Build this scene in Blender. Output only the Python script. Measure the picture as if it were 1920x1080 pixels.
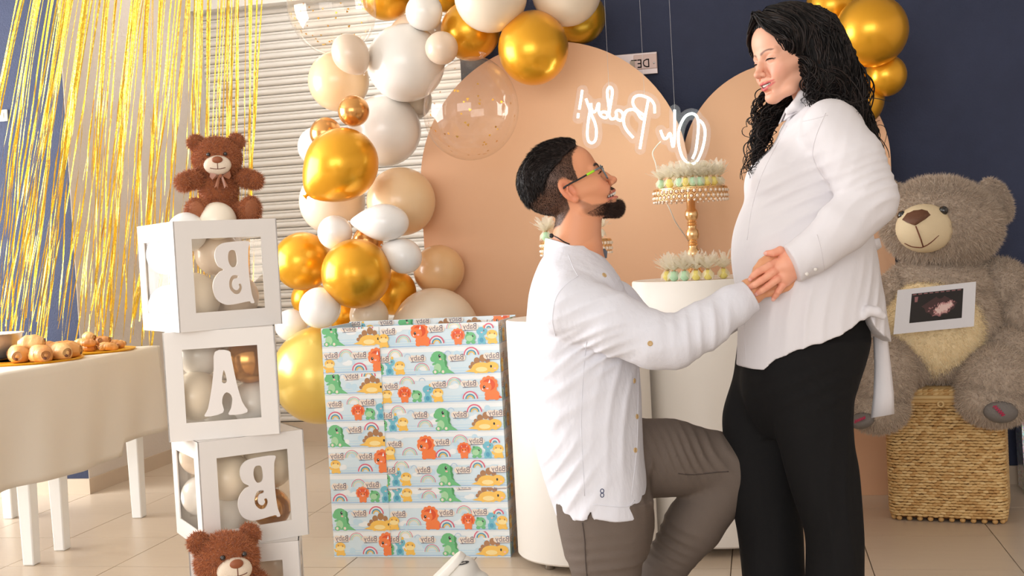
import bpy, bmesh, math, random
import numpy as np
from mathutils import Vector, Matrix

for _o in list(bpy.data.objects):
    bpy.data.objects.remove(_o)
SC = bpy.context.scene
COL = SC.collection
rnd = random.Random(7)
nrs = np.random.RandomState(5)

# ------------------------------------------------------------------ camera
FPX, YAW, PIT, ROL, CAMH = 2206.0, -0.2087, 0.0318, 0.0539, 1.2
def _cam_axes():
    cy, sy, cp, sp, cr, sr = math.cos(YAW), math.sin(YAW), math.cos(PIT), math.sin(PIT), math.cos(ROL), math.sin(ROL)
    f = np.array([sy * cp, cy * cp, -sp]); r = np.array([cy, -sy, 0.0]); d = np.cross(f, r)
    return np.stack([cr * r + sr * d, -sr * r + cr * d, f])
CM = _cam_axes()                      # rows: right, down, forward
CP = np.array([0.0, 0.0, CAMH])
cam = bpy.data.cameras.new('camera')
cam.sensor_width = 36.0
cam.lens = FPX / 1920 * 36
cam.clip_start = 0.05
cam.clip_end = 60
camo = bpy.data.objects.new('camera', cam)
COL.objects.link(camo)
_m = Matrix.Identity(4)
for i in range(3):
    _m[i][0], _m[i][1], _m[i][2] = CM[0][i], -CM[1][i], -CM[2][i]
_m.translation = Vector(CP)
camo.matrix_world = _m
SC.camera = camo

# ------------------------------------------------------------------ world, lights, exposure
SC.view_settings.view_transform = 'Standard'
SC.view_settings.look = 'None'
SC.view_settings.gamma = 1.0
SC.view_settings.use_curve_mapping = False
SC.view_settings.exposure = 0.16
W = bpy.data.worlds.new('daylight')
SC.world = W
W.use_nodes = True
_bg = W.node_tree.nodes['Background']
_bg.inputs[0].default_value = (1.0, 0.985, 0.97, 1)
_bg.inputs[1].default_value = 0.8

def area(name, loc, target, sx, sy, power, color):
    l = bpy.data.lights.new(name, 'AREA')
    l.shape = 'RECTANGLE'
    l.size, l.size_y, l.energy, l.color = sx, sy, power, color
    o = bpy.data.objects.new(name, l)
    COL.objects.link(o)
    o.location = loc
    o.rotation_euler = (Vector(target) - Vector(loc)).to_track_quat('-Z', 'Y').to_euler()
    return o
# daylight through the street opening in the left wall, and through the open shop front behind the camera
area('window_daylight', (-5.7, 3.9, 1.8), (-0.6, 4.2, 1.1), 3.4, 2.4, 300, (0.98, 0.99, 1.0))
area('shopfront_daylight', (-1.5, -5.0, 2.3), (-0.7, 5.0, 1.2), 6.0, 3.0, 225, (1.0, 0.985, 0.965))
# added fill light, no real fixture: brightens the recess and top-lights the slats
area('recess_fill', (-2.5, 6.55, 3.15), (-2.6, 7.2, 0.0), 1.6, 0.5, 11, (1.0, 0.98, 0.95))

# ------------------------------------------------------------------ pixel -> world helpers (frame 1920 x 1080)
def ray(x, y):
    return CM.T @ np.array([(x - 960) / FPX, (y - 540) / FPX, 1.0])
def P(x, y, d):                       # point at camera depth d
    return CP + ray(x, y) * d
def PY(x, y, Y):                      # point on the plane Y = const
    r = ray(x, y)
    return CP + r * (Y / r[1])
def G(x, y, z=0.0):                   # point at height z
    r = ray(x, y)
    return CP + r * ((z - CAMH) / r[2])
def depth(p):
    return float(CM[2] @ (np.asarray(p) - CP))
def project(p):
    c = CM @ (np.asarray(p, float) - CP)
    return 960 + FPX * c[0] / c[2], 540 + FPX * c[1] / c[2]

# ------------------------------------------------------------------ materials
def lin(c):
    return tuple(((v / 255) / 12.92 if v / 255 <= 0.04045 else ((v / 255 + 0.055) / 1.055) ** 2.4) for v in c)
MATS = {}
def mat(name, rgb, rough=0.5, metal=0.0, bump=None, var=None, coat=0.0, sss=0.0, spec=0.5, alpha=None, emit=None, sheen=0.0, attr=None, stretch=(1, 1, 1)):
    """rgb sRGB 0-255; bump=(scale,strength); var=(scale,amount) colour mottling."""
    if name in MATS:
        return MATS[name]
    m = bpy.data.materials.new(name)
    m.use_nodes = True
    nt = m.node_tree
    b = nt.nodes['Principled BSDF']
    c = lin(rgb)
    b.inputs['Base Color'].default_value = (*c, 1)
    b.inputs['Roughness'].default_value = rough
    b.inputs['Metallic'].default_value = metal
    b.inputs['Coat Weight'].default_value = coat
    b.inputs['Coat Roughness'].default_value = 0.12
    b.inputs['Specular IOR Level'].default_value = spec
    if sheen:
        b.inputs['Sheen Weight'].default_value = sheen
    if sss:
        b.inputs['Subsurface Weight'].default_value = sss
        b.inputs['Subsurface Radius'].default_value = (0.012, 0.006, 0.004)
        b.inputs['Subsurface Scale'].default_value = 1.0
    if emit:
        b.inputs['Emission Color'].default_value = (*lin(emit[0]), 1)
        b.inputs['Emission Strength'].default_value = emit[1]
    tc = mp = None
    if bump or var:
        tc = nt.nodes.new('ShaderNodeTexCoord')
        mp = nt.nodes.new('ShaderNodeMapping')
        mp.inputs['Scale'].default_value = stretch
        nt.links.new(tc.outputs['Object'], mp.inputs['Vector'])
    if attr:
        a = nt.nodes.new('ShaderNodeAttribute')
        a.attribute_name = attr
        nt.links.new(a.outputs['Color'], b.inputs['Base Color'])
    elif var:
        n = nt.nodes.new('ShaderNodeTexNoise')
        n.inputs['Scale'].default_value = var[0]
        n.inputs['Detail'].default_value = 4
        r = nt.nodes.new('ShaderNodeMix')
        r.data_type = 'RGBA'
        r.inputs['A'].default_value = (*[v * (1 - var[1]) for v in c], 1)
        r.inputs['B'].default_value = (*[min(1, v * (1 + var[1])) for v in c], 1)
        nt.links.new(mp.outputs['Vector'], n.inputs['Vector'])
        nt.links.new(n.outputs['Fac'], r.inputs['Factor'])
        nt.links.new(r.outputs['Result'], b.inputs['Base Color'])
    if bump:
        n = nt.nodes.new('ShaderNodeTexNoise')
        n.inputs['Scale'].default_value = bump[0]
        n.inputs['Detail'].default_value = 3
        bp = nt.nodes.new('ShaderNodeBump')
        bp.inputs['Strength'].default_value = bump[1]
        bp.inputs['Distance'].default_value = 0.01
        nt.links.new(mp.outputs['Vector'], n.inputs['Vector'])
        nt.links.new(n.outputs['Fac'], bp.inputs['Height'])
        nt.links.new(bp.outputs['Normal'], b.inputs['Normal'])
    MATS[name] = m
    return m

def clear_mat(name, tint=(255, 255, 255), haze=0.0, gloss=0.12, rough=0.03, fres=True, edge=0.45):
    """thin clear film: see-through, a little reflective, optionally hazy."""
    if name in MATS:
        return MATS[name]
    m = bpy.data.materials.new(name)
    m.use_nodes = True
    nt = m.node_tree
    nt.nodes.clear()
    out = nt.nodes.new('ShaderNodeOutputMaterial')
    tr = nt.nodes.new('ShaderNodeBsdfTransparent')
    tr.inputs[0].default_value = (*lin(tint), 1)
    gl = nt.nodes.new('ShaderNodeBsdfGlossy')
    gl.inputs['Roughness'].default_value = rough
    df = nt.nodes.new('ShaderNodeBsdfDiffuse')
    df.inputs[0].default_value = (*lin((245, 245, 245)), 1)
    m1 = nt.nodes.new('ShaderNodeMixShader')
    m1.inputs[0].default_value = haze
    m2 = nt.nodes.new('ShaderNodeMixShader')
    nt.links.new(tr.outputs[0], m1.inputs[1])
    nt.links.new(df.outputs[0], m1.inputs[2])
    if fres:
        lw = nt.nodes.new('ShaderNodeLayerWeight')
        lw.inputs[0].default_value = 0.5
        pw = nt.nodes.new('ShaderNodeMath'); pw.operation = 'POWER'; pw.inputs[1].default_value = 4.0
        ml = nt.nodes.new('ShaderNodeMath'); ml.operation = 'MULTIPLY_ADD'; ml.inputs[1].default_value = edge; ml.inputs[2].default_value = gloss
        nt.links.new(lw.outputs['Facing'], pw.inputs[0])
        nt.links.new(pw.outputs[0], ml.inputs[0])
        nt.links.new(ml.outputs[0], m2.inputs[0])
    else:
        m2.inputs[0].default_value = gloss
    nt.links.new(m1.outputs[0], m2.inputs[1])
    nt.links.new(gl.outputs[0], m2.inputs[2])
    nt.links.new(m2.outputs[0], out.inputs[0])
    MATS[name] = m
    return m

# ------------------------------------------------------------------ mesh builder
class MB:
    def __init__(s):
        s.v, s.f, s.mi, s.n = [], [], [], 0
    def add(s, verts, faces, mi=0):
        o = s.n
        s.v.extend([tuple(map(float, p)) for p in verts])
        s.n += len(verts)
        s.f.extend([tuple(i + o for i in f) for f in faces])
        s.mi.extend([mi] * len(faces))
        return s
    def box(s, c, size, R=None, mi=0, taper=1.0):
        hx, hy, hz = size[0] / 2, size[1] / 2, size[2] / 2
        p = []
        for z, t in ((-hz, taper), (hz, 1.0)):
            for x, y in ((-hx, -hy), (hx, -hy), (hx, hy), (-hx, hy)):
                q = np.array([x * t, y * t, z])
                if R is not None:
                    q = R @ q
                p.append(q + np.asarray(c, float))
        return s.add(p, [(3, 2, 1, 0), (4, 5, 6, 7), (0, 1, 5, 4), (1, 2, 6, 5), (2, 3, 7, 6), (3, 0, 4, 7)], mi)
    def tube(s, path, rad, n=8, mi=0, caps=True, flat=None):
        path = [np.asarray(p, float) for p in path]
        m = len(path)
        if np.isscalar(rad):
            rad = [rad] * m
        T = [path[min(i + 1, m - 1)] - path[max(i - 1, 0)] for i in range(m)]
        T = [t / (np.linalg.norm(t) + 1e-12) for t in T]
        u = np.cross(T[0], [0, 0, 1.0])
        if np.linalg.norm(u) < 1e-3:
            u = np.cross(T[0], [0, 1.0, 0])
        vs = []
        for i in range(m):
            u = u - T[i] * (u @ T[i])
            u /= np.linalg.norm(u) + 1e-12
            w = np.cross(T[i], u)
            for k in range(n):
                a = 2 * math.pi * k / n
                vs.append(path[i] + rad[i] * (math.cos(a) * u + math.sin(a) * w * (flat or 1.0)))
        fs = [(i * n + k, i * n + (k + 1) % n, (i + 1) * n + (k + 1) % n, (i + 1) * n + k) for i in range(m - 1) for k in range(n)]
        if caps:
            fs.append(tuple(range(n))[::-1])
            fs.append(tuple((m - 1) * n + k for k in range(n)))
        return s.add(vs, fs, mi)
    def lathe(s, prof, c=(0, 0, 0), axis=(0, 0, 1), n=24, mi=0, sy=1.0):
        """prof: (r, h) pairs along axis."""
        ax = np.asarray(axis, float); ax /= np.linalg.norm(ax)
        u = np.cross(ax, [0, 0, 1.0])
        if np.linalg.norm(u) < 1e-3:
            u = np.array([1.0, 0, 0])
        u /= np.linalg.norm(u); w = np.cross(ax, u)
        c = np.asarray(c, float)
        vs, fs, rows = [], [], []
        for r, h in prof:
            if r < 1e-6:
                rows.append([len(vs)]); vs.append(c + ax * h)
            else:
                rows.append(list(range(len(vs), len(vs) + n)))
                for k in range(n):
                    a = 2 * math.pi * k / n
                    vs.append(c + ax * h + r * (math.cos(a) * u + math.sin(a) * w * sy))
        for a, b in zip(rows[:-1], rows[1:]):
            for k in range(n):
                q = [a[k % len(a)], a[(k + 1) % len(a)], b[(k + 1) % len(b)], b[k % len(b)]]
                q = list(dict.fromkeys(q))
                if len(q) > 2:
                    fs.append(tuple(q))
        return s.add(vs, fs, mi)
    def ell(s, c, r, R=None, n=20, m=12, mi=0, bend=None):
        if np.isscalar(r):
            r = (r, r, r)
        prof = [(math.sin(math.pi * i / m), -math.cos(math.pi * i / m)) for i in range(m + 1)]
        t = MB().lathe(prof, n=n)
        v = np.array(t.v) * np.asarray(r)
        if bend:
            v = np.array([bend(q) for q in v])
        if R is not None:
            v = v @ np.asarray(R).T
        return s.add(v + np.asarray(c, float), t.f, mi)
    def poly(s, pts, mi=0):
        return s.add(pts, [tuple(range(len(pts)))], mi)

def mesh_from(name, v, f, mats, mi=None, smooth=True):
    me = bpy.data.meshes.new(name)
    me.from_pydata([tuple(p) for p in v], [], f)
    for m in (mats if isinstance(mats, (list, tuple)) else [mats]):
        me.materials.append(m)
    if mi is not None and len(me.materials) > 1:
        me.polygons.foreach_set('material_index', mi)
    if smooth:
        me.polygons.foreach_set('use_smooth', [True] * len(me.polygons))
    me.update()
    return me
def mesh_np(name, V, F, mats, smooth=True, mi=None):
    """fast path: V (n,3), F (m,k) of equal-sized faces."""
    me = bpy.data.meshes.new(name)
    V = np.asarray(V, np.float32); F = np.asarray(F, np.int32)
    me.vertices.add(len(V)); me.vertices.foreach_set('co', V.ravel())
    k = F.shape[1]
    me.loops.add(F.size); me.loops.foreach_set('vertex_index', F.ravel())
    me.polygons.add(len(F)); me.polygons.foreach_set('loop_start', np.arange(0, F.size, k, dtype=np.int32))
    for m in (mats if isinstance(mats, (list, tuple)) else [mats]):
        me.materials.append(m)
    if mi is not None:
        me.polygons.foreach_set('material_index', np.asarray(mi, np.int32))
    me.polygons.foreach_set('use_smooth', np.full(len(F), bool(smooth)))
    me.update(calc_edges=True)
    me.validate()
    return me

ROOT = {}
def thing(name, label, cat, loc=(0, 0, 0), group=None):
    o = bpy.data.objects.new(name, None)
    o.empty_display_size = 0.1
    COL.objects.link(o)
    o.location = tuple(map(float, loc))
    ROOT[o.name] = np.asarray(loc, float)
    return tag(o, label, cat, group)
def tag(o, label=None, cat=None, group=None, kind=None):
    if label: o['label'] = label
    if cat: o['category'] = cat
    if group: o['group'] = group
    if kind: o['kind'] = kind
    return o
def off(parent):
    return ROOT[parent.name]
def link(name, me, parent=None, loc=(0, 0, 0)):
    o = bpy.data.objects.new(name, me)
    COL.objects.link(o)
    if parent is not None:
        o.parent = parent
        ROOT[o.name] = ROOT[parent.name]
    else:
        o.location = tuple(map(float, loc))
        ROOT[o.name] = np.asarray(loc, float)
    return o
def obj(name, mb, mats, parent=None, loc=(0, 0, 0), smooth=True, bevel=0.0, bseg=2, auto=None, kind=None, label=None):
    """mb is in world coordinates; the mesh is stored relative to its thing's origin."""
    o0 = ROOT[parent.name] if parent is not None else np.asarray(loc, float)
    v = np.array(mb.v, float) - o0
    me = mesh_from(name, v, mb.f, mats, mb.mi, smooth)
    if auto:
        me.set_sharp_from_angle(angle=math.radians(auto))
    o = link(name, me, parent, loc)
    if bevel:
        md = o.modifiers.new('bevel', 'BEVEL')
        md.width = bevel; md.segments = bseg; md.limit_method = 'ANGLE'; md.angle_limit = math.radians(40)
        me.set_sharp_from_angle(angle=math.radians(60))
    if kind: o['kind'] = kind
    if label: o['label'] = label
    return o
def dup(root, loc, label=None, group=None, rot=None, scale=None):
    r = root.copy(); COL.objects.link(r); r.location = tuple(map(float, loc)); ROOT[r.name] = np.asarray(loc, float)
    if rot is not None: r.rotation_euler = rot
    if scale is not None: r.scale = (scale,) * 3
    if label: r['label'] = label
    if group: r['group'] = group
    for ch in list(root.children):
        c = ch.copy(); COL.objects.link(c); c.parent = r
        for g in list(ch.children):
            d = g.copy(); COL.objects.link(d); d.parent = c
    return r

def Rz(a):
    c, s = math.cos(a), math.sin(a)
    return np.array([[c, -s, 0], [s, c, 0], [0, 0, 1.0]])
def Rx(a):
    c, s = math.cos(a), math.sin(a)
    return np.array([[1.0, 0, 0], [0, c, -s], [0, s, c]])
def Ry(a):
    c, s = math.cos(a), math.sin(a)
    return np.array([[c, 0, s], [0, 1.0, 0], [-s, 0, c]])
def smoothpath(pts, n=8):
    """Catmull-Rom through pts."""
    p = [np.asarray(q, float) for q in pts]
    p = [2 * p[0] - p[1]] + p + [2 * p[-1] - p[-2]]
    out = []
    for i in range(1, len(p) - 2):
        for k in range(n):
            t = k / n
            out.append(0.5 * (2 * p[i] + (p[i + 1] - p[i - 1]) * t + (2 * p[i - 1] - 5 * p[i] + 4 * p[i + 1] - p[i + 2]) * t * t + (3 * p[i] - p[i - 1] - 3 * p[i + 1] + p[i + 2]) * t ** 3))
    out.append(p[-2])
    return out

def shape_mesh(loops, thick):
    """flat outline with holes -> solid plate in the XY plane (verts, faces)."""
    cu = bpy.data.curves.new('tmp', 'CURVE')
    cu.dimensions = '2D'; cu.fill_mode = 'BOTH'; cu.extrude = thick / 2
    for lp in loops:
        sp = cu.splines.new('POLY')
        sp.points.add(len(lp) - 1)
        for q, (x, y) in zip(sp.points, lp):
            q.co = (x, y, 0, 1)
        sp.use_cyclic_u = True
    o = bpy.data.objects.new('tmp', cu); COL.objects.link(o)
    dg = bpy.context.evaluated_depsgraph_get()
    me = bpy.data.meshes.new_from_object(o.evaluated_get(dg))
    v = [tuple(q.co) for q in me.vertices]; f = [tuple(q.vertices) for q in me.polygons]
    bpy.data.objects.remove(o); bpy.data.curves.remove(cu); bpy.data.meshes.remove(me)
    return v, f
def text_mesh(txt, size, thick=0.0):
    cu = bpy.data.curves.new('tmp', 'FONT')
    cu.body = txt; cu.size = size; cu.align_x = 'CENTER'; cu.align_y = 'CENTER'; cu.extrude = thick; cu.resolution_u = 2
    o = bpy.data.objects.new('tmp', cu); COL.objects.link(o)
    dg = bpy.context.evaluated_depsgraph_get()
    me = bpy.data.meshes.new_from_object(o.evaluated_get(dg))
    v = [tuple(q.co) for q in me.vertices]; f = [tuple(q.vertices) for q in me.polygons]
    bpy.data.objects.remove(o); bpy.data.curves.remove(cu); bpy.data.meshes.remove(me)
    return v, f

# ------------------------------------------------------------------ fur / short hair as real blades
def fur(V, F, n, length, width, mats, name, parent, seed=1, lean=(0, 0, -0.5), jitter=0.5, mask=None, leanfun=None, shades=1, lenfun=None):
    """V,F triangles/quads in world coords; grows n blades (one thin triangle each) on the surface."""
    rs = np.random.RandomState(seed)
    V = np.asarray(V, float)
    tri = []
    for f in F:
        for k in range(1, len(f) - 1):
            tri.append((f[0], f[k], f[k + 1]))
    tri = np.array(tri)
    a, b, c = V[tri[:, 0]], V[tri[:, 1]], V[tri[:, 2]]
    nn = np.cross(b - a, c - a); ar = np.linalg.norm(nn, axis=1)
    nn /= ar[:, None] + 1e-12
    if mask is not None:
        ar = ar * mask((a + b + c) / 3)
    t = rs.choice(len(tri), n, p=ar / ar.sum())
    u, w = rs.rand(n), rs.rand(n)
    fl = u + w > 1; u[fl] = 1 - u[fl]; w[fl] = 1 - w[fl]
    p = a[t] + (b - a)[t] * u[:, None] + (c - a)[t] * w[:, None]
    d = nn[t] + (np.asarray(lean)[None] if leanfun is None else leanfun(p)) + rs.randn(n, 3) * jitter
    d /= np.linalg.norm(d, axis=1)[:, None]
    dn = (d * nn[t]).sum(1)
    d += nn[t] * np.maximum(0, 0.22 - dn)[:, None]
    L = length * (0.6 + 0.8 * rs.rand(n))
    if lenfun is not None:
        L = L * lenfun(p)
    side = np.cross(d, rs.randn(n, 3)); side /= np.linalg.norm(side, axis=1)[:, None] + 1e-9
    side *= (width / 2)
    tip = p + d * L[:, None]
    p = p - nn[t] * 0.001
    VV = np.concatenate([p - side, p + side, tip])
    FF = np.stack([np.arange(n), np.arange(n) + n, np.arange(n) + 2 * n], 1)
    VV = VV - ROOT[parent.name]
    mi = rs.randint(0, shades, n) if shades > 1 else None
    me = mesh_np(name, VV, FF, mats, True, mi)
    o = link(name, me, parent)
    o['kind'] = 'stuff'
    return o
# ================================================================== THE SETTING
YW = 5.75                              # face of the blue wall
XR0, XR1, YR = -3.63, -1.42, 7.42      # recess with the roller shutter
ZC = 3.2
m_navy = mat('navy_stucco', (46, 53, 79), 0.75, bump=(110, 0.3), var=(14, 0.10))
m_beige = mat('beige_paint', (216, 206, 196), 0.7, bump=(60, 0.15), var=(3, 0.04))
m_white = mat('white_paint', (236, 234, 230), 0.6)
m_tile = mat('beige_tile', (206, 188, 167), 0.32, var=(5, 0.05), bump=(40, 0.03), stretch=(1, 6, 1))
m_grout = mat('grout', (150, 132, 114), 0.9)
m_base = mat('baseboard_tile', (205, 186, 164), 0.4, var=(8, 0.06))

def solid(name, lo, hi, m, kind='structure', bevel=0.0):
    lo = np.array(lo, float); hi = np.array(hi, float)
    c = (lo + hi) / 2
    o = obj(name, MB().box(c, hi - lo), m, None, loc=(c[0], c[1], lo[2]), smooth=False, bevel=bevel)
    o['kind'] = kind
    return o
fl = solid('floor', (-5.4, -2.0, -0.12), (2.75, 7.6, -0.009), m_grout)
tx, ty, gap = 0.4955, 0.4785, 0.004
tb = MB().box((0, 0, -0.0045), (tx - gap, ty - gap, 0.009))
tme = mesh_from('tile', tb.v, tb.f, m_tile, smooth=False)
fo = ROOT[fl.name]
x = -0.155 - tx * 10
while x < 2.7:
    y = 4.312 - ty * 7
    while y < 7.35:
        if x + tx > -5.35 and x < 2.72 - tx:
            t = bpy.data.objects.new('tile', tme); COL.objects.link(t)
            t.parent = fl
            t.location = (x + tx / 2 - fo[0], y + ty / 2 - fo[1], rnd.uniform(-0.0006, 0.0004) - fo[2])
        y += ty
    x += tx
solid('wall_left', (-5.4, YW, 0), (XR0, YW + 0.18, ZC), m_navy)
solid('wall_back', (XR1, YW, 0), (2.75, YW + 0.18, ZC), m_navy)
solid('wall_recess', (XR0 - 0.18, YW + 0.18, 0), (XR0, YR + 0.2, ZC), m_beige)
solid('trim_1', (XR0, YW + 0.002, 0.08), (XR0 + 0.004, YW + 0.18, ZC), m_beige)
solid('wall_shutter_side', (XR1, YW + 0.18, 0), (XR1 + 0.18, YR + 0.2, ZC), m_beige)
solid('wall_lintel', (XR0, YR - 0.14, 2.9), (XR1, YR + 0.2, ZC), m_white)
solid('wall_shutter_back', (XR0, YR + 0.1, 0), (XR1, YR + 0.2, 2.9), m_white)
solid('wall_right', (2.75, -2.0, 0), (2.93, YW + 0.18, ZC), m_beige)
# side wall with the wide street opening that lets the daylight in
solid('wall_side', (-5.58, 5.35, 0), (-5.4, YW + 0.18, ZC), m_beige)
solid('wall_side', (-5.58, -2.0, 0), (-5.4, 1.4, ZC), m_beige)
solid('wall_side_header', (-5.58, 1.4, 2.9), (-5.4, 5.35, ZC), m_beige)
solid('ceiling', (-5.58, -2.0, ZC), (2.93, 7.62, ZC + 0.12), m_white)
solid('baseboard_left', (-5.4, YW - 0.012, 0), (XR0 + 0.012, YW, 0.085), m_base)
solid('baseboard_recess', (XR0, YW, 0), (XR0 + 0.012, YR - 0.02, 0.085), m_base)
solid('baseboard_back', (XR1, YW - 0.012, 0), (2.75, YW, 0.085), m_base)
solid('baseboard_shutter', (XR0 + 0.012, YR - 0.06, 0), (XR1, YR - 0.03, 0.13), m_base)

# roller shutter: one object, every slat a part
m_slat = mat('shutter_slat', (232, 228, 222), 0.38, metal=0.0, var=(20, 0.03))
m_rail = mat('shutter_rail', (205, 202, 198), 0.45)
sh = thing('roller_shutter', 'closed white ribbed roller shutter at the back of the recess behind the balloons', 'shutter', ((XR0 + XR1) / 2, YR - 0.02, 0.12))
pitch = 0.0592
prof = [(0.000, 0.000), (-0.012, 0.004), (-0.018, 0.013), (-0.018, 0.024), (-0.012, 0.033), (-0.002, 0.037), (-0.002, 0.040), (-0.010, 0.043), (-0.010, 0.053), (-0.001, 0.0575), (0.006, 0.0575), (0.006, 0)]
sb = MB()
L0, L1 = XR0 + 0.03 - (XR0 + XR1) / 2, XR1 - 0.03 - (XR0 + XR1) / 2
n_ = len(prof)
sb.add([(L0, a, b) for a, b in prof] + [(L1, a, b) for a, b in prof],
       [(i, (i + 1) % n_, n_ + (i + 1) % n_, n_ + i) for i in range(n_)] + [tuple(range(n_))[::-1], tuple(range(n_, 2 * n_))])
sme = mesh_from('slat', sb.v, sb.f, m_slat, smooth=True)
sme.set_sharp_from_angle(angle=math.radians(50))
for i in range(47):
    o = bpy.data.objects.new('slat', sme); COL.objects.link(o); o.parent = sh
    o.location = (0, 0, 0.012 + i * pitch)
for xx in (XR0 + 0.018, XR1 - 0.018):
    obj('guide_rail', MB().box((xx, YR - 0.035, 1.5), (0.034, 0.06, 2.76)), m_rail, sh, smooth=False)

# electric plate on the navy wall, writing mirrored as in the photograph
def plane_frame(c, right, up):
    r = np.asarray(right, float); u = np.asarray(up, float)
    n = np.cross(r, u)
    return np.stack([r, u, n / np.linalg.norm(n)], 1), np.asarray(c, float)
pc = (PY(1150, 101, 5.73) + PY(1232, 141, 5.73)) / 2
pl = thing('wall_plate', 'small grey metal plate with mirrored black lettering on the navy wall above the arches', 'sign', pc)
pw, ph = 0.215, 0.105
pb = MB().box(pc, (pw, 0.012, ph))
obj('plate', pb, mat('plate_metal', (176, 160, 156), 0.35, 0.6), pl, smooth=False, bevel=0.002)
obj('cover', MB().box(pc + [0.05, -0.008, 0.008], (0.11, 0.006, 0.07)), mat('plate_cover', (226, 192, 180), 0.3), pl, smooth=False, bevel=0.002)
tv, tf = text_mesh('DET   III', 0.056, 0.0006)
obj('square_cover', MB().box(pc + [-.012, -.014, -.002], (.022, .006, .036)), mat('plate_square', (196, 176, 158), .4), pl, smooth=False, bevel=.001)
tvv = [pc + np.array([-p[0] * 0.88 - 0.012, -0.0125, p[1] * 1.05 - 0.002]) for p in tv]
obj('lettering', MB().add(tvv, [f[::-1] for f in tf]), mat('plate_ink', (38, 34, 36), 0.6), pl, smooth=False)
obj('screw', MB().ell(pc + [0.092, -0.009, -0.002], (0.006, 0.005, 0.006), n=10, m=6), mat('steel', (220, 220, 222), 0.25, 0.9), pl)
# light switch at the picture edge
sc_ = PY(3, 217, 5.745)
sw = thing('light_switch', 'white light switch plate on the blue wall left of the gold streamers', 'switch', sc_)
obj('plate', MB().box(sc_, (0.075, 0.012, 0.062)), mat('switch_white', (236, 238, 232), 0.4), sw, smooth=False, bevel=0.002)
obj('rocker', MB().box(sc_ + [0.008, -0.009, 0], (0.022, 0.008, 0.034)), mat('switch_white', (236, 238, 232), 0.4), sw, smooth=False, bevel=0.002)

# ================================================================== BACKDROP ARCHES
m_arch = mat('tan_board', (228, 180, 142), 0.62, var=(1.6, 0.03), bump=(300, 0.03))
def arch(name, cx, cy, rpx, Y, label, zbot=0.0):
    c = PY(cx, cy, Y); R = rpx * depth(c) / FPX
    pts = [(R * math.cos(a), R * math.sin(a)) for a in np.linspace(0, math.pi, 49)]
    pts += [(-R, zbot - c[2]), (R, zbot - c[2])]
    v, f = shape_mesh([pts], 0.03)
    vv = [(c[0] + p[0], Y + p[2], c[2] + p[1]) for p in v]
    o = obj(name, MB().add(vv, [q[::-1] for q in f]), m_arch, None, (c[0], Y, zbot), smooth=False)
    tag(o, label, 'backdrop')
    return o
arch('arch_panel', 1035, 335, 254, 5.46, 'tall tan arch backdrop panel behind the kneeling man and the neon sign')
arch('arch_panel', 1471, 308, 190, 5.55, 'narrow tan arch backdrop panel behind the standing woman')

# ================================================================== GOLD FOIL CURTAIN (nobody could count the strips)
m_foil = mat('gold_foil', (236, 200, 72), 0.24, metal=0.7, bump=(55, 0.5))
def foil_curtain():
    rs = np.random.RandomState(11)
    V, F, n0 = [], [], 0
    Yc = 5.32
    cl = []
    for i in range(29):
        u = i / 28
        xt = 62 + u * 425 + rs.uniform(-9, 9)
        drift = -105 * (1 - u) ** 1.3 - 12 + rs.uniform(-16, 16)
        cl.append((xt, xt + drift, rs.uniform(-40, 0) if u > .1 else rs.uniform(-110, -10)))
    for ci, (xt, xb, zz) in enumerate(cl):
        ns = rs.randint(3, 8)
        for j in range(ns):
            sx = rs.randn() * 7; ex = rs.randn() * 8 + rs.choice([0, 0, 0, -26, 22])
            y1 = 652 - rs.rand() ** 2 * 80
            w = rs.uniform(0.004, 0.0085)
            ph, fr = rs.rand() * 6.28, rs.uniform(1, 4)
            tw0, tw1 = rs.uniform(-.7, .7), rs.uniform(1.5, 7) * rs.choice([-1, 1])
            m = 26
            pull = rs.uniform(0.25, .9)
            for k in range(m):
                t = k / (m - 1)
                px = xt + sx * (1 - .7 * math.sin(t * 3.14) * pull) * (1 if t < .5 else .8) + (xb - xt) * (t ** .85) + ex * t ** 2 + 2.2 * math.sin(ph + fr * 6.28 * t) * t
                py = -60 + (y1 + 60) * t
                p = PY(px, py, Yc + 0.05 * math.sin(ci * 1.7) + 0.012 * math.sin(ph + 5 * t))
                a = tw0 + tw1 * max(0, t - .32) + .5 * math.sin(ph * 3 + 37 * t) * (t > .35)
                dx = np.array([math.cos(a), math.sin(a), 0]) * w * (1 - .15 * math.sin(20 * t + ph)) / 1.0
                V += [p - dx / 2, p + dx / 2]
            F += [(n0 + 2 * k, n0 + 2 * k + 1, n0 + 2 * k + 3, n0 + 2 * k + 2) for k in range(m - 1)]
            n0 += 2 * m
    c = PY(270, 640, Yc)
    me = mesh_np('foil_fringe_curtain', np.array(V) - c, F, m_foil, False)
    o = link('foil_fringe_curtain', me, None, c)
    tag(o, 'shimmering gold foil fringe curtain hanging over the recess left of the balloons', 'streamers', None, 'stuff')
foil_curtain()

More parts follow.
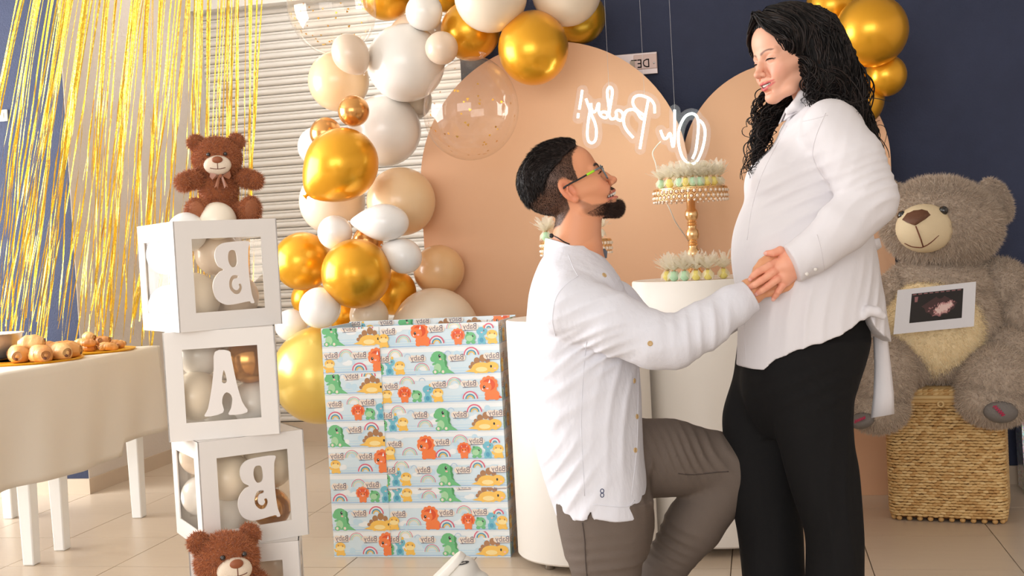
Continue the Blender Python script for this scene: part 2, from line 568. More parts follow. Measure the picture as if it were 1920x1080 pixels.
# ================================================================== WHITE PLINTHS
m_plinth = mat('plinth_white', (232, 226, 218), 0.45)
def plinth(cx, cy, r, h, label):
    t = thing('display_plinth', label, 'plinth', (cx, cy, 0))
    obj('body', MB().lathe([(0, .035), (r - .006, .035), (r, .042), (r, h - .006), (r - .005, h), (0, h)], (cx, cy, 0), n=72), m_plinth, t, auto=40)
    for k in range(4):
        a = k * math.pi / 2 + 0.9
        q = (cx + (r - .07) * math.cos(a), cy + (r - .07) * math.sin(a), 0)
        obj('foot', MB().lathe([(0, 0), (.018, 0), (.02, .004), (.016, .02), (.022, .036), (0, .036)], q, n=14), mat('foot_metal', (150, 140, 128), .3, .8), t, auto=40)
    return t
plinth(-0.70, 4.46, 0.27, 0.935, 'lower white round plinth close behind the kneeling man, beside the wrapped box')
plinth(-0.20, 4.76, 0.31, 1.05, 'taller white round plinth carrying the gold cake stand')

# ================================================================== CAKE STANDS, FAVOURS
m_gold = mat('polished_gold', (242, 198, 142), 0.24, metal=.88)
m_bead = mat('crystal_bead', (246, 226, 206), 0.06, spec=1.0, coat=1.0)
def cake_stand(c, H, R, label, skirt=True):
    t = thing('cake_stand', label, 'cake stand', c)
    pr = [(0, 0), (.075, 0), (.078, .006), (.06, .014), (.03, .03), (.024, .045)]
    z = .045
    k = 0
    while z < H - .098:
        pr += [(.017, z + .004), (.021, z + .008), (.0165, z + .014), (.020, z + .018), (.015, z + .026),
               (.024, z + .034), (.0275, z + .05), (.025, z + .066), (.018, z + .074)]
        z += .08
    pr += [(.018, H - .012), (.03, H - .006), (0, H - .004)]


    obj('column', MB().lathe(pr, c, n=28), m_gold, t, auto=50)
    obj('plate', MB().lathe([(0, H - .006), (R - .002, H - .006), (R, H - .003), (R, H + .003), (R - .003, H + .005), (0, H + .004)], c, n=56), m_gold, t, auto=40)
    obj('skirt_band', MB().lathe([(R - .002, H), (R, H), (R, H - .006), (R - .002, H - .006), (R - .002, H)], c, n=56), m_gold, t, auto=30)
    nb = 40
    ring = MB(); bead = MB()
    for row in range(3):
        for i in range(nb):
            a = 2 * math.pi * (i + (row % 2) * .5) / nb
            zz = H - .012 - row * .0205
            q = np.array(c) + [R * math.cos(a), R * math.sin(a), zz]
            u = np.array([-math.sin(a), math.cos(a), 0]); w = np.array([0, 0, 1.0])
            if row < 2:
                ring.tube([q + .0118 * (math.cos(s) * u + math.sin(s) * w) for s in np.linspace(0, 2 * math.pi, 11)], .0016, 5, caps=False)
            bead.ell(q if row < 2 else q + [0, 0, .005], .0066 if row < 2 else .0052, n=8, m=6)
    obj('ring_lattice', ring, m_gold, t, kind='stuff')
    obj('crystal_bead', bead, m_bead, t, kind='stuff')
    return t
cs = PY(1301, 517, 4.76); cs = np.array([cs[0], 4.80, 1.05])
ztop = PY(1300, 354, 4.80)[2]
Hs = ztop - 1.05
cake_stand(cs, Hs, .147, 'tall gold cake stand with crystal rings on the taller white plinth')
cb = np.array([PY(1082, 500, 4.46)[0], 4.46, .935])
zb = PY(1082, 452, 4.46)[2]
cake_stand(cb, zb - .935, .135, 'shorter gold cake stand mostly hidden behind the man\'s neck')

def tulle_mat():
    m = clear_mat('tulle', (255, 253, 246), haze=0.5, gloss=0.01, rough=.6, fres=False)
    nt = m.node_tree
    df = [n for n in nt.nodes if n.type == 'BSDF_DIFFUSE'][0]
    df.inputs[0].default_value = (*lin((252, 248, 238)), 1)
    tl_ = nt.nodes.new('ShaderNodeBsdfTranslucent'); tl_.inputs[0].default_value = (*lin((252, 248, 238)), 1)
    ad = nt.nodes.new('ShaderNodeMixShader'); ad.inputs[0].default_value = .45
    m1 = df.outputs[0].links[0].to_node
    nt.links.new(df.outputs[0], ad.inputs[1]); nt.links.new(tl_.outputs[0], ad.inputs[2]); nt.links.new(ad.outputs[0], m1.inputs[2])
    return m
m_tulle = tulle_mat()
m_eggs = {'mint': mat('egg_mint', (190, 226, 190), .35), 'yellow': mat('egg_yellow', (240, 224, 130), .35), 'cream': mat('egg_cream', (240, 236, 214), .35)}
m_twine = mat('gold_twine', (206, 160, 84), .5)
def favour(p, col, seed, label, group, big=1.0):
    rs = random.Random(seed)
    p = np.asarray(p, float)
    t = thing('party_favour', label, 'party favour', p, group)
    e = MB().ell(p + [0, 0, .018 * big], (.0175 * big, .0175 * big, .0185 * big), n=16, m=10)
    obj('egg', e, m_eggs[col], t)
    tu = MB()
    tipz = .036 * big
    for k in range(64):
        a = rs.uniform(0, 6.28); el = rs.uniform(.35, 1.35)
        L = rs.uniform(.034, .074) * big
        d = np.array([math.cos(a) * math.cos(el), math.sin(a) * math.cos(el), math.sin(el)])
        s = np.cross(d, [0, 0, 1.0]); s /= np.linalg.norm(s) + 1e-9
        s = Rz(rs.uniform(-.6, .6)) @ s
        b = p + [0, 0, tipz]
        wd = rs.uniform(.006, .014) * big
        m1 = b + d * L * .55 + s * rs.uniform(-.008, .008) + [0, 0, rs.uniform(-.004, .006)]
        m2 = b + d * L
        tu.add([b, m1 - s * wd * .7, m1 + s * wd * .7, m2 - s * wd * .45 + d * rs.uniform(-.012, .01), m2 + s * wd * .6], [(0, 1, 2), (1, 3, 4, 2)])
    # veil round the egg
    for k in range(8):
        a = k * .785 + rs.uniform(-.2, .2)
        o_ = np.array([math.cos(a), math.sin(a), 0]); s = np.array([-math.sin(a), math.cos(a), 0])
        tu.add([p + o_ * .012 * big + [0, 0, .040 * big], p + o_ * .021 * big - s * .012 + [0, 0, .022 * big], p + o_ * .021 * big + s * .012 + [0, 0, .022 * big],
                p + o_ * .030 * big + [0, 0, .002]], [(0, 1, 2), (1, 3, 2)]) if k % 2 else None
    obj('tulle_puff', tu, m_tulle, t, smooth=False)
    tw = MB().tube([p + [.006 * math.cos(s), .006 * math.sin(s), tipz + .001 * s] for s in np.linspace(0, 9, 14)], .0013, 5)
    for sgn in (-1, 1):
        tw.tube(smoothpath([p + [0, 0, tipz], p + [sgn * .006, -.008, tipz + .016], p + [sgn * .016, -.012, tipz + .024]], 5), .001, 4)
    obj('twine', tw, m_twine, t)
    return t
fx = [(1240, 'mint'), (1258, 'yellow'), (1277, 'mint'), (1288, 'yellow'), (1301, 'mint'), (1314, 'mint'), (1327, 'yellow'), (1339, 'yellow'), (1355, 'cream')]
word = ['first', 'second', 'third', 'fourth', 'fifth', 'sixth', 'seventh', 'eighth', 'ninth']
for i, (px, c) in enumerate(fx):
    X = PY(px, 352, 4.74)[0]
    dx = (X - cs[0])
    yy = cs[1] - math.sqrt(max(0, .122 ** 2 - min(abs(dx), .121) ** 2))
    dx = max(-.118, min(.118, dx))
    favour((cs[0] + dx, yy, ztop + .005), c, 40 + i, '%s favour in tulle on the tall cake stand, %s from the left' % (c, word[i]), 'tulle favours on the tall cake stand')
for i, (dx, dy, c) in enumerate([(-.06, .07, 'cream'), (.05, .08, 'mint'), (0, .02, 'yellow')]):
    favour((cs[0] + dx, cs[1] + dy, ztop + .005), c, 60 + i, 'egg favour in white tulle at the back of the tall cake stand', 'tulle favours at the back of the tall cake stand')
fb = [(1254, 'yellow'), (1268, 'mint'), (1288, 'mint'), (1309, 'yellow'), (1331, 'yellow'), (1358, 'yellow')]
for i, (px, c) in enumerate(fb):
    X = PY(px, 520, 4.62)[0]
    yy = 4.76 - math.sqrt(.31 ** 2 - (X + .20) ** 2) + .03 + (.05 if i in (0, 5) else 0)
    favour((X, yy, 1.05), c, 80 + i, '%s favour in tulle at the stand foot, %s from the left' % (c, word[i]), 'tulle favours around the stand base', 1.08)
favour((cb[0] - .105, cb[1] - .05, zb + .005), 'mint', 95, 'mint egg favour in white tulle peeking out behind the man\'s nape', None)
favour((cb[0] + .10, cb[1] - .06, zb + .005), 'cream', 96, 'cream egg favour in white tulle peeking out below the man\'s chin', None)

# ================================================================== NEON SIGN
NS = [  # strokes, read from the photograph, in 1/4.32 px from (1060, 80)
 [(137, 385), (126, 460), (113, 540)], [(106, 572), (101, 610)],
 [(168, 455), (190, 520), (215, 590), (243, 660), (252, 730), (243, 790), (215, 812), (187, 795), (178, 740), (184, 650), (198, 560), (208, 492)],
 [(208, 492), (212, 540), (230, 562), (250, 545), (262, 505), (272, 495), (270, 540), (278, 578), (300, 602), (330, 608), (345, 585)],
 [(285, 575), (305, 560), (330, 565), (348, 585), (352, 520), (342, 440), (340, 390), (355, 362), (372, 367), (381, 400), (372, 470), (360, 540), (356, 590), (372, 618), (400, 612), (416, 590), (410, 565), (425, 548), (448, 554), (466, 582), (462, 620), (440, 630), (415, 612), (408, 590)],
 [(462, 615), (474, 580), (500, 550), (545, 540), (582, 562), (605, 602), (628, 618), (642, 600), (622, 577), (590, 555), (560, 522), (546, 480), (560, 442), (598, 427), (640, 435), (690, 460), (720, 505), (724, 570)],
 [(672, 462), (650, 580), (625, 730), (604, 860)], [(545, 540), (500, 552), (475, 600), (475, 660), (500, 712), (550, 770)],
 [(772, 710), (785, 750), (802, 778), (825, 768), (838, 742), (850, 737), (857, 770), (864, 820), (873, 842), (882, 800), (886, 700), (886, 620), (885, 545)],
 [(1030, 940), (1055, 880), (1070, 780), (1078, 680), (1070, 610), (1045, 580), (1010, 577), (970, 600), (935, 660), (915, 740), (920, 830), (945, 920), (985, 970), (1025, 983), (1065, 960), (1100, 890), (1125, 800), (1131, 710), (1112, 655), (1085, 628)]]
YN = 5.12
m_neon = mat('neon_white', (255, 255, 250), .4, emit=((236, 255, 240), 5.0))
m_acr = clear_mat('acrylic', (250, 250, 252), haze=.018, gloss=.012)
nb_ = PY(1200, 240, YN)
ns = thing('neon_sign', 'glowing white mirrored script neon sign hung in front of the tan arches', 'sign', nb_)
def npx(q, dy=0.0):
    p = PY(1060 + q[0] / 4.32, 80 + q[1] / 4.32, YN)
    p[1] += dy
    return p
segs = []
for s in NS:
    sp = [np.array(q[:2]) for q in smoothpath([(a, b, 0) for a, b in s], 5)]
    segs += list(zip(sp[:-1], sp[1:]))
    obj('neon_tube', MB().tube([npx(q) for q in sp], .0052, 8), m_neon, ns)
def contour(segs, rad, step=9.0):
    A = np.array([s[0] for s in segs]); B = np.array([s[1] for s in segs])
    lo = np.minimum(A, B).min(0) - rad - 2 * step; hi = np.maximum(A, B).max(0) + rad + 2 * step
    xs = np.arange(lo[0], hi[0], step); ys = np.arange(lo[1], hi[1], step)
    X, Y = np.meshgrid(xs, ys, indexing='ij')
    D = np.full(X.shape, 1e9)
    for a, b in zip(A, B):
        d = b - a; L = d @ d + 1e-9
        t = np.clip(((X - a[0]) * d[0] + (Y - a[1]) * d[1]) / L, 0, 1)
        D = np.minimum(D, np.hypot(X - a[0] - t * d[0], Y - a[1] - t * d[1]))
    D -= rad
    E = {}
    def ip(i, j, k, l):
        v0, v1 = D[i, j], D[k, l]; t = v0 / (v0 - v1)
        return (i, j, k, l), (X[i, j] + t * (X[k, l] - X[i, j]), Y[i, j] + t * (Y[k, l] - Y[i, j]))
    nxt, pos = {}, {}
    for i in range(len(xs) - 1):
        for j in range(len(ys) - 1):
            cs4 = [(i, j), (i + 1, j), (i + 1, j + 1), (i, j + 1)]
            s4 = [D[c] < 0 for c in cs4]
            if all(s4) or not any(s4): continue
            ins, outs = [], []
            for k in range(4):
                if s4[k] != s4[(k + 1) % 4]:
                    a, b = cs4[k], cs4[(k + 1) % 4]
                    key, p = ip(*(a + b)) if a < b else ip(*(b + a))
                    pos[key] = p
                    (outs if s4[k] else ins).append(key)
            for a, b in zip(outs, ins): nxt[a] = b
    loops = []
    while nxt:
        st = next(iter(nxt)); lp = []; k = st
        while k in nxt:
            lp.append(pos[k]); k = nxt.pop(k)
        if len(lp) > 8: loops.append(lp)
    return loops
lps = contour(segs, 46)
def area2(l):
    return abs(sum(a[0] * b[1] - b[0] * a[1] for a, b in zip(l, l[1:] + l[:1]))) / 2
lps = [l for l in lps if area2(l) > 2500]
sv, sf = shape_mesh([[(a / 1000, b / 1000) for a, b in l] for l in lps], .002)
obj('acrylic_backing', MB().add([npx((p[0] * 1000, p[1] * 1000), .013 + p[2] * 2) for p in sv], sf), m_acr, ns, smooth=False)
m_cable = mat('cable_white', (238, 228, 214), .5)
cpts = [(772, 800), (735, 840), (705, 895), (728, 970), (745, 1050)]
zz = [npx(q, .01) for q in cpts] + [PY(1243, 365, 5.14), PY(1256, 392, 5.15), PY(1266, 415, 5.2), PY(1283, 440, 5.3), PY(1291, 452, 5.38)]
c0 = zz[0]
obj('power_cable', MB().tube(smoothpath(zz, 6), .003, 6), m_cable, ns)

for q in ((352, 368), (640, 438), (885, 548)):
    a_ = npx(q, .006)
    obj('hanging_wire', MB().tube([a_, np.array([a_[0], a_[1], ZC])], .0006, 4), mat('nylon_wire', (200, 200, 204), .3), ns)# ================================================================== FOOD TABLES ON THE LEFT
m_cloth = mat('white_tablecloth', (226, 218, 206), 0.5, bump=(9, 0.12))
m_plastic = mat('white_plastic', (240, 240, 238), 0.42)
ZT = 0.82
XT = -2.93                              # right-hand edge of the cloth
def food_table(x0, x1, y0, y1, label, legs):
    t = thing('food_table', label, 'table', ((x0 + x1) / 2, (y0 + y1) / 2, 0), 'white plastic tables under the cloth')
    obj('tabletop', MB().box(((x0 + x1) / 2, (y0 + y1) / 2, ZT - .025), (x1 - x0, y1 - y0, .035)), m_plastic, t, smooth=False, bevel=.006)
    for lx, ly in legs:
        obj('leg', MB().box((lx, ly, (ZT - .045) / 2), (.072, .072, ZT - .045), taper=.72), m_plastic, t, smooth=False, bevel=.006)
    return t
food_table(-4.3, XT - .03, 4.47, 5.30, 'far white plastic table whose tapered legs show nearest the corner of the recess', [(-3.04, 4.58), (-3.015, 5.19), (-3.72, 5.19), (-4.2, 4.58)])
food_table(-4.3, XT - .03, 3.10, 4.42, 'near white plastic table with one tapered leg showing at the front of the cloth', [(-3.03, 4.345), (-3.03, 3.2), (-4.2, 4.345), (-4.2, 3.2)])
def cloth():
    rs = np.random.RandomState(3)
    V, F = [], []
    xs = np.linspace(-4.35, XT, 34); ny = 90
    ys = np.linspace(3.05, 5.33, ny)
    # top sheet then the drop on the right-hand side
    hems = lambda y: .405 if y > 4.93 else (.352 + .012 * math.sin(y * 5))
    rows = []
    prof = [(x, ZT + .004, 0) for x in xs[:-1]] + [(XT - .006, ZT + .003, 0), (XT, ZT - .004, 0)]
    nd = 16
    for k in range(1, nd + 1):
        prof.append((XT, None, k / nd))
    for j, y in enumerate(ys):
        for x, z, t in prof:
            if z is None:
                zb = hems(y)
                z = ZT - .004 + (zb - ZT + .004) * t
                x = XT + t * (.018 * math.sin(y * 7.3 + 1.2 * math.sin(y * 3)) + .010 * math.sin(y * 19 + 2 * t)) + .006 * t
            else:
                z = z + .0012 * math.sin(x * 21) * math.sin(y * 17)
            V.append((x, y, z))
    m = len(prof)
    for j in range(ny - 1):
        for i in range(m - 1):
            F.append((j * m + i, j * m + i + 1, (j + 1) * m + i + 1, (j + 1) * m + i))
    # end drop at the far side
    base = len(V)
    for k in range(0, 8):
        for x in xs:
            V.append((x, 5.33 + .004 + .01 * math.sin(x * 9) * k / 7, ZT + .004 - .40 * k / 7))
    for k in range(7):
        for i in range(len(xs) - 1):
            a = base + k * len(xs) + i
            F.append((a, a + 1, a + 1 + len(xs), a + len(xs)))
    return V, F
cv, cf = cloth()
o = obj('tablecloth', MB().add(cv, cf), m_cloth, None, (-3.6, 4.2, ZT))
md = o.modifiers.new('thickness', 'SOLIDIFY'); md.thickness = .0015; md.offset = 1
tag(o, 'long off-white tablecloth hanging over both food tables at the left', 'tablecloth')

m_tray = mat('gold_cardboard', (244, 184, 40), .34, metal=.35)
m_trayu = mat('tray_underside', (60, 48, 40), .7)
def tray(px, py_edge, X, R, label):
    """round gold cardboard tray; the pixel column and X fix its middle."""
    r = ray(px, py_edge); c = CP + r * (X / r[0]); c = np.array([c[0], c[1], ZT + .006])
    t = thing('cake_board', label, 'tray', c)
    n = 64
    prf = [(0, .006), (R * .96, .006), (R, .0095), (R + .004, .009), (R * .97, .0), (0, 0)]
    obj('board', MB().lathe(prf, c, n=n), m_tray, t, auto=40)
    return c
m_pastry = [mat('pastry_golden', (214, 152, 84), .4, var=(26, .3), bump=(60, .3)), mat('pastry_pale', (228, 178, 114), .4, var=(30, .26), bump=(60, .3)), mat('pastry_brown', (206, 140, 78), .4, var=(26, .3), bump=(60, .3))]
m_choc = mat('chocolate', (104, 56, 36), .5)
def roll_mesh(L, r, seed):
    """a rolled-up pastry: plump ridged body, fat in the middle, spiral ends, chocolate core."""
    rs = random.Random(seed)
    b = MB()
    N, n = 15, 18
    path_r = []
    vs = []
    for i in range(N):
        t = i / (N - 1); x = (t - .5) * L
        e = (1 - abs(2 * t - 1) ** 3.2)
        rr = r * (.52 + .48 * e) * (1 + .035 * math.cos(t * 3 * 2 * math.pi + seed))
        bend = -.12 * r * (2 * t - 1) ** 2
        for k in range(n):
            a = 2 * math.pi * k / n
            f = 1 + .05 * math.sin(3 * a + seed + t * 4)
            vs.append((x, rr * f * math.cos(a) + bend, max(rr * f * math.sin(a), -.72 * r) + .72 * r))
    fs = [(i * n + k, i * n + (k + 1) % n, (i + 1) * n + (k + 1) % n, (i + 1) * n + k) for i in range(N - 1) for k in range(n)]
    b.add(vs, [f[::-1] for f in fs])
    for end, s in ((0, -1), (N - 1, 1)):
        # spiral end: stepped cap
        x = s * L / 2
        ring0 = [vs[end * n + k] for k in range(n)]
        c = np.mean(ring0, 0)
        steps = [(.90, .005), (.84, -.001), (.60, .007), (.53, .001), (.28, .006)]
        prev = list(range(n)); loc = list(ring0)
        fl = []; ml_ = []
        for sc_, dx in steps:
            st = len(loc)
            for k in range(n):
                q = c + (np.array(ring0[k]) - c) * sc_; q[0] = x + s * dx
                loc.append(tuple(q))
            for k in range(n):
                fl.append((prev[k], prev[(k + 1) % n], st + (k + 1) % n, st + k)[::s]); ml_.append(1 if sc_ in (.84, .53) else 0)
            prev = list(range(st, st + n))
        fl.append(tuple(prev)[::s]); ml_.append(0)
        b.add(loc, fl); b.mi[-len(ml_):] = ml_
    return b
def core_mesh(L, r):
    b = MB()
    for s in (-1, 1):
        b.ell((s * (L / 2 + .004), -.25 * r, .42 * r), (.006, r * .2, r * .15), n=10, m=6)
    return b
m_groove = mat('pastry_groove', (176, 108, 58), .5)
PM = []
for k in range(3):
    rm = roll_mesh(.092, .034, k); cm_ = core_mesh(.092, .034)
    PM.append((mesh_from('pastry', rm.v, rm.f, [m_pastry[k], m_groove], rm.mi), mesh_from('filling', cm_.v, cm_.f, m_choc)))
small = roll_mesh(.05, .02, 5)
PS = [mesh_from('small_pastry', small.v, small.f, [m_pastry[k], m_groove], small.mi) for k in range(3)]
def pastry(c, ang, kind, label, group, sc=1.0, tilt=0.0, smallp=False):
    t = thing('small_pastry' if smallp else 'chocolate_pastry', label, 'pastry', c, group)
    t.rotation_euler = (0, tilt, ang); t.scale = (sc,) * 3
    if smallp:
        link('dough', PS[kind % 3], t)
    else:
        link('dough', PM[kind % 3][0], t)
        link('filling', PM[kind % 3][1], t)
    return t
def at_top(px, py, dz=0.0):
    return G(px, py, ZT + .013 + dz)
# nearest tray
T1 = G(-38, 664, ZT); T1 = np.array([-3.24, T1[1], ZT + .006])
tr1 = G(10, 668, ZT + .006)
def board(c, R, label):
    t = thing('cake_board', label, 'tray', c)
    obj('board', MB().lathe([(0, .006), (R * .95, .006), (R, .010), (R + .004, .009), (R * .97, .0), (0, 0)], c, n=64), m_tray, t, auto=40)
    return t
b1 = np.array([-3.20, G(0, 683, ZT)[1] + .10, ZT + .0055])
b2 = np.array([-3.16, 4.62, ZT + .0055]); b3 = np.array([-3.14, 5.06, ZT + .0055])
board(b1, .20, 'round gold cake board nearest the camera with a few chocolate pastries')
board(b2, .22, 'middle round gold cake board heaped with chocolate pastries')
board(b3, .205, 'farthest round gold cake board piled with small pastries')
near_p = [(.135, -.06, -.9, 0, 0), (.10, .05, -.6, 2, 0), (.03, -.10, -1.1, 1, 0), (.15, .03, 1.1, 0, 0), (.02, .08, .7, 2, 0), (-.06, -.02, 1.3, 0, 0)]
nl = ['at the front rim', 'behind the front ones', 'at the picture edge', 'at its far rim', 'toward the grey dish', 'in the middle']
for i, (dx, dy, a, k, dz) in enumerate(near_p):
    pastry(b1 + [dx, dy, .0075 + dz], a, k, 'chocolate pastry roll on the nearest gold board, %s' % nl[i], 'chocolate pastries on the nearest board', 1.15)
mid_p = [(.165, -.02, -.5, 1), (.14, .06, .35, 0), (.10, -.09, -.9, 1), (.165, -.11, -.7, 2), (.06, .03, -.4, 2), (.02, -.10, -1.1, 0), (.09, .13, .5, 2), (-.04, -.03, -.8, 1), (-.02, .11, .7, 0)]
ml = ['at the right-hand rim', 'behind the right-hand rim', 'with a dark end at the front', 'at the front edge', 'under the raised one', 'front left with a dark end', 'at the back rim', 'left of the middle', 'at the back left']
for i, (dx, dy, a, k) in enumerate(mid_p):
    dx = min(dx, math.sqrt(max(0, .19 ** 2 - dy * dy)) - .02)
    pastry(b2 + [dx, dy, .0075], a, k, 'chocolate pastry roll on the middle gold board, %s' % ml[i], 'chocolate pastries on the middle board', 1.2)
pastry(b2 + [.035, -.035, .056], .25, 1, 'pale chocolate pastry lying on top of the heap on the middle gold board', 'chocolate pastries on the middle board', 1.08)
for i in range(26):
    lay = 0 if i < 17 else (1 if i < 25 else 2)
    rr = math.sqrt(rnd.random()) * (.155 if lay == 0 else .09 if lay == 1 else .03); aa = rnd.uniform(0, 6.28)
    pastry(b3 + [rr * math.cos(aa), rr * math.sin(aa), .0075 + lay * .024], rnd.uniform(0, 3.14), i, ['small golden pastry low in the pile on the farthest gold board', 'small golden pastry in the upper layer of the pile on the farthest board', 'topmost small pastry of the pile on the farthest gold board'][lay], 'small pastries on the farthest board', rnd.uniform(.9, 1.25), rnd.uniform(-.2, .2), True)
# steel bowl and grey dish
m_bowl = mat('brushed_steel', (222, 214, 204), .3, metal=.55)
bc = np.array([-3.46, 4.72, ZT + .005])
bo = thing('mixing_bowl', 'shiny metal bowl standing behind the pastries', 'bowl', bc)
R_ = .165
obj('bowl', MB().lathe([(0, .0), (.09, .0), (.13, .02), (R_ - .012, .085), (R_, .118), (R_ + .008, .122), (R_ + .007, .125), (R_ - .003, .121), (R_ - .016, .087), (.126, .024), (.088, .005), (0, .005)], bc, n=48), m_bowl, bo, auto=50)
dc = np.array([-3.52, 4.40, ZT + .005])
di = thing('serving_dish', 'pale grey rectangular dish in front of the metal bowl at the picture edge', 'dish', dc)
db = MB()
def ringrect(hx, hy, z): return [(dc[0] + sx * hx, dc[1] + sy * hy, dc[2] + z) for sx, sy in ((-1, -1), (1, -1), (1, 1), (-1, 1))]
rr_ = [ringrect(.10, .07, 0), ringrect(.14, .10, .075), ringrect(.15, .11, .078), ringrect(.15, .11, .084), ringrect(.135, .096, .080), ringrect(.096, .066, .006)]
vv = [p for r in rr_ for p in r]
ff = [(4 * i + k, 4 * i + (k + 1) % 4, 4 * i + 4 + (k + 1) % 4, 4 * i + 4 + k) for i in range(5) for k in range(4)] + [(3, 2, 1, 0), (20, 21, 22, 23)]
obj('dish', MB().add(vv, ff), mat('grey_melamine', (188, 198, 196), .35), di, smooth=False, bevel=.004)

# ================================================================== BALLOONS
def latex(name, rgb, **k):
    return mat(name, rgb, k.pop('rough', .3), coat=.35, sss=.0, spec=.45, **k)
BM = {'white': latex('balloon_white', (236, 231, 224)), 'pearl': latex('balloon_pearl', (242, 240, 238), rough=.22),
      'cream': latex('balloon_cream', (238, 222, 200)), 'beige': latex('balloon_beige', (226, 203, 180)), 'peach': latex('balloon_peach', (238, 204, 160)),
      'tan': latex('balloon_tan', (232, 188, 138)),
      'gold': mat('balloon_gold', (238, 172, 40), .3, metal=.62, coat=.25), 'dgold': mat('balloon_dark_gold', (196, 150, 30), .3, metal=.65, coat=.25),
      'pgold': mat('balloon_pale_gold', (226, 194, 98), .32, metal=.5, coat=.3), 'bronze': mat('balloon_bronze', (218, 160, 92), .22, metal=.82, coat=.2)}
m_film = clear_mat('clear_balloon', (255, 252, 248), haze=.035, gloss=.055, rough=.04)
m_conf = mat('gold_confetti', (240, 186, 50), .25, metal=.8)
_bmesh = {}
def balloon_mesh(asp, key, tail):
    k = (round(asp, 2), key, round(tail, 2))
    if k not in _bmesh:
        n = 22; pr = []
        for i in range(n + 1):
            a = math.pi * i / n
            z = -math.cos(a)                       # -1 at the knot end
            r = math.sin(a)
            if z < 0:
                r *= 1 - tail * .33 * (z * z) * abs(z)
                z *= 1 + tail * .30 * z * z
            pr.append((r, z * asp))
        b = MB().lathe(pr, n=40)
        me = mesh_from('balloon', b.v, b.f, BM[key] if key != 'clear' else m_film)
        kz = pr[0][1]
        kb = MB().lathe([(0, kz + .03), (.05, kz + .01), (.035, kz - .04), (.05, kz - .06), (.085, kz - .10), (.075, kz - .105), (0, kz - .085)], n=12)
        _bmesh[k] = (me, mesh_from('knot', kb.v, kb.f, BM[key] if key != 'clear' else m_film), kz)
    return _bmesh[k]
def balloon(c, r, key, label, group=None, knot=None, asp=1.04, tail=.35, loc_kn=True, squash=1.0):
    """knot: world direction from the middle towards the knot."""
    me, kn, kz = balloon_mesh(asp, key, tail)
    o = link('balloon', me, None, c)
    tag(o, label, 'balloon', group)
    d = Vector(knot if knot is not None else (0, 1, -.2)).normalized()
    o.rotation_euler = (-d).to_track_quat('Z', 'Y').to_euler()
    o.scale = (r, r, r)
    k = link('knot', kn, o)
    return o
def dirpx(dx, dy, dd=0.0):
    """direction given as picture-right, picture-down, away"""
    return CM.T @ np.array([dx, dy, dd], float)
def bal(px, py, rx, ry, Y, key, label, group='balloons of the garland', kd=(0, 0, 1), tail=.35):
    c = PY(px, py, Y)
    d = depth(c)
    kx, ky, kw = kd
    # aspect along the knot axis as seen
    if abs(kw) > .6:
        r = math.sqrt(rx * ry) * d / FPX; a = 1.0
    elif abs(ky) >= abs(kx):
        r = rx * d / FPX; a = ry / rx
    else:
        r = ry * d / FPX; a = rx / ry
    return balloon(c, r, key, label, group, dirpx(*kd), a, tail)
gl = 'balloons of the garland'
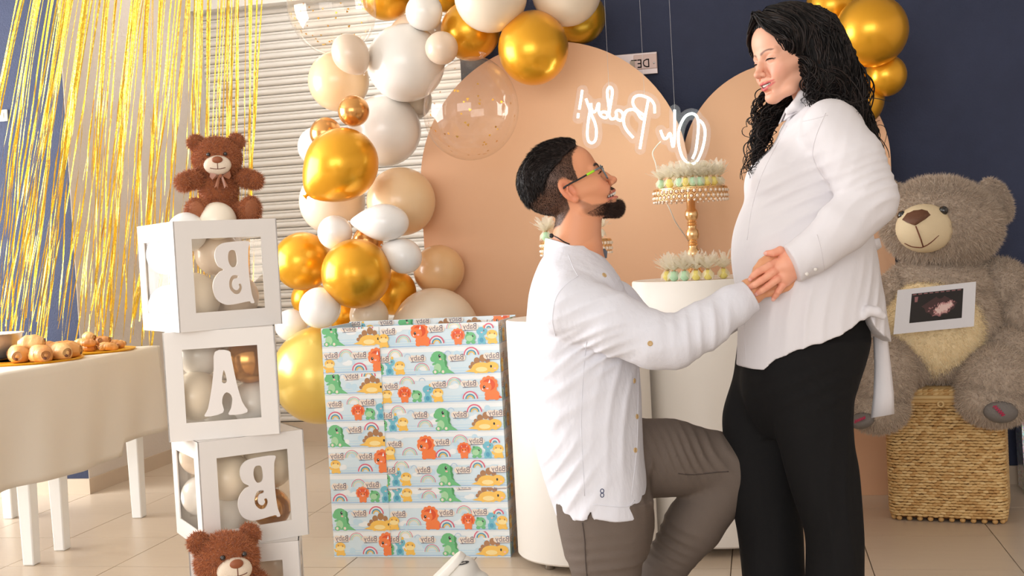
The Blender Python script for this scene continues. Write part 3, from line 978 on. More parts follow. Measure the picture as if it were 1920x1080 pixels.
B_ = [
 # px, py, rx, ry, Y, colour, label, knot dir, tail
 (725, -12, 50, 50, 5.62, 'gold', 'gold balloon at the top edge left of the small white one', (0, 0, 1), .3),
 (785, 85, 62, 62, 5.62, 'beige', 'beige balloon mostly hidden behind the big white one at the top', (0, 0, 1), .3),
 (795, 22, 35, 34, 5.20, 'white', 'small white balloon at the top between two gold ones', (0.5, .8, .3), .3),
 (761, 118, 71, 75, 5.30, 'white', 'very large milky white balloon in the upper part of the garland', (0, .3, 1), .3),
 (657, 101, 34, 39, 5.12, 'beige', 'small beige balloon with a dark knot beside the upper confetti balloon', (.55, .8, .1), .4),
 (635, 152, 54, 60, 5.40, 'peach', 'pale peach balloon behind the small beige one in front of the shutter', (0, 0, 1), .3),
 (828, 90, 31, 31, 5.14, 'beige', 'small beige balloon overlapping the large milky white one', (.2, -.3, 1), .3),
 (882, 58, 59, 53, 5.38, 'gold', 'gold balloon behind the small beige one below the cream one', (-.4, .2, .9), .3),
 (842, -18, 42, 42, 5.6, 'gold', 'gold balloon at the top edge behind the small white one', (0, 0, 1), .3),
 (920, -8, 68, 69, 5.10, 'cream', 'large cream balloon cut by the top edge over two gold ones', (0, 0, 1), .3),
 (1000, 90, 66, 72, 5.14, 'gold', 'big gold balloon hanging lowest at the top of the tan arch', (0, -.8, .5), .3),
 (1062, -17, 66, 66, 5.22, 'cream', 'large cream balloon cut by the top edge beside the dark gold one', (0, 0, 1), .3),
 (1085, 32, 51, 51, 5.48, 'dgold', 'dark gold balloon behind the cream one at the top of the arch', (0, 0, 1), .3),
 (722, 244, 60, 76, 5.42, 'white', 'tall milky white balloon above the big pear-shaped gold one', (-.2, -.2, 1), .2),
 (772, 188, 36, 40, 5.56, 'cream', 'cream balloon neck showing between the two milky white ones', (0, 0, 1), .3),
 (663, 208, 30, 29, 5.10, 'bronze', 'small bronze chrome balloon below the small beige one', (0, 0, 1), .2),
 (611, 250, 31, 29, 5.24, 'bronze', 'small bronze chrome balloon behind the top of the pear-shaped gold one', (0, 0, 1), .2),
 (596, 275, 36, 40, 5.45, 'white', 'white balloon half hidden at the left of the small bronze one', (0, 0, 1), .2),
 (640, 309, 71, 68, 5.02, 'gold', 'big pear-shaped gold balloon with its knot to the lower left', (-.80, .72, -.05), .65),
 (623, 378, 66, 58, 5.36, 'cream', 'cream balloon under the pear-shaped gold one', (0, 0, 1), .3),
 (752, 378, 66, 63, 5.30, 'peach', 'large peach balloon with a dark nub in front of the arch edge', (0, 0, 1), .2),
 (720, 417, 47, 35, 4.98, 'pearl', 'pearl white balloon with a long pointed tail to the left', (-1, -.02, -.05), 1.15),
 (690, 452, 30, 28, 5.16, 'bronze', 'small bronze balloon tucked behind the pearl white ones', (0, 0, 1), .2),
 (628, 436, 33, 32, 5.00, 'pearl', 'small white balloon between the two gold ones and the pear-shaped one', (0, 0, 1), .2),
 (568, 490, 52, 58, 5.22, 'gold', 'gold balloon at the left of the cluster with a crease along its lower side', (.2, .3, 1), .3),
 (580, 560, 34, 34, 5.40, 'gold', 'gold balloon mostly hidden behind the white one above the largest gold', (0, 0, 1), .3),
 (668, 513, 66, 65, 4.95, 'gold', 'round shiny gold balloon in the middle of the lower cluster', (0, 0, 1), .2),
 (756, 480, 36, 33, 5.02, 'pearl', 'pearl white balloon pointing left beside the tan one', (-.9, -.45, 0), .7),
 (738, 548, 42, 44, 5.26, 'gold', 'gold balloon in shade behind the round shiny one', (0, 0, 1), .2),
 (823, 507, 49, 47, 5.34, 'tan', 'tan balloon against the arch right of the pearl white ones', (0, 0, 1), .2),
 (600, 577, 39, 39, 4.90, 'pearl', 'white balloon in front between the gold ones, above the wrapped box corner', (.6, .2, .8), .2),
 (546, 610, 30, 31, 5.10, 'pearl', 'small white balloon low at the left edge of the garland', (0, 0, 1), .2),
 (692, 592, 37, 36, 5.06, 'cream', 'small cream balloon just above the rim of the wrapped box', (-.3, 0, 1), .2),
 (648, 592, 30, 34, 5.30, 'gold', 'gold balloon peeping out between the white and small cream ones', (0, 0, 1), .2),
 (816, 622, 92, 74, 5.18, 'cream', 'very large cream balloon behind the rim of the wrapped box', (0, 0, 1), .2),
 (602, 703, 92, 92, 5.02, 'pgold', 'largest pale gold balloon behind the left edge of the wrapped box', (0, 0, 1), .2)]
for a in B_:
    bal(a[0], a[1], a[2], a[3], a[4], a[5], a[6], gl, a[7], a[8])
gr = 'gold balloons behind the woman'
for a in [(1634, 58, 69, 66, 5.20, 'gold', 'biggest gold balloon right of the woman\'s hair', (0, 0, 1), .2),
          (1560, 12, 46, 50, 5.42, 'gold', 'gold balloon at the top edge behind the woman\'s crown', (0, 0, 1), .2),
          (1662, 142, 37, 39, 5.30, 'gold', 'small gold balloon below the biggest one on the right', (-.7, -.3, .5), .3),
          (1610, 182, 47, 58, 5.36, 'gold', 'gold balloon against the woman\'s hair below the biggest one', (0, -.8, .4), .3)]:
    bal(*a[:7], gr, a[7], a[8])
def confetti_balloon(px, py, rx, ry, Y, n, seed, label, low):
    c = PY(px, py, Y); r = math.sqrt(rx * ry) * depth(c) / FPX
    o = balloon(c, r, 'clear', label, 'clear confetti balloons', dirpx(-.3, -1, .2) if low else dirpx(.2, -1, 0), ry / rx, .2)
    rs = random.Random(seed)
    cb_ = MB()
    heart = [(0, -.5), (.45, 0), (.5, .3), (.25, .48), (0, .28), (-.25, .48), (-.5, .3), (-.45, 0)]
    for i in range(n):
        while True:
            v = np.array([rs.gauss(0, 1) for _ in range(3)]); v /= np.linalg.norm(v)
            if v[2] < .35 or rs.random() < .3: break
        s = rs.uniform(.0038, .0068)
        u = np.cross(v, [0, 0, 1.0]); u /= np.linalg.norm(u) + 1e-9; w = np.cross(v, u)
        a = rs.uniform(0, 6.28)
        u, w = u * math.cos(a) + w * math.sin(a), w * math.cos(a) - u * math.sin(a)
        q = v * .975
        cb_.poly([q + (u * x + w * y) * 2 * s / r for x, y in heart])
    R = np.array(o.rotation_euler.to_matrix())
    vv = np.array(cb_.v) @ R                     # into the balloon's own axes
    k = link('confetti', mesh_from('confetti', vv, cb_.f, m_conf, smooth=False), o)
    k['kind'] = 'stuff'
    return o
confetti_balloon(622, 12, 78, 88, 5.30, 70, 3, 'clear balloon with gold confetti at the top left of the garland', True)
confetti_balloon(883, 206, 87, 92, 5.10, 56, 4, 'clear balloon with gold heart confetti in front of the tan arch', False)
# ================================================================== STACK OF LETTER BOXES
m_card = mat('white_card', (236, 231, 226), .5)
m_pane = clear_mat('clear_pane', (251, 249, 246), haze=.02, gloss=.012, rough=.02, edge=.10)
m_letter = mat('letter_white', (238, 232, 228), .5)
SB = .335
LET = {
 'B': [[(-.02, .47), (.36, .47), (.345, .36), (.33, .16), (.335, -.12), (.36, -.34), (.40, -.46), (.34, -.47), (.30, -.44), (.0, -.47), (-.16, -.46), (-.30, -.38), (-.36, -.22), (-.33, -.08), (-.22, .03), (-.14, .06), (-.24, .12), (-.29, .24), (-.27, .36), (-.18, .44)],
       [(.02, .35), (.10, .33), (.125, .2), (.10, .11), (.02, .09), (-.035, .15), (-.05, .24), (-.03, .32)],
       [(.03, -.03), (.12, -.04), (.11, -.075), (.04, -.09), (.005, -.16), (.02, -.23), (.08, -.26), (.13, -.22), (.12, -.17), (.17, -.17), (.185, -.24), (.13, -.31), (.03, -.31), (-.05, -.23), (-.055, -.13), (-.02, -.06)]],
 'A': [[(-.12, .48), (.12, .48), (.16, .36), (.22, .0), (.30, -.30), (.38, -.46), (.06, -.48), (.10, -.38), (.13, -.25), (.10, -.17), (.03, -.14), (-.03, -.20), (-.05, -.30), (-.045, -.44), (-.36, -.48), (-.30, -.36), (-.22, -.08), (-.16, .22)],
       [(.015, .20), (.055, .02), (-.03, .02)]],
 'Y': [[(-.36, .46), (-.12, .46), (0, .12), (.12, .46), (.36, .46), (.12, -.02), (.14, -.46), (-.14, -.46), (-.12, -.02)]]}
def smooth_loop(l, k=3):
    p = [np.array(q) for q in l]; n = len(p); out = []
    for i in range(n):
        a, b, c, d = p[i - 1], p[i], p[(i + 1) % n], p[(i + 2) % n]
        for j in range(k):
            t = j / k
            out.append(tuple(.5 * (2 * b + (c - a) * t + (2 * a - 5 * b + 4 * c - d) * t * t + (3 * b - a - 3 * c + d) * t ** 3)))
    return out
for k_, c_ in (('cream', (252, 240, 220)), ('beige', (246, 228, 208)), ('white', (246, 244, 240))):  # lightened copies of the balloon colours, light painted in for the dim boxes
    BM['lightened_' + k_] = latex('balloon_lightened_' + k_, c_)
def letter_box(c, yaw, letter, label, open_top, blist, hint):
    """c: bottom centre; the front (-Y side of the box frame) is turned by yaw."""
    R = Rz(yaw)
    t = thing('letter_box', label, 'box', c, 'stacked white letter boxes')
    h = SB / 2; th = .004; fw = .055
    fb = MB()
    for k in range(4):
        Rk = R @ Rz(k * math.pi / 2)
        for (cx, cz, sx, sz) in ((0, fw / 2, SB, fw), (0, SB - fw / 2, SB, fw), (-h + fw / 2, SB / 2, fw, SB - 2 * fw), (h - fw / 2, SB / 2, fw, SB - 2 * fw)):
            fb.box(Rk @ np.array([cx, -h + th / 2, cz]) + c, (sx, th, sz), Rk)
    fb.box(R @ np.array([0, 0, .002]) + c, (SB - .002, SB - .002, .004), R)
    if not open_top:
        fb.box(R @ np.array([0, 0, SB - .002]) + c, (SB - .002, SB - .002, .004), R)
    obj('frame', fb, m_card, t, smooth=False)
    for k in range(4):
        Rk = R @ Rz(k * math.pi / 2)
        obj('pane', MB().box(Rk @ np.array([0, -h + th + .001, SB / 2]) + c, (SB - 2 * fw + .02, .0008, SB - 2 * fw + .02), Rk), m_pane, t, smooth=False)
    if letter:
        v, f = shape_mesh([smooth_loop(l) for l in LET[letter]], .006)
        H = .205
        vv = [R @ np.array([p[0] * H * .84 + .006, -h - .003 - p[2], SB / 2 + .002 + p[1] * H]) + c for p in v]
        obj('letter', MB().add(vv, f), m_letter, t, smooth=False)
    for i, (x, y, z, r, key, d) in enumerate(blist):
        q = R @ np.array([x, y, z]) + c
        balloon(q, r, 'lightened_' + key if 'lightened_' + key in BM else key, d, 'balloons inside the letter boxes', R @ np.array([.3, .8, .3]), 1.04, .3)
    return t
DB = 3.77
def box_c(px, z, d=DB):
    hor = P(px, 500, d)
    return np.array([hor[0], hor[1], z])
def facing(c):
    return math.atan2(c[0], c[1])
zb_ = [0, SB, 2 * SB, 3 * SB]
c4, c3, c2, c1 = box_c(433, zb_[0] + .0005), box_c(423, zb_[1] + .001), box_c(408, zb_[2] + .0015), box_c(391, zb_[3] + .002)
def vyaw(c, deg):
    return -facing(c) + math.radians(deg)
letter_box(c1, vyaw(c1, 21), 'B', 'topmost white letter box with a mirrored B and a bear on it', True,
 [(-.075, -.05, .095, .083, 'cream', 'cream balloon at the lower left in the top letter box'), (.085, .02, .088, .082, 'beige', 'beige balloon low behind the stem in the top letter box'),
  (.02, -.03, .235, .072, 'beige', 'beige balloon behind the top of the letter in the top box'), (-.10, .09, .24, .066, 'white', 'white balloon seen through the side pane of the top letter box'),
  (-.10, .095, .075, .068, 'white', 'white balloon low at the side pane of the top letter box'),
  (.005, -.085, .335, .060, 'cream', 'cream balloon bulging out of the open top box in front of the bear'), (-.085, -.06, .305, .062, 'white', 'white balloon bulging out of the open top box at its left')], '')
letter_box(c2, vyaw(c2, -3), 'A', 'second white letter box from the top, with a mirrored A', False,
 [(-.085, -.06, .125, .078, 'cream', 'cream balloon at the left behind the letter in the second box'), (.085, -.07, .23, .076, 'bronze', 'bronze balloon at the upper right in the second letter box'),
  (.09, -.06, .09, .072, 'pearl', 'pearl balloon at the lower right in the second letter box'), (-.07, -.02, .25, .068, 'white', 'white balloon at the upper left in the second letter box'),
  (-.02, .08, .08, .075, 'white', 'white balloon at the bottom back of the second letter box'), (.0, .08, .24, .07, 'cream', 'cream balloon at the top back of the second letter box')], '')
letter_box(c3, vyaw(c3, 16), 'B', 'third white letter box from the top, with a mirrored B and a gold balloon', False,
 [(-.05, -.07, .20, .075, 'cream', 'cream balloon left of the letter in the third box'), (.085, -.05, .225, .085, 'cream', 'cream balloon at the upper right in the third letter box'),
  (-.06, -.04, .085, .073, 'white', 'white balloon at the lower left in the third letter box'), (.075, -.085, .085, .062, 'bronze', 'bronze balloon low behind the letter in the third box'),
  (-.105, .08, .255, .06, 'beige', 'beige balloon high at the side pane of the third letter box'), (-.10, .085, .125, .066, 'pearl', 'pearl balloon low at the side pane of the third letter box')], '')
letter_box(c4, vyaw(c4, -4), None, 'lowest white letter box, its window partly hidden by the standing brown bear', False,
 [(.09, -.03, .24, .078, 'beige', 'beige balloon at the upper right in the lowest letter box'), (.08, -.05, .09, .078, 'cream', 'cream balloon at the right in the lowest letter box'),
  (-.09, -.05, .10, .075, 'pearl', 'pearl balloon at the left in the lowest letter box'), (-.05, .04, .25, .07, 'cream', 'cream balloon at the top back of the lowest letter box')], '')

# ================================================================== PLUSH BEARS
m_bf = [mat('bear_fur_a', (182, 108, 60), .8, sheen=.3), mat('bear_fur_b', (160, 90, 48), .8, sheen=.3), mat('bear_fur_c', (202, 128, 80), .8, sheen=.3)]
m_bsk = mat('bear_skin', (150, 84, 46), .9)
m_muz = mat('bear_muzzle', (236, 218, 196), .8, bump=(300, .2))
m_bno = mat('bear_nose', (150, 84, 50), .5)
m_eye = mat('bear_eye', (16, 14, 16), .12, coat=1)
m_pad = mat('bear_pad', (158, 94, 58), .75, bump=(200, .2))
m_rib = mat('satin_ribbon', (166, 104, 72), .3, sheen=.4)
m_thr = mat('stitch_brown', (112, 62, 40), .7)
def bear(c, face_yaw, s, label, standing, furn=9000, head_tilt=(0, 0), pal=None):
    """c: base; face direction -Y turned by face_yaw; s: scale, heights in units of a 0.25 m sitting bear."""
    R = Rz(face_yaw)
    t = thing('teddy_bear', label, 'teddy bear', c)
    T = lambda p: R @ (np.array(p, float) * s) + c
    sz = 1.0
    lift = .10 if standing else .045
    def part(name, ells, n, L=.011, parent=None, mm=m_bsk, fr=True, lean=(0, 0, -.45)):
        b = MB()
        for cc, rr, rot in ells:
            b.ell(T(cc), np.array(rr) * s, R @ rot if rot is not None else R, n=22, m=14)
        o = obj(name, b, mm, parent or t)
        if fr:
            fur(b.v, b.f, n, L * s, .0016 * s, m_bf, 'fur', o, seed=len(name) + n, lean=lean, jitter=.45, shades=3)
        return o
    I = None
    z0 = lift
    part('body', [((0, .005, .072 + z0), (.062, .052, .075), I)] + ([((0, .008, .055), (.066, .056, .056), I)] if not standing else []) + ([((0, .005, .03 + z0), (.055, .048, .06), I)] if standing else []), furn)
    Rh = Rz(head_tilt[0]) @ Rx(head_tilt[1])
    hc = np.array([0, -.006, .172 + z0])
    H = lambda p: tuple(hc + Rh @ np.array(p))
    head = part('head', [(H((0, 0, 0)), (.077, .066, .068), Rh)], furn, .010)
    for sx in (-1, 1):
        part('ear', [(H((sx * .063, .006, .052)), (.027, .014, .026), Rh @ Ry(sx * .5))], furn // 6, .009, parent=head)
        obj('eye', MB().ell(T(H((sx * .026, -.0605, .014))), .0068 * s, n=12, m=8), m_eye, head)
    muz = obj('muzzle', MB().ell(T(H((0, -.058, -.020))), np.array((.043, .026, .032)) * s, R @ Rh, n=24, m=14), m_muz, head)
    obj('nose', MB().ell(T(H((0, -.0815, -.003))), np.array((.017, .008, .011)) * s, R @ Rh, n=14, m=10), m_bno, head)
    mb = MB()
    def mz(x, z):   # on the muzzle
        q = 1 - (x / .043) ** 2 - ((z + .020) / .032) ** 2
        return T(H((x, -.058 - .026 * math.sqrt(max(q, 0)) - .0006, z)))
    mb.tube([mz(0, z) for z in np.linspace(-.010, -.032, 6)], .0011 * s, 5)
    mb.tube([mz(x, -.032 + 6.5 * x * x) for x in np.linspace(-.024, .024, 11)], .0011 * s, 5)
    obj('mouth_stitch', mb, m_thr, head)
    if standing:
        for sx in (-1, 1):
            part('leg', [((sx * .036, 0, .055), (.033, .036, .060), I), ((sx * .038, -.018, .022), (.032, .046, .023), I)], furn // 3)
            part('arm', [((sx * .075, -.012, .098 + z0), (.026, .027, .056), Ry(-sx * .6))], furn // 3)
    else:
        for sx in (-1, 1):
            part('leg', [((sx * .055, -.055, .032), (.032, .060, .032), Rz(sx * .55)), ((sx * .082, -.095, .042), (.037, .026, .046), Rz(sx * .45) @ Rx(.15))], furn // 2)
            obj('foot_pad', MB().ell(T((sx * .0845, -.1115, .043)), np.array((.027, .013, .035)) * s, R @ Rz(sx * .45) @ Rx(.15), n=18, m=10), m_pad, t)
            part('arm', [((sx * .085, -.022, .105 + z0), (.044, .027, .030), Ry(sx * .30) @ Rz(sx * -.25)), ((sx * .112, -.036, .096 + z0), (.026, .026, .028), I)], furn // 3)
    bow = MB()
    bz = .112 + z0
    for sx in (-1, 1):
        bow.add([T(p) for p in ((sx * .003, -.062, bz), (sx * .030, -.066, bz + .015), (sx * .033, -.064, bz - .002), (sx * .026, -.066, bz - .012), (sx * .014, -.072, bz + .002))],
                [(0, 4, 1), (1, 4, 2), (2, 4, 3), (3, 4, 0)])
        bow.add([T(p) for p in ((sx * .001, -.064, bz), (sx * .007, -.066, bz - .001), (sx * .022, -.066, bz - .038), (sx * .010, -.067, bz - .041), (sx * .014, -.069, bz - .034))],
                [(0, 1, 4), (0, 4, 3), (1, 2, 4)])
    bow.ell(T((0, -.066, bz)), np.array((.006, .006, .007)) * s, R, n=10, m=6)
    bo = obj('bow', bow, m_rib, t, smooth=False)
    md = bo.modifiers.new('thickness', 'SOLIDIFY'); md.thickness = .0012
    return t
top1 = zb_[3] + SB + .002
bc1 = P(412, 384, 3.80); bc1 = np.array([bc1[0], bc1[1], top1 - .012])
# a carton lid inside the open top carries the bear
bear(bc1, -facing(bc1) + .12, 1.0, 'brown plush bear sitting on top of the letter box stack', False, head_tilt=(-.12, .10))
bc2 = P(428, 1100, 3.50); bc2 = np.array([bc2[0], bc2[1], 0])
zt2 = P(423, 998, 3.50)[2]
bear(bc2, -facing(bc2) + .15, zt2 / .338, 'brown plush bear standing on the floor in front of the lowest letter box', True, head_tilt=(.12, -.12))

# ================================================================== WRAPPED BOX
m_paper = mat('wrap_paper', (214, 232, 242), .3, coat=.35, var=(9, .06))
PC = {}
def pc(name, rgb):
    PC[name] = len(PC); return mat('print_' + name, rgb, .32, coat=.3)
PRM = [pc('white', (238, 243, 245)), pc('bluelight', (196, 224, 240)), pc('blue', (172, 202, 230)), pc('green', (112, 192, 132)), pc('dgreen', (80, 158, 100)), pc('lgreen', (170, 216, 170)),
       pc('orange', (244, 130, 72)), pc('dorange', (226, 88, 48)), pc('yellow', (246, 196, 92)), pc('lyellow', (250, 226, 160)), pc('brown', (172, 124, 84)), pc('teal', (116, 190, 208)),
       pc('dteal', (80, 158, 190)), pc('pink', (226, 92, 120)), pc('lpink', (248, 190, 190)), pc('ink', (112, 102, 118)), pc('black', (40, 36, 40)), pc('peach', (240, 226, 212))]
class Stamp:
    def __init__(s): s.items = []
    def e(s, c, x, y, rx, ry=None, rot=0, n=14):
        ry = rx if ry is None else ry
        s.items.append((PC[c], [(x + rx * math.cos(a) * math.cos(rot) - ry * math.sin(a) * math.sin(rot), y + rx * math.cos(a) * math.sin(rot) + ry * math.sin(a) * math.cos(rot)) for a in np.linspace(0, 2 * math.pi, n, endpoint=False)]))
        return s
    def p(s, c, pts):
        s.items.append((PC[c], pts)); return s
    def arc(s, c, x, y, r, w, a0=0, a1=math.pi, n=12):
        A = np.linspace(a0, a1, n)
        for a, b in zip(A[:-1], A[1:]):
            s.items.append((PC[c], [(x + r * math.cos(a), y + r * math.sin(a)), (x + (r + w) * math.cos(a), y + (r + w) * math.sin(a)), (x + (r + w) * math.cos(b), y + (r + w) * math.sin(b)), (x + r * math.cos(b), y + r * math.sin(b))]))
        return s
# stamps drawn about their foot, unit = zoom px of the photograph (2.076 per picture px)
def rainbow(small=False, thin=False):
    S = Stamp()
    cols = ['pink', 'white', 'dteal', 'yellow'] if not thin else ['pink', 'lgreen', 'lyellow']
    r = 30 if not small else 20
    w = 5.2 if not thin else 3.2
    for c in cols:
        S.arc(c, 0, 0, r - w, w * (.8 if not thin else .6)); r -= w * (1 if not thin else 1.6)
    return S
def thinarc():
    return Stamp().arc('blue', 0, 0, 10, 2.4)
def trex():
    S = Stamp()
    S.p('green', [(20, 40), (36, 14), (58, -2), (30, 0), (10, 2)])
    S.e('green', 4, 26, 22, 26); S.e('green', -2, 60, 26, 22); S.e('green', -20, 54, 12, 12)
    S.p('dgreen', [(20, 74), (30, 64), (27, 50), (32, 40), (29, 28), (36, 18), (24, 24), (20, 50)])
    S.e('lgreen', -6, 20, 14, 17); S.e('green', -14, 6, 12, 9); S.e('green', 16, 6, 13, 9)
    S.e('peach', -16, 6, 5, 5.5); S.e('peach', 14, 6, 5, 5.5)
    S.p('green', [(-14, 42), (-26, 36), (-24, 30), (-10, 34)]); S.e('black', 4, 64, 4.5, 6.5); S.e('white', 5.5, 66.5, 1.6); S.e('lpink', 6, 52, 5, 3)
    return S
def stego():
    S = Stamp()
    for x, y, r in ((-42, 20, 6), (-32, 30, 8), (-16, 42, 11), (6, 50, 12), (24, 42, 9)):
        S.e('brown', x, y, r, r * 1.15)
    S.p('yellow', [(-62, 4), (-40, 12), (-30, 26), (0, 34), (30, 30), (30, 0), (-30, 0)])
    S.e('yellow', 0, 16, 36, 20); S.e('yellow', 38, 18, 26, 19); S.e('yellow', -20, 4, 10, 8); S.e('yellow', 16, 4, 10, 8); S.e('yellow', 40, 4, 9, 7)
    S.e('lyellow', 0, 10, 22, 9); S.e('black', 36, 20, 3.6, 5); S.e('lpink', 50, 12, 5, 3)
    return S
def trike():
    S = Stamp()
    S.p('dorange', [(20, 30), (44, 12), (58, 4), (40, 4)])
    S.e('orange', 14, 18, 28, 19)
    for a in np.linspace(-.7, 3.3, 8):
        S.e('orange', 4 + 26 * math.cos(a), 54 + 24 * math.sin(a), 9, 9)
    S.e('dorange', 4, 54, 24, 22); S.e('orange', -8, 46, 22, 19)
    S.p('white', [(2, 60), (10, 60), (8, 74)]); S.p('white', [(-22, 36), (-16, 34), (-22, 44)])
    S.e('black', -14, 46, 4.5, 6); S.e('white', -13, 48, 1.6); S.e('orange', -4, 5, 10, 8); S.e('orange', 30, 5, 10, 8); S.e('lpink', -2, 40, 5, 3)
    return S
def friend_trike():
    S = Stamp()
    for a in np.linspace(-.6, 3.7, 9):
        S.e('orange', 20 * math.cos(a), 34 + 18 * math.sin(a), 7, 7)
    S.e('dorange', 0, 33, 21, 19); S.e('orange', 0, 14, 15, 14); S.e('orange', -8, 3, 6, 5); S.e('orange', 8, 3, 6, 5)
    S.p('white', [(-10, 42), (-6, 38), (-11, 48)]); S.p('white', [(8, 38), (12, 42), (12, 49)]); S.p('white', [(-2, 28), (2, 28), (0, 36)])
    S.e('orange', 0, 27, 13, 11); S.e('black', -6, 30, 1.8, 2.6); S.e('black', 6, 30, 1.8, 2.6); S.e('lpink', 0, 24, 5, 3)
    return S
def friend_green():
    return Stamp().e('green', 0, 24, 20, 19).e('lgreen', -4, 20, 13, 11).e('green', -10, 5, 8, 6).e('green', 10, 5, 8, 6).e('dgreen', -10, 40, 5, 4).e('black', 9, 29, 2.8, 4.2).e('white', 10, 31, 1.1)
def friend_blue():
    return Stamp().e('teal', 0, 12, 15, 13).e('teal', 2, 44, 20, 16).e('teal', 0, 26, 9, 16).e('yellow', 12, 60, 5, 6).e('dteal', 0, 12, 8, 9).e('teal', -8, 2, 6, 5).e('teal', 9, 2, 6, 5).e('ink', 10, 46, 2.4, 3.4).e('lpink', 2, 40, 4, 2.4)
def friend_yellow():
    return Stamp().e('yellow', 0, 12, 16, 13).e('yellow', 0, 32, 20, 16).e('lyellow', 0, 25, 17, 9).e('yellow', -11, 3, 7, 6).e('yellow', 12, 3, 7, 6).e('yellow', -20, 17, 4, 8, .6).e('brown', -8, 36, 2.4, 3.4).e('brown', 9, 34, 2.4, 3.4)
def friends(parts='oGby'):
    S = Stamp()
    X = {'o': -62, 'G': -15, 'b': 26, 'y': 66}
    for ch, f in (('o', friend_trike), ('G', friend_green), ('b', friend_blue), ('y', friend_yellow)):
        if ch in parts:
            for c, pts in f().items:
                S.items.append((c, [(x + X[ch], y) for x, y in pts]))
    return S
bab_v, bab_f = text_mesh('Baby', 30)
def babyword():
    S = Stamp()
    for dx, dy in ((0, 0),):
        S.e('peach', -20, 2, 14, 12); S.e('peach', 0, 2, 16, 12); S.e('peach', 18, 0, 14, 12)
    for f in bab_f:
        pts = [(-bab_v[i][0] * .92, bab_v[i][1] * 1.0 + 3) for i in f][::-1]
        S.items.append((PC['ink'], pts))
    S.p('ink', [(-26, -11), (26, -9), (26, -11), (-26, -13)])
    return S
ST = {'R': rainbow(), 'r': rainbow(True), 't': rainbow(False, True), 'T': trex(), 'S': stego(), 'K': trike(), 'F': friends(), 'E': friends('Gby'), 'Y': friends('y'), 'W': babyword(), 'a': thinarc()}
# rows: (stamp, x, height of its foot above the row bottom)
ROW_A = [('W', 40, 62), ('t', 95, 22), ('K', 155, 8), ('W', 222, 66), ('R', 222, 14), ('F', 365, 8), ('W', 350, 68), ('t', 290, 66), ('r', 420, 62), ('Y', -46, 8)]
ROW_B = [('E', 10, 10), ('W', 10, 64), ('t', 60, 74), ('W', 145, 64), ('t', 160, 20), ('a', 108, 72), ('T', 226, 8), ('W', 295, 62), ('R', 350, 72), ('S', 385, 8), ('W', 428, 64), ('a', 262, 78)]
ROW_C = [('Y', -46, 8), ('W', 38, 66), ('F', 150, 8), ('t', 100, 74), ('a', 158, 84), ('W', 222, 68), ('t', 280, 66), ('W', 337, 68), ('R', 337, 14), ('K', 405, 10)]
LR_A = [('T', 34, 6), ('W', 110, 66), ('R', 175, 66), ('S', 185, 6), ('a', 74, 66)]
LR_B = [('W', 34, 68), ('Y', -40, 8), ('t', 92, 64), ('W', 146, 66), ('R', 142, 12), ('K', 208, 8)]
LR_C = [('W', 38, 66), ('t', 112, 66), ('R', 36, 12), ('F', 188, 8), ('W', 166, 70)]
gx0, gx1 = -1.737, -1.008
gy0, gy1 = 4.462, 4.80
gzt = .928
gift = thing('wrapped_box', 'tall open box wrapped in pale blue baby paper printed with dinosaurs and rainbows', 'box', ((gx0 + gx1) / 2, (gy0 + gy1) / 2, 0))
th = .006
gb = MB()
for lo, hi in (((gx0, gy0, 0), (gx1, gy0 + th, gzt)), ((gx0, gy1 - th, .0), (gx1, gy1, gzt + .004)), ((gx0, gy0 + th, 0), (gx0 + th, gy1 - th, gzt)), ((gx1 - th, gy0 + th, 0), (gx1, gy1 - th, gzt)), ((gx0 + th, gy0 + th, 0), (gx1 - th, gy1 - th, .006))):
    lo, hi = np.array(lo), np.array(hi)
    gb.box((lo + hi) / 2, hi - lo)
obj('carton', gb, m_paper, gift, smooth=False)
def clip_poly(pts, x0, x1, y0, y1):
    for ax, lim, sg in ((0, x0, 1), (0, x1, -1), (1, y0, 1), (1, y1, -1)):
        out = []
        for i in range(len(pts)):
            a, b = pts[i - 1], pts[i]
            ia, ib = sg * (a[ax] - lim) >= 0, sg * (b[ax] - lim) >= 0
            if ia != ib:
                t = (lim - a[ax]) / (b[ax] - a[ax])
                out.append((a[0] + t * (b[0] - a[0]), a[1] + t * (b[1] - a[1])))
            if ib: out.append(b)
        pts = out
        if len(pts) < 3: return []
    return pts
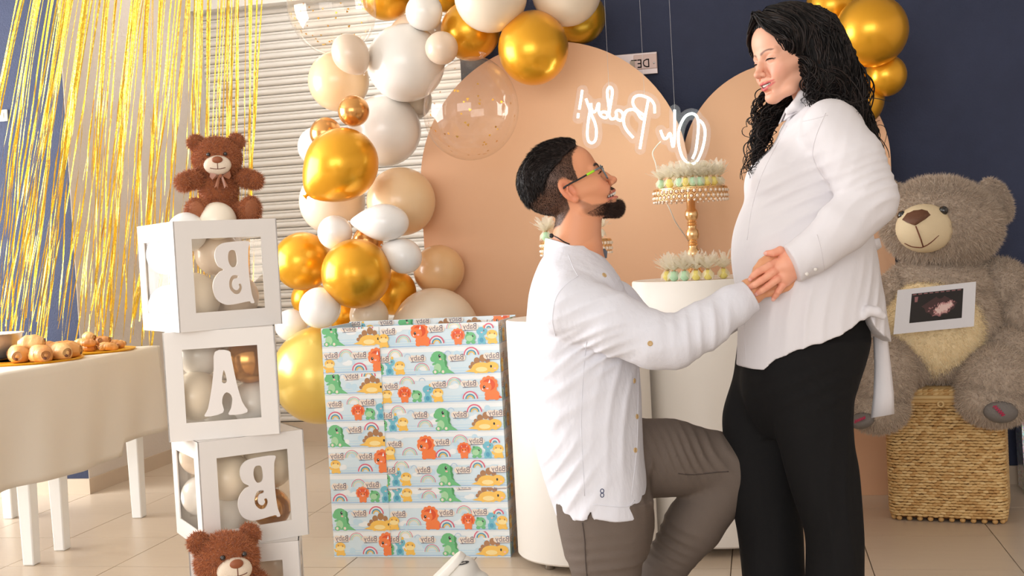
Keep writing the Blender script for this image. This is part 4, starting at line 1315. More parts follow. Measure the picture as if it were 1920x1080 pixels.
def strip(origin, ux, width_u, z0, z1, row, scale, name='paper_strip', face_n=(0, -1, 0), proud=.0006, ubase=0.0, rowh=None):
    """one pasted band of paper: a thin sheet plus its print. ux: world direction of +u (picture right)."""
    ux = np.asarray(ux, float); nrm = np.asarray(face_n, float)
    W_, H_ = width_u, (z1 - z0)
    A = lambda u, v, d: np.asarray(origin, float) + ux * u * scale + np.array([0, 0, z0 + v * scale]) + nrm * (proud + d)
    hu = H_ / scale
    sb = MB()
    p0 = [A(0, 0, 0), A(W_, 0, 0), A(W_, hu, 0), A(0, hu, 0)]
    p1 = [q - nrm * .0005 for q in p0]
    sb.add(p0 + p1, [(0, 1, 2, 3), (0, 4, 5, 1), (1, 5, 6, 2), (2, 6, 7, 3), (3, 7, 4, 0)])
    st = obj(name, sb, m_paper, gift, smooth=False)
    pb = MB()
    lay = [0.0002]
    def put(c, pts):
        q = clip_poly(pts, 0, W_, 0, hu)
        if len(q) >= 3:
            pb.add([A(x, y, lay[0]) for x, y in q], [tuple(range(len(q)))], c)
    rect = lambda y0, y1: [(0, y0), (W_, y0), (W_, y1), (0, y1)]
    put(PC['white'], rect(hu - 16, hu)); put(PC['white'], rect(0, 3))
    put(PC['blue'], rect(4, 9)); put(PC['bluelight'], rect(13, 18)); put(PC['bluelight'], rect(24, 27))
    lay[0] = .0003
    rr = random.Random(int(z0 * 1000) + len(row))
    for k in range(int(W_ / 90) + 1):
        S_ = Stamp().e('bluelight', 0, 0, 12)
        cx_, cy_ = rr.uniform(0, W_), rr.uniform(15, max(20, hu - 20))
        for c, pts in S_.items:
            lay[0] += .000004
            put(c, [(x + cx_, y + cy_) for x, y in pts])
        cx_, cy_ = rr.uniform(0, W_), rr.uniform(20, max(25, hu - 10))
        for c, pts in Stamp().e('white', 0, 0, 20, 8).e('white', 8, 5, 12, 8).items:
            lay[0] += .000004
            put(c, [(x + cx_, y + cy_) for x, y in pts])
    for k, x0, y0 in row:
        for c, pts in ST[k].items:
            lay[0] += .000004
            put(c, [(x + x0 - ubase, y + y0) for x, y in pts])
    o = obj('print', pb, PRM, st, smooth=False)
    o['kind'] = 'stuff'
    return st
Wd = gx1 - gx0
scl = Wd / 677.0                          # metres per zoom px across the front
splitu = 222
bR = [100, 190, 300, 408, 520, 630, 735, 797, 905, 1008]
rR = [ROW_A, ROW_B, ROW_C, ROW_B, ROW_A, ROW_B, ROW_B, ROW_A, ROW_B]
bL = [100, 176, 282, 364, 472, 574, 680, 797, 905, 1008]
rL = [LR_A, LR_B, LR_A, LR_C, LR_A, LR_B, LR_C, LR_A, LR_B]
zz_ = lambda y: max(.001, gzt * (1008 - y) / 908)
for i in range(9):
    strip((gx0 + splitu * scl, gy0, 0), (1, 0, 0), 677 - splitu, zz_(bR[i + 1]) , zz_(bR[i]) - .001, rR[i], scl, proud=.0012 + .0002 * (i % 2))
    strip((gx0, gy0, 0), (1, 0, 0), splitu + 3, zz_(bL[i + 1]), zz_(bL[i]) - .001, rL[i], scl, proud=.0024 + .0002 * (i % 2))
    strip((gx1, gy0, 0), (0, 1, 0), (gy1 - gy0) / scl, zz_(bR[i + 1]), zz_(bR[i]) - .001, [ROW_B, ROW_A, ROW_B][i % 3], scl, face_n=(1, 0, 0), proud=.0008)
    strip((gx0, gy1, 0), (0, -1, 0), (gy1 - gy0) / scl, zz_(bR[i + 1]), zz_(bR[i]) - .001, [ROW_A, ROW_C, ROW_B][i % 3], scl, face_n=(-1, 0, 0), proud=.0008)
strip((gx0 + .01, gy1 - th, 0), (1, 0, 0), 650, gzt - .075, gzt + .003, ROW_B + [('W', 560, 45), ('S', 500, 8), ('K', 610, 8)], scl, proud=.0006)

# ================================================================== WICKER BASKET
m_wick = [mat('wicker_a', (222, 184, 124), .6), mat('wicker_b', (204, 160, 100), .6), mat('wicker_c', (234, 200, 142), .6)]
m_wdark = mat('wicker_core', (128, 86, 44), .8)
BL, BR = G(1664, 976), G(1893, 986)
bx = (BR - BL)[:2]; BW = float(np.hypot(*bx)); ba = math.atan2(bx[1], bx[0])
BD, BH = .34, .555
bco = np.array([(BL + BR)[0] / 2, (BL + BR)[1] / 2, 0]) + Rz(ba) @ np.array([0, BD / 2, 0])
RB = Rz(ba)
bk = thing('wicker_basket', 'woven straw trunk basket with a lid carrying the giant grey bear', 'basket', bco)
TB = lambda p: RB @ np.array(p, float) + bco
def rrect(w, d, r, n=6):
    pts = []
    for cx, cy, a0 in ((w / 2 - r, -d / 2 + r, -math.pi / 2), (w / 2 - r, d / 2 - r, 0), (-w / 2 + r, d / 2 - r, math.pi / 2), (-w / 2 + r, -d / 2 + r, math.pi)):
        for k in range(n + 1):
            a = a0 + k / n * math.pi / 2
            pts.append((cx + r * math.cos(a), cy + r * math.sin(a)))
    return pts
def hull(z, w, d, r): return [TB((x, y, z)) for x, y in rrect(w, d, r)]
rings = [hull(.012, BW - .05, BD - .05, .04), hull(.03, BW - .022, BD - .022, .045), hull(BH - .06, BW - .025, BD - .025, .045), hull(BH - .055, BW - .06, BD - .06, .04)]
vv = [p for r in rings for p in r]; nn_ = len(rings[0])
ff = [(i * nn_ + k, i * nn_ + (k + 1) % nn_, (i + 1) * nn_ + (k + 1) % nn_, (i + 1) * nn_ + k) for i in range(3) for k in range(nn_)] + [tuple(range(nn_))[::-1], tuple(range(3 * nn_, 4 * nn_))]
obj('core', MB().add(vv, ff), m_wdark, bk)
# weave: weft strands bulging alternately over the stakes, row by row round the basket
wv = MB()
per = rrect(BW - .014, BD - .014, .045, 8); per = [np.array(p) for p in per] + [np.array(per[0])]
cum = np.concatenate([[0], np.cumsum([np.linalg.norm(b - a) for a, b in zip(per[:-1], per[1:])])])
NST = int(cum[-1] / .0205) // 2 * 2
def on_per(s):
    s = s % cum[-1]; i = min(np.searchsorted(cum, s, side='right') - 1, len(per) - 2)
    t = (s - cum[i]) / (cum[i + 1] - cum[i]); d = per[i + 1] - per[i]; d = d / np.linalg.norm(d)
    return per[i] + (per[i + 1] - per[i]) * t, np.array([d[1], -d[0]]), d
NR = 40
rowh = (BH - .085) / NR
rs_ = random.Random(9)
dia = MB().ell((0, 0, 0), 1.0, n=6, m=4)
diav = np.array(dia.v)
for r in range(NR):
    z = .02 + (r + .5) * rowh
    ins = .018 * max(0, 1 - z / .05) ** 2
    for k in range(NST):
        s = (k + .5 * (r % 2)) * cum[-1] / NST
        p, nr, dr = on_per(s)
        L = .0145 * rs_.uniform(.9, 1.1); h_ = rowh * .56 * rs_.uniform(.85, 1.15); dz = rs_.uniform(-.0012, .0012)
        tilt = rs_.uniform(-.12, .12)
        q = diav[:, 2:3] * np.array([[dr[0] * L, dr[1] * L, tilt * L]]) + diav[:, 0:1] * np.array([[0, 0, h_]]) + diav[:, 1:2] * np.array([[nr[0] * .0055, nr[1] * .0055, 0]])
        base = np.array([p[0] - nr[0] * (ins - .001), p[1] - nr[1] * (ins - .001), z + dz])
        wv.add((q + base) @ RB.T + bco, dia.f, rs_.choice((0, 0, 1, 2)))
obj('weave', wv, m_wick, bk, kind='stuff')
# rim of the base: scalloped twists
fo_ = MB()
for k in range(NST // 2):
    p, nr, dr = on_per(k * cum[-1] / (NST // 2))
    fo_.ell(TB((p[0] - nr[0] * .012, p[1] - nr[1] * .012, .010)), (.012, .012, .010), n=8, m=6)
obj('base_twist', fo_, m_wick[1], bk, kind='stuff')
def rope(z, w, d, r, rad, m):
    pr = rrect(w, d, r, 8)
    b = MB().tube([TB((x, y, z)) for x, y in pr + pr[:1]], rad, 8, caps=False)
    return obj('rim_rope', b, m, bk)
rope(BH - .058, BW - .004, BD - .004, .045, .008, m_wick[0])
rope(BH - .042, BW - .004, BD - .004, .045, .009, m_wick[2])
# lid
lid = MB()
lr = [hull(BH - .034, BW - .01, BD - .01, .045), hull(BH - .010, BW - .014, BD - .014, .045), hull(BH, BW - .05, BD - .05, .04)]
vv = [p for r in lr for p in r]
ff = [(i * nn_ + k, i * nn_ + (k + 1) % nn_, (i + 1) * nn_ + (k + 1) % nn_, (i + 1) * nn_ + k) for i in range(2) for k in range(nn_)] + [tuple(range(nn_))[::-1], tuple(range(2 * nn_, 3 * nn_))]
lido = obj('lid', MB().add(vv, ff), m_wick[0], bk)
lt = MB()
for zz in (BH - .030, BH - .014):
    for k in range(NST):
        p, nr, dr = on_per(k * cum[-1] / NST)
        L = .0135
        q = diav[:, 2:3] * np.array([[dr[0] * L, dr[1] * L, .003]]) + diav[:, 0:1] * np.array([[0, 0, .0075]]) + diav[:, 1:2] * np.array([[nr[0] * .006, nr[1] * .006, 0]])
        lt.add((q + np.array([p[0], p[1], zz])) @ RB.T + bco, dia.f, k % 3)
o = obj('lid_weave', lt, m_wick, lido, kind='stuff')
obj('toggle', MB().tube([TB((-.005 + .011 * math.cos(a), -BD / 2 - .010, BH - .068 + .011 * math.sin(a))) for a in np.linspace(0, 2 * math.pi, 13)], .0045, 8, caps=False), m_wick[2], bk)

# ================================================================== GIANT GREY BEAR
m_gf = [mat('grey_fur_a', (198, 178, 158), .85, sheen=.3), mat('grey_fur_b', (182, 162, 143), .85, sheen=.3), mat('grey_fur_c', (213, 195, 176), .85, sheen=.3)]
m_gsk = mat('grey_skin', (190, 172, 155), .9)
m_cf = [mat('cream_fur_a', (255, 240, 204), .85, sheen=.3), mat('cream_fur_b', (250, 228, 184), .85, sheen=.3)]
m_csk = mat('cream_skin', (250, 230, 190), .9)
m_gmuz = mat('grey_bear_muzzle', (226, 206, 170), .75, bump=(300, .2))
m_gnose = mat('grey_bear_nose', (104, 66, 44), .55, bump=(200, .2), var=(40, .2))
m_gpad = mat('grey_bear_pad', (118, 112, 108), .8, bump=(150, .2))
DG = depth(bco + np.array([0, 0, .6])) - .02
def gp(x, y, dd=0.0): return P(x, y, DG + dd)
kpx = DG / FPX
CR = CM.T                                    # columns: right, down, away
g0 = np.array([bco[0], bco[1], BH])
gbear = thing('giant_teddy_bear', 'giant grey plush bear with a cream belly sitting on the straw basket', 'teddy bear', g0)
def gpart(name, ells, n, L=.022, parent=None, fm=None, sk=None, fr=True, lean=(0, 0, -.5), w=.0026):
    b = MB()
    for (x, y, dd), rr, rot in ells:
        R = CR @ (rot if rot is not None else np.eye(3))
        b.ell(gp(x, y, dd), np.array(rr) * kpx, R, n=26, m=16)
    o = obj(name, b, sk or m_gsk, parent or gbear)
    if fr:
        fm = fm or m_gf
        fur(b.v, b.f, int(n * 1.4), L, w, fm, 'fur', o, seed=n + len(name), lean=lean, jitter=.5, shades=len(fm))
    return o
gpart('body', [((1760, 600, .0), (118, 122, 95), None), ((1762, 545, .0), (104, 70, 84), None), ((1765, 676, .01), (98, 46, 88), None)], 42000)
gpart('belly', [((1752, 612, -.085), (98, 96, 72), None)], 20000, .014, fm=m_cf, sk=m_csk)
gh = gpart('head', [((1764, 422, -.04), (108, 82, 96), Rz(.10)), ((1768, 394, -.03), (90, 60, 84), Rz(.15))], 40000)
gpart('ear', [((1868, 376, -.02), (25, 44, 14), Rz(-.5))], 4500, .016, parent=gh)
gpart('ear', [((1672, 372, .02), (24, 30, 14), Rz(.5))], 4000, .016, parent=gh)
obj('muzzle', MB().ell(gp(1734, 428, -.215), np.array((54, 44, 34)) * kpx, CR @ Rz(-.02) @ Ry(-.15), n=28, m=16), m_gmuz, gh)
def gm(x, y):
    q = 1 - ((x - 1734) / 54) ** 2 - ((y - 428) / 44) ** 2
    return gp(x, y, -.215 - 34 * kpx * math.sqrt(max(q, 0)) - .002)
nv = []
npts = [(1691, 412), (1700, 400), (1712, 394), (1728, 391), (1740, 394), (1746, 403), (1735, 411), (1716, 423), (1710, 421), (1700, 417)]
ncen = np.mean([gm(x, y) for x, y in npts], 0)
outw = -CM[2]
nb2 = MB(); ring_ = [gm(x, y) + outw * .001 for x, y in npts]; ring2 = [p + (ncen - p) * .25 + outw * .014 for p in ring_]
k_ = len(npts)
nb2.add(ring_ + ring2 + [ncen + outw * .018], [(i, (i + 1) % k_, k_ + (i + 1) % k_, k_ + i) for i in range(k_)] + [(k_ + i, k_ + (i + 1) % k_, 2 * k_) for i in range(k_)])
obj('nose', nb2, m_gnose, gh)
stt = MB()
stt.tube([gm(*q) for q in ((1717, 424), (1722, 437), (1727, 450), (1731, 463))], .0028, 6)
stt.tube([gm(*q[:2]) for q in smoothpath([(1696, 456, 0), (1708, 462, 0), (1722, 464, 0), (1731, 463, 0), (1745, 455, 0), (1760, 441, 0)], 4)], .0025, 6)
obj('mouth_stitch', stt, m_thr, gh)
for x, y, dd in ((1769, 395, -.250), (1691, 404, -.222)):
    obj('eye', MB().ell(gp(x, y, dd), .0185, n=16, m=10), m_eye, gh)
gpart('leg', [((1655, 712, -.16), (52, 78, 60), Rz(.25)), ((1690, 670, -.06), (60, 58, 62), None), ((1648, 768, -.20), (52, 40, 42), Rz(-.12))], 24000, .02)
gpart('leg', [((1866, 722, -.20), (66, 72, 66), None), ((1880, 660, -.08), (60, 52, 66), None), ((1866, 752, -.24), (66, 44, 50), None)], 26000, .02)
def gpad(px, py, dd, rx, ry, rot, wd):
    o = obj('foot_pad', MB().ell(gp(px, py, dd), np.array((rx, ry, 22)) * kpx, CR @ Rz(rot), n=20, m=10), m_gpad, gbear)
    rs = random.Random(px); b = MB()
    q0 = np.array([px, py])
    pts = []
    for i in range(24):
        t = i / 23
        u = (t - .5) * 2
        ang = wd[2]
        lx = u * wd[0]; ly = wd[1] * math.sin(i * 1.55)
        x = px + wd[3] + lx * math.cos(ang) - ly * math.sin(ang); y = py + wd[4] + lx * math.sin(ang) + ly * math.cos(ang)
        e = 1 - ((x - px) / rx) ** 2 - ((y - py) / ry) ** 2
        pts.append(gp(x, y, dd - 22 * kpx * math.sqrt(max(e, .02)) - .004))
    b.tube(pts, .0022, 5)
    obj('stitched_word', b, mat('red_thread', (186, 44, 84), .6), o)
gpad(1876, 772, -.335, 30, 20, .05, (13, 4, .8, -3, -2))
gpad(1905, 778, -.335, 18, 14, .05, (2, 1, .8, 0, 0)) if False else None
gpad(1616, 789, -.265, 22, 14, -.3, (11, 3, -.4, -4, -2))
gpart('arm', [((1878, 545, -.02), (54, 62, 56), Rz(-.5)), ((1915, 590, -.06), (52, 70, 54), Rz(-.35))], 18000, .02)
gpart('arm', [((1668, 575, -.02), (30, 66, 48), Rz(.15)), ((1655, 628, -.04), (30, 50, 44), None)], 11000, .02)
# ultrasound card leaning on the belly
cc = [(1683, 544), (1830, 528), (1826, 612), (1675, 627)]
dd_ = [-.305, -.29, -.285, -.30]
cpts = [gp(x, y, d) for (x, y), d in zip(cc, dd_)]
o0 = np.mean(cpts, 0)
card = thing('ultrasound_card', 'white card with a dark ultrasound picture resting on the bear\'s belly', 'card', o0)
nrm_ = np.cross(cpts[1] - cpts[0], cpts[3] - cpts[0]); nrm_ /= np.linalg.norm(nrm_)
if nrm_ @ CM[2] > 0: nrm_ = -nrm_
cbm = MB().add([p + nrm_ * .001 for p in cpts] + [p - nrm_ * .001 for p in cpts], [(3, 2, 1, 0), (4, 5, 6, 7), (0, 1, 5, 4), (1, 2, 6, 5), (2, 3, 7, 6), (3, 0, 4, 7)])
obj('paper', cbm, mat('card_paper', (226, 226, 232), .6), card, smooth=False)
def cuv(u, v, d=.0015):
    a = cpts[0] + (cpts[1] - cpts[0]) * u; b = cpts[3] + (cpts[2] - cpts[3]) * u
    return a + (b - a) * v + nrm_ * d
pho = [(.19, .115), (.845, .20 - .06), (.835, .80), (.175, .77)]
U0, U1, V0, V1 = .185, .84, .12, .78
scan = MB()
def q4(u, v, d=.0018): return cuv(U0 + (U1 - U0) * u, V0 + (V1 - V0) * v, d)
scan.add([q4(0, 0, .0014), q4(1, 0, .0014), q4(1, 1, .0014), q4(0, 1, .0014)], [(0, 1, 2, 3)])
obj('scan_print', scan, mat('scan_black', (26, 22, 24), .35), card, smooth=False)
# the pink fan of the scan: flat print mottled cell by cell
fan = MB()
rs_ = np.random.RandomState(4)
NA, NRR = 26, 12
gridp = {}
for i in range(NA + 1):
    a = math.radians(-62 + 124 * i / NA)
    for j in range(NRR + 1):
        r = .16 + .62 * j / NRR * (1 - .10 * abs(math.sin(i * .7)))
        gridp[i, j] = q4(.56 + .52 * r * math.sin(a) * 1.0, .10 + r * math.cos(a) * 1.02, .0020)
blob = [(.36, .72, .16), (.62, .62, .22), (.80, .6, .16), (.55, .40, .16)]
for i in range(NA):
    for j in range(NRR):
        u = i / NA; v = j / NRR
        val = sum(math.exp(-(((u - a) / s) ** 2 + ((v - b) / s) ** 2)) for a, b, s in blob) + rs_.uniform(-.25, .25)
        if (u - .30) ** 2 / .008 + (v - .75) ** 2 / .03 < 1: val -= .75
        k = 0 if val < .3 else 1 if val < .5 else 2 if val < .85 else 3
        fan.add([gridp[i, j], gridp[i + 1, j], gridp[i + 1, j + 1], gridp[i, j + 1]], [(0, 1, 2, 3)], k)
obj('scan_fan', fan, [mat('scan_dark', (70, 44, 46), .4), mat('scan_mid', (156, 106, 108), .4), mat('scan_light', (206, 160, 158), .4), mat('scan_bright', (228, 200, 194), .4)], card, smooth=False, kind='stuff')
tb_ = MB()
for k in range(9):
    u = .02 + k * .108
    tb_.add([q4(u, .02, .002), q4(u + .07, .02, .002), q4(u + .07, .05, .002), q4(u, .05, .002)], [(0, 1, 2, 3)])
tb_.add([q4(.06, .12, .002), q4(.13, .12, .002), q4(.12, .30, .002), q4(.07, .30, .002)], [(0, 1, 2, 3)])
obj('scan_caption', tb_, MATS['scan_mid'], card, smooth=False, kind='stuff')

# ================================================================== HOLOGRAPHIC BAG AT THE EDGE
def holo_mat():
    m = bpy.data.materials.new('holographic_foil'); m.use_nodes = True
    nt = m.node_tree; b = nt.nodes['Principled BSDF']
    tc = nt.nodes.new('ShaderNodeTexCoord'); v = nt.nodes.new('ShaderNodeTexVoronoi'); v.inputs['Scale'].default_value = 130
    h = nt.nodes.new('ShaderNodeHueSaturation'); h.inputs['Saturation'].default_value = .45; h.inputs['Value'].default_value = .9
    nt.links.new(tc.outputs['Object'], v.inputs['Vector']); nt.links.new(v.outputs['Color'], h.inputs['Color']); nt.links.new(h.outputs['Color'], b.inputs['Base Color'])
    b.inputs['Metallic'].default_value = .8; b.inputs['Roughness'].default_value = .25
    return m
hc_ = np.array([1.30, 5.58, 0])
hb = thing('gift_bag', 'silver holographic gift bag on the floor at the picture edge behind the basket', 'bag', hc_)
hm = MB()
hw, hd, hh = .40, .14, .48
def bagring(z, w, d): return [hc_ + np.array(p) for p in ((-w / 2, -d / 2, z), (0, -d / 2 - .006, z), (w / 2, -d / 2, z), (w / 2, 0, z), (w / 2, d / 2, z), (0, d / 2 + .006, z), (-w / 2, d / 2, z), (-w / 2, 0, z))]
rg = [bagring(0, hw - .02, hd), bagring(.01, hw, hd + .01), bagring(hh * .5, hw + .01, hd - .01), bagring(hh, hw, hd - .04), bagring(hh, hw - .006, hd - .046), bagring(.02, hw - .01, hd - .01)]
vv = [p for r in rg for p in r]
ff = [(i * 8 + k, i * 8 + (k + 1) % 8, (i + 1) * 8 + (k + 1) % 8, (i + 1) * 8 + k) for i in range(5) for k in range(8)] + [tuple(range(8))[::-1], tuple(range(40, 48))]
obj('bag', MB().add(vv, ff), holo_mat(), hb, smooth=False)
for s in (-1, 1):
    obj('handle', MB().tube(smoothpath([hc_ + np.array(p) for p in ((-.08, s * .045, hh - .01), (-.06, s * .05, hh + .09), (.06, s * .05, hh + .09), (.08, s * .045, hh - .01))], 6), .003, 6), m_cable, hb)
# ================================================================== PEOPLE: smooth blended bodies
D0 = 2.95
PXS = FPX / D0                         # picture px per metre at the couple's distance
def loc2w(A):
    """couple's frame (right, down, away in px at D0) -> world"""
    A = np.asarray(A, float)
    c = np.stack([(A[..., 0] - 960) / PXS, (A[..., 1] - 540) / PXS, D0 + A[..., 2] / PXS], -1)
    return c @ CM + CP
def il(x, y, w=0.0):
    """picture px seen at depth offset w -> couple's frame"""
    k = 1 + w / FPX
    return np.array([960 + (x - 960) * k, 540 + (y - 540) * k, w])

class SDF:
    def __init__(s, lo, hi, h):
        s.lo = np.array(lo, float); s.h = h
        n = np.ceil((np.array(hi, float) - s.lo) / h).astype(int) + 1
        s.ax = [s.lo[i] + h * np.arange(n[i]) for i in range(3)]
        s.F = np.full(n, 1e3, np.float32)
    def _sub(s, lo, hi, m):
        sl = []
        for i in range(3):
            a = int(np.clip(np.floor((lo[i] - m - s.lo[i]) / s.h), 0, s.F.shape[i]))
            b = int(np.clip(np.ceil((hi[i] + m - s.lo[i]) / s.h) + 1, 0, s.F.shape[i]))
            sl.append(slice(a, b))
        return tuple(sl)
    def grid(s, sl):
        return (s.ax[0][sl[0]][:, None, None], s.ax[1][sl[1]][None, :, None], s.ax[2][sl[2]][None, None, :])
    def put(s, sl, d, k, mode='u'):
        A = s.F[sl]
        if A.size == 0: return
        d = np.broadcast_to(d, A.shape)
        if mode == 's':
            d = -d
            if k <= 0: s.F[sl] = np.maximum(A, d)
            else:
                h = np.clip(.5 - .5 * (A - d) / k, 0, 1)
                s.F[sl] = A + (d - A) * h + k * h * (1 - h)
        else:
            if k <= 0: s.F[sl] = np.minimum(A, d)
            else:
                h = np.clip(.5 + .5 * (A - d) / k, 0, 1)
                s.F[sl] = A + (d - A) * h - k * h * (1 - h)
    def cap(s, a, b, ra, rb=None, k=6, mode='u', qw=1.0):
        a = np.asarray(a, float); b = np.asarray(b, float); rb = ra if rb is None else rb
        R = max(ra, rb) * max(1, 1 / qw)
        sl = s._sub(np.minimum(a, b) - R, np.maximum(a, b) + R, k + 3 * s.h)
        X, Y, Z = s.grid(sl)
        d = b - a; L = d @ d + 1e-9
        t = np.clip(((X - a[0]) * d[0] + (Y - a[1]) * d[1] + (Z - a[2]) * d[2]) / L, 0, 1)
        q = np.sqrt((X - a[0] - t * d[0]) ** 2 + (Y - a[1] - t * d[1]) ** 2 + ((Z - a[2] - t * d[2]) * qw) ** 2)
        s.put(sl, q - (ra + (rb - ra) * t), k, mode)
        return s
    def chain(s, pts, k=6, mode='u', qw=1.0):
        for p, q in zip(pts[:-1], pts[1:]):
            s.cap(p[:3], q[:3], p[3], q[3], k, mode, qw)
        return s
    def ell(s, c, r, R=None, k=6, mode='u'):
        c = np.asarray(c, float); r = np.asarray(r, float) if not np.isscalar(r) else np.full(3, float(r))
        m = r.max()
        ext = np.full(3, m) if R is not None else r
        sl = s._sub(c - ext, c + ext, k + 3 * s.h)
        X, Y, Z = s.grid(sl)
        X, Y, Z = X - c[0], Y - c[1], Z - c[2]
        if R is not None:
            R = np.asarray(R, float)
            X, Y, Z = (X * R[0, i] + Y * R[1, i] + Z * R[2, i] for i in range(3))
        k0 = np.sqrt((X / r[0]) ** 2 + (Y / r[1]) ** 2 + (Z / r[2]) ** 2)
        k1 = np.sqrt((X / r[0] ** 2) ** 2 + (Y / r[1] ** 2) ** 2 + (Z / r[2] ** 2) ** 2) + 1e-9
        s.put(sl, k0 * (k0 - 1) / k1, k, mode)
        return s
    def stack(s, rows, k=10, axis=1, pw=2.0, mode='u', capk=0):
        """rows: (y, left, right, w centre, half depth): ellipse per level, smooth in y."""
        rows = np.array(rows, float)
        y0, y1 = rows[0, 0], rows[-1, 0]
        lo = np.array([rows[:, 1].min(), y0, (rows[:, 3] - rows[:, 4]).min()]); hi = np.array([rows[:, 2].max(), y1, (rows[:, 3] + rows[:, 4]).max()])
        sl = s._sub(lo, hi, k + 3 * s.h)
        X, Y, Z = s.grid(sl)
        yy = np.clip(Y, y0, y1)
        def ip(c):                                   # smooth interpolation
            xs, v = rows[:, 0], c
            i = np.clip(np.searchsorted(xs, yy.ravel()) - 1, 0, len(xs) - 2)
            m = np.gradient(v, xs)
            hh = xs[i + 1] - xs[i]; t = (yy.ravel() - xs[i]) / hh
            r = (2 * t ** 3 - 3 * t ** 2 + 1) * v[i] + (t ** 3 - 2 * t ** 2 + t) * hh * m[i] + (-2 * t ** 3 + 3 * t ** 2) * v[i + 1] + (t ** 3 - t ** 2) * hh * m[i + 1]
            return r.reshape(yy.shape)
        xc, rx = ip((rows[:, 1] + rows[:, 2]) / 2), ip((rows[:, 2] - rows[:, 1]) / 2)
        wc, rw = ip(rows[:, 3]), ip(rows[:, 4])
        q = (np.abs((X - xc) / rx) ** pw + np.abs((Z - wc) / rw) ** pw) ** (1 / pw)
        d = (q - 1) * np.minimum(rx, rw)
        d = np.maximum(d, np.maximum(y0 - Y, Y - y1))
        s.put(sl, d, k, mode)
        return s
    def warp(s, fn):
        """add fn(X,Y,Z) to the field near the surface (cloth folds)."""
        X, Y, Z = s.ax[0][:, None, None], s.ax[1][None, :, None], s.ax[2][None, None, :]
        s.F += np.asarray(fn(X, Y, Z), np.float32)
        return s
    def clip(s, fn):
        X, Y, Z = s.ax[0][:, None, None], s.ax[1][None, :, None], s.ax[2][None, None, :]
        s.F = np.maximum(s.F, np.asarray(np.broadcast_to(fn(X, Y, Z), s.F.shape), np.float32))
        return s
    def mesh(s):
        F = s.F; F[0] = F[-1] = 1; F[:, 0] = F[:, -1] = 1; F[:, :, 0] = F[:, :, -1] = 1
        S = F < 0
        nx, ny, nz = F.shape
        cnt = np.zeros((nx - 1, ny - 1, nz - 1), np.int8)
        cs = [(i, j, k) for i in (0, 1) for j in (0, 1) for k in (0, 1)]
        for i, j, k in cs: cnt += S[i:nx - 1 + i, j:ny - 1 + j, k:nz - 1 + k]
        I = np.argwhere((cnt > 0) & (cnt < 8))
        vid = np.full(cnt.shape, -1, np.int32); vid[tuple(I.T)] = np.arange(len(I))
        acc = np.zeros((len(I), 3)); num = np.zeros(len(I))
        val = {c: F[I[:, 0] + c[0], I[:, 1] + c[1], I[:, 2] + c[2]] for c in cs}
        for a in cs:
            for ax in range(3):
                if a[ax]: continue
                b = list(a); b[ax] = 1; b = tuple(b)
                va, vb = val[a], val[b]; m = (va < 0) != (vb < 0)
                t = np.where(m, va / np.where(m, va - vb, 1), 0)
                p = np.zeros((len(I), 3)); p[:] = a; p[:, ax] += t
                acc[m] += p[m]; num[m] += 1
        V = (I + acc / num[:, None]) * s.h + s.lo
        Q = []
        for ax in range(3):
            o1, o2 = [(1, 2), (2, 0), (0, 1)][ax]
            a = [slice(None)] * 3; b = [slice(None)] * 3
            a[ax] = slice(0, -1); b[ax] = slice(1, None)
            A, B = S[tuple(a)], S[tuple(b)]
            E = np.argwhere(A != B)
            ok = (E[:, o1] > 0) & (E[:, o2] > 0) & (E[:, o1] < F.shape[o1] - 1) & (E[:, o2] < F.shape[o2] - 1)
            E = E[ok]
            inn = S[tuple(E.T)]
            def cell(d1, d2):
                c = E.copy(); c[:, o1] -= d1; c[:, o2] -= d2
                return vid[tuple(c.T)]
            q = np.stack([cell(1, 1), cell(0, 1), cell(0, 0), cell(1, 0)], 1)
            q[~inn] = q[~inn][:, ::-1]
            Q.append(q)
        Q = np.concatenate(Q)
        Q = Q[(Q >= 0).all(1)]
        return V, Q

def smooth_np(V, Q, it=2, lam=.5):
    e = np.concatenate([Q[:, [0, 1]], Q[:, [1, 2]], Q[:, [2, 3]], Q[:, [3, 0]]])
    e = np.concatenate([e, e[:, ::-1]])
    n = np.bincount(e[:, 0], minlength=len(V)).astype(float)[:, None] + 1e-9
    for _ in range(it):
        A = np.stack([np.bincount(e[:, 0], weights=V[e[:, 1], i], minlength=len(V)) for i in range(3)], 1)
        V = V + lam * (A / n - V)
    return V
def colour_attr(me, C):
    at = me.color_attributes.new('Col', 'FLOAT_COLOR', 'POINT')
    at.data.foreach_set('color', np.concatenate([C, np.ones((len(C), 1))], 1).astype(np.float32).ravel())
def mix(C, m, rgb):
    m = np.clip(m, 0, 1)[:, None]
    return C * (1 - m) + np.array(lin(rgb))[None] * m
def blob(P_, c, r, soft=.5):
    d = np.sqrt((((P_ - np.asarray(c, float)) / np.asarray(r, float)) ** 2).sum(1))
    return np.clip((1 - d) / soft + .5, 0, 1)

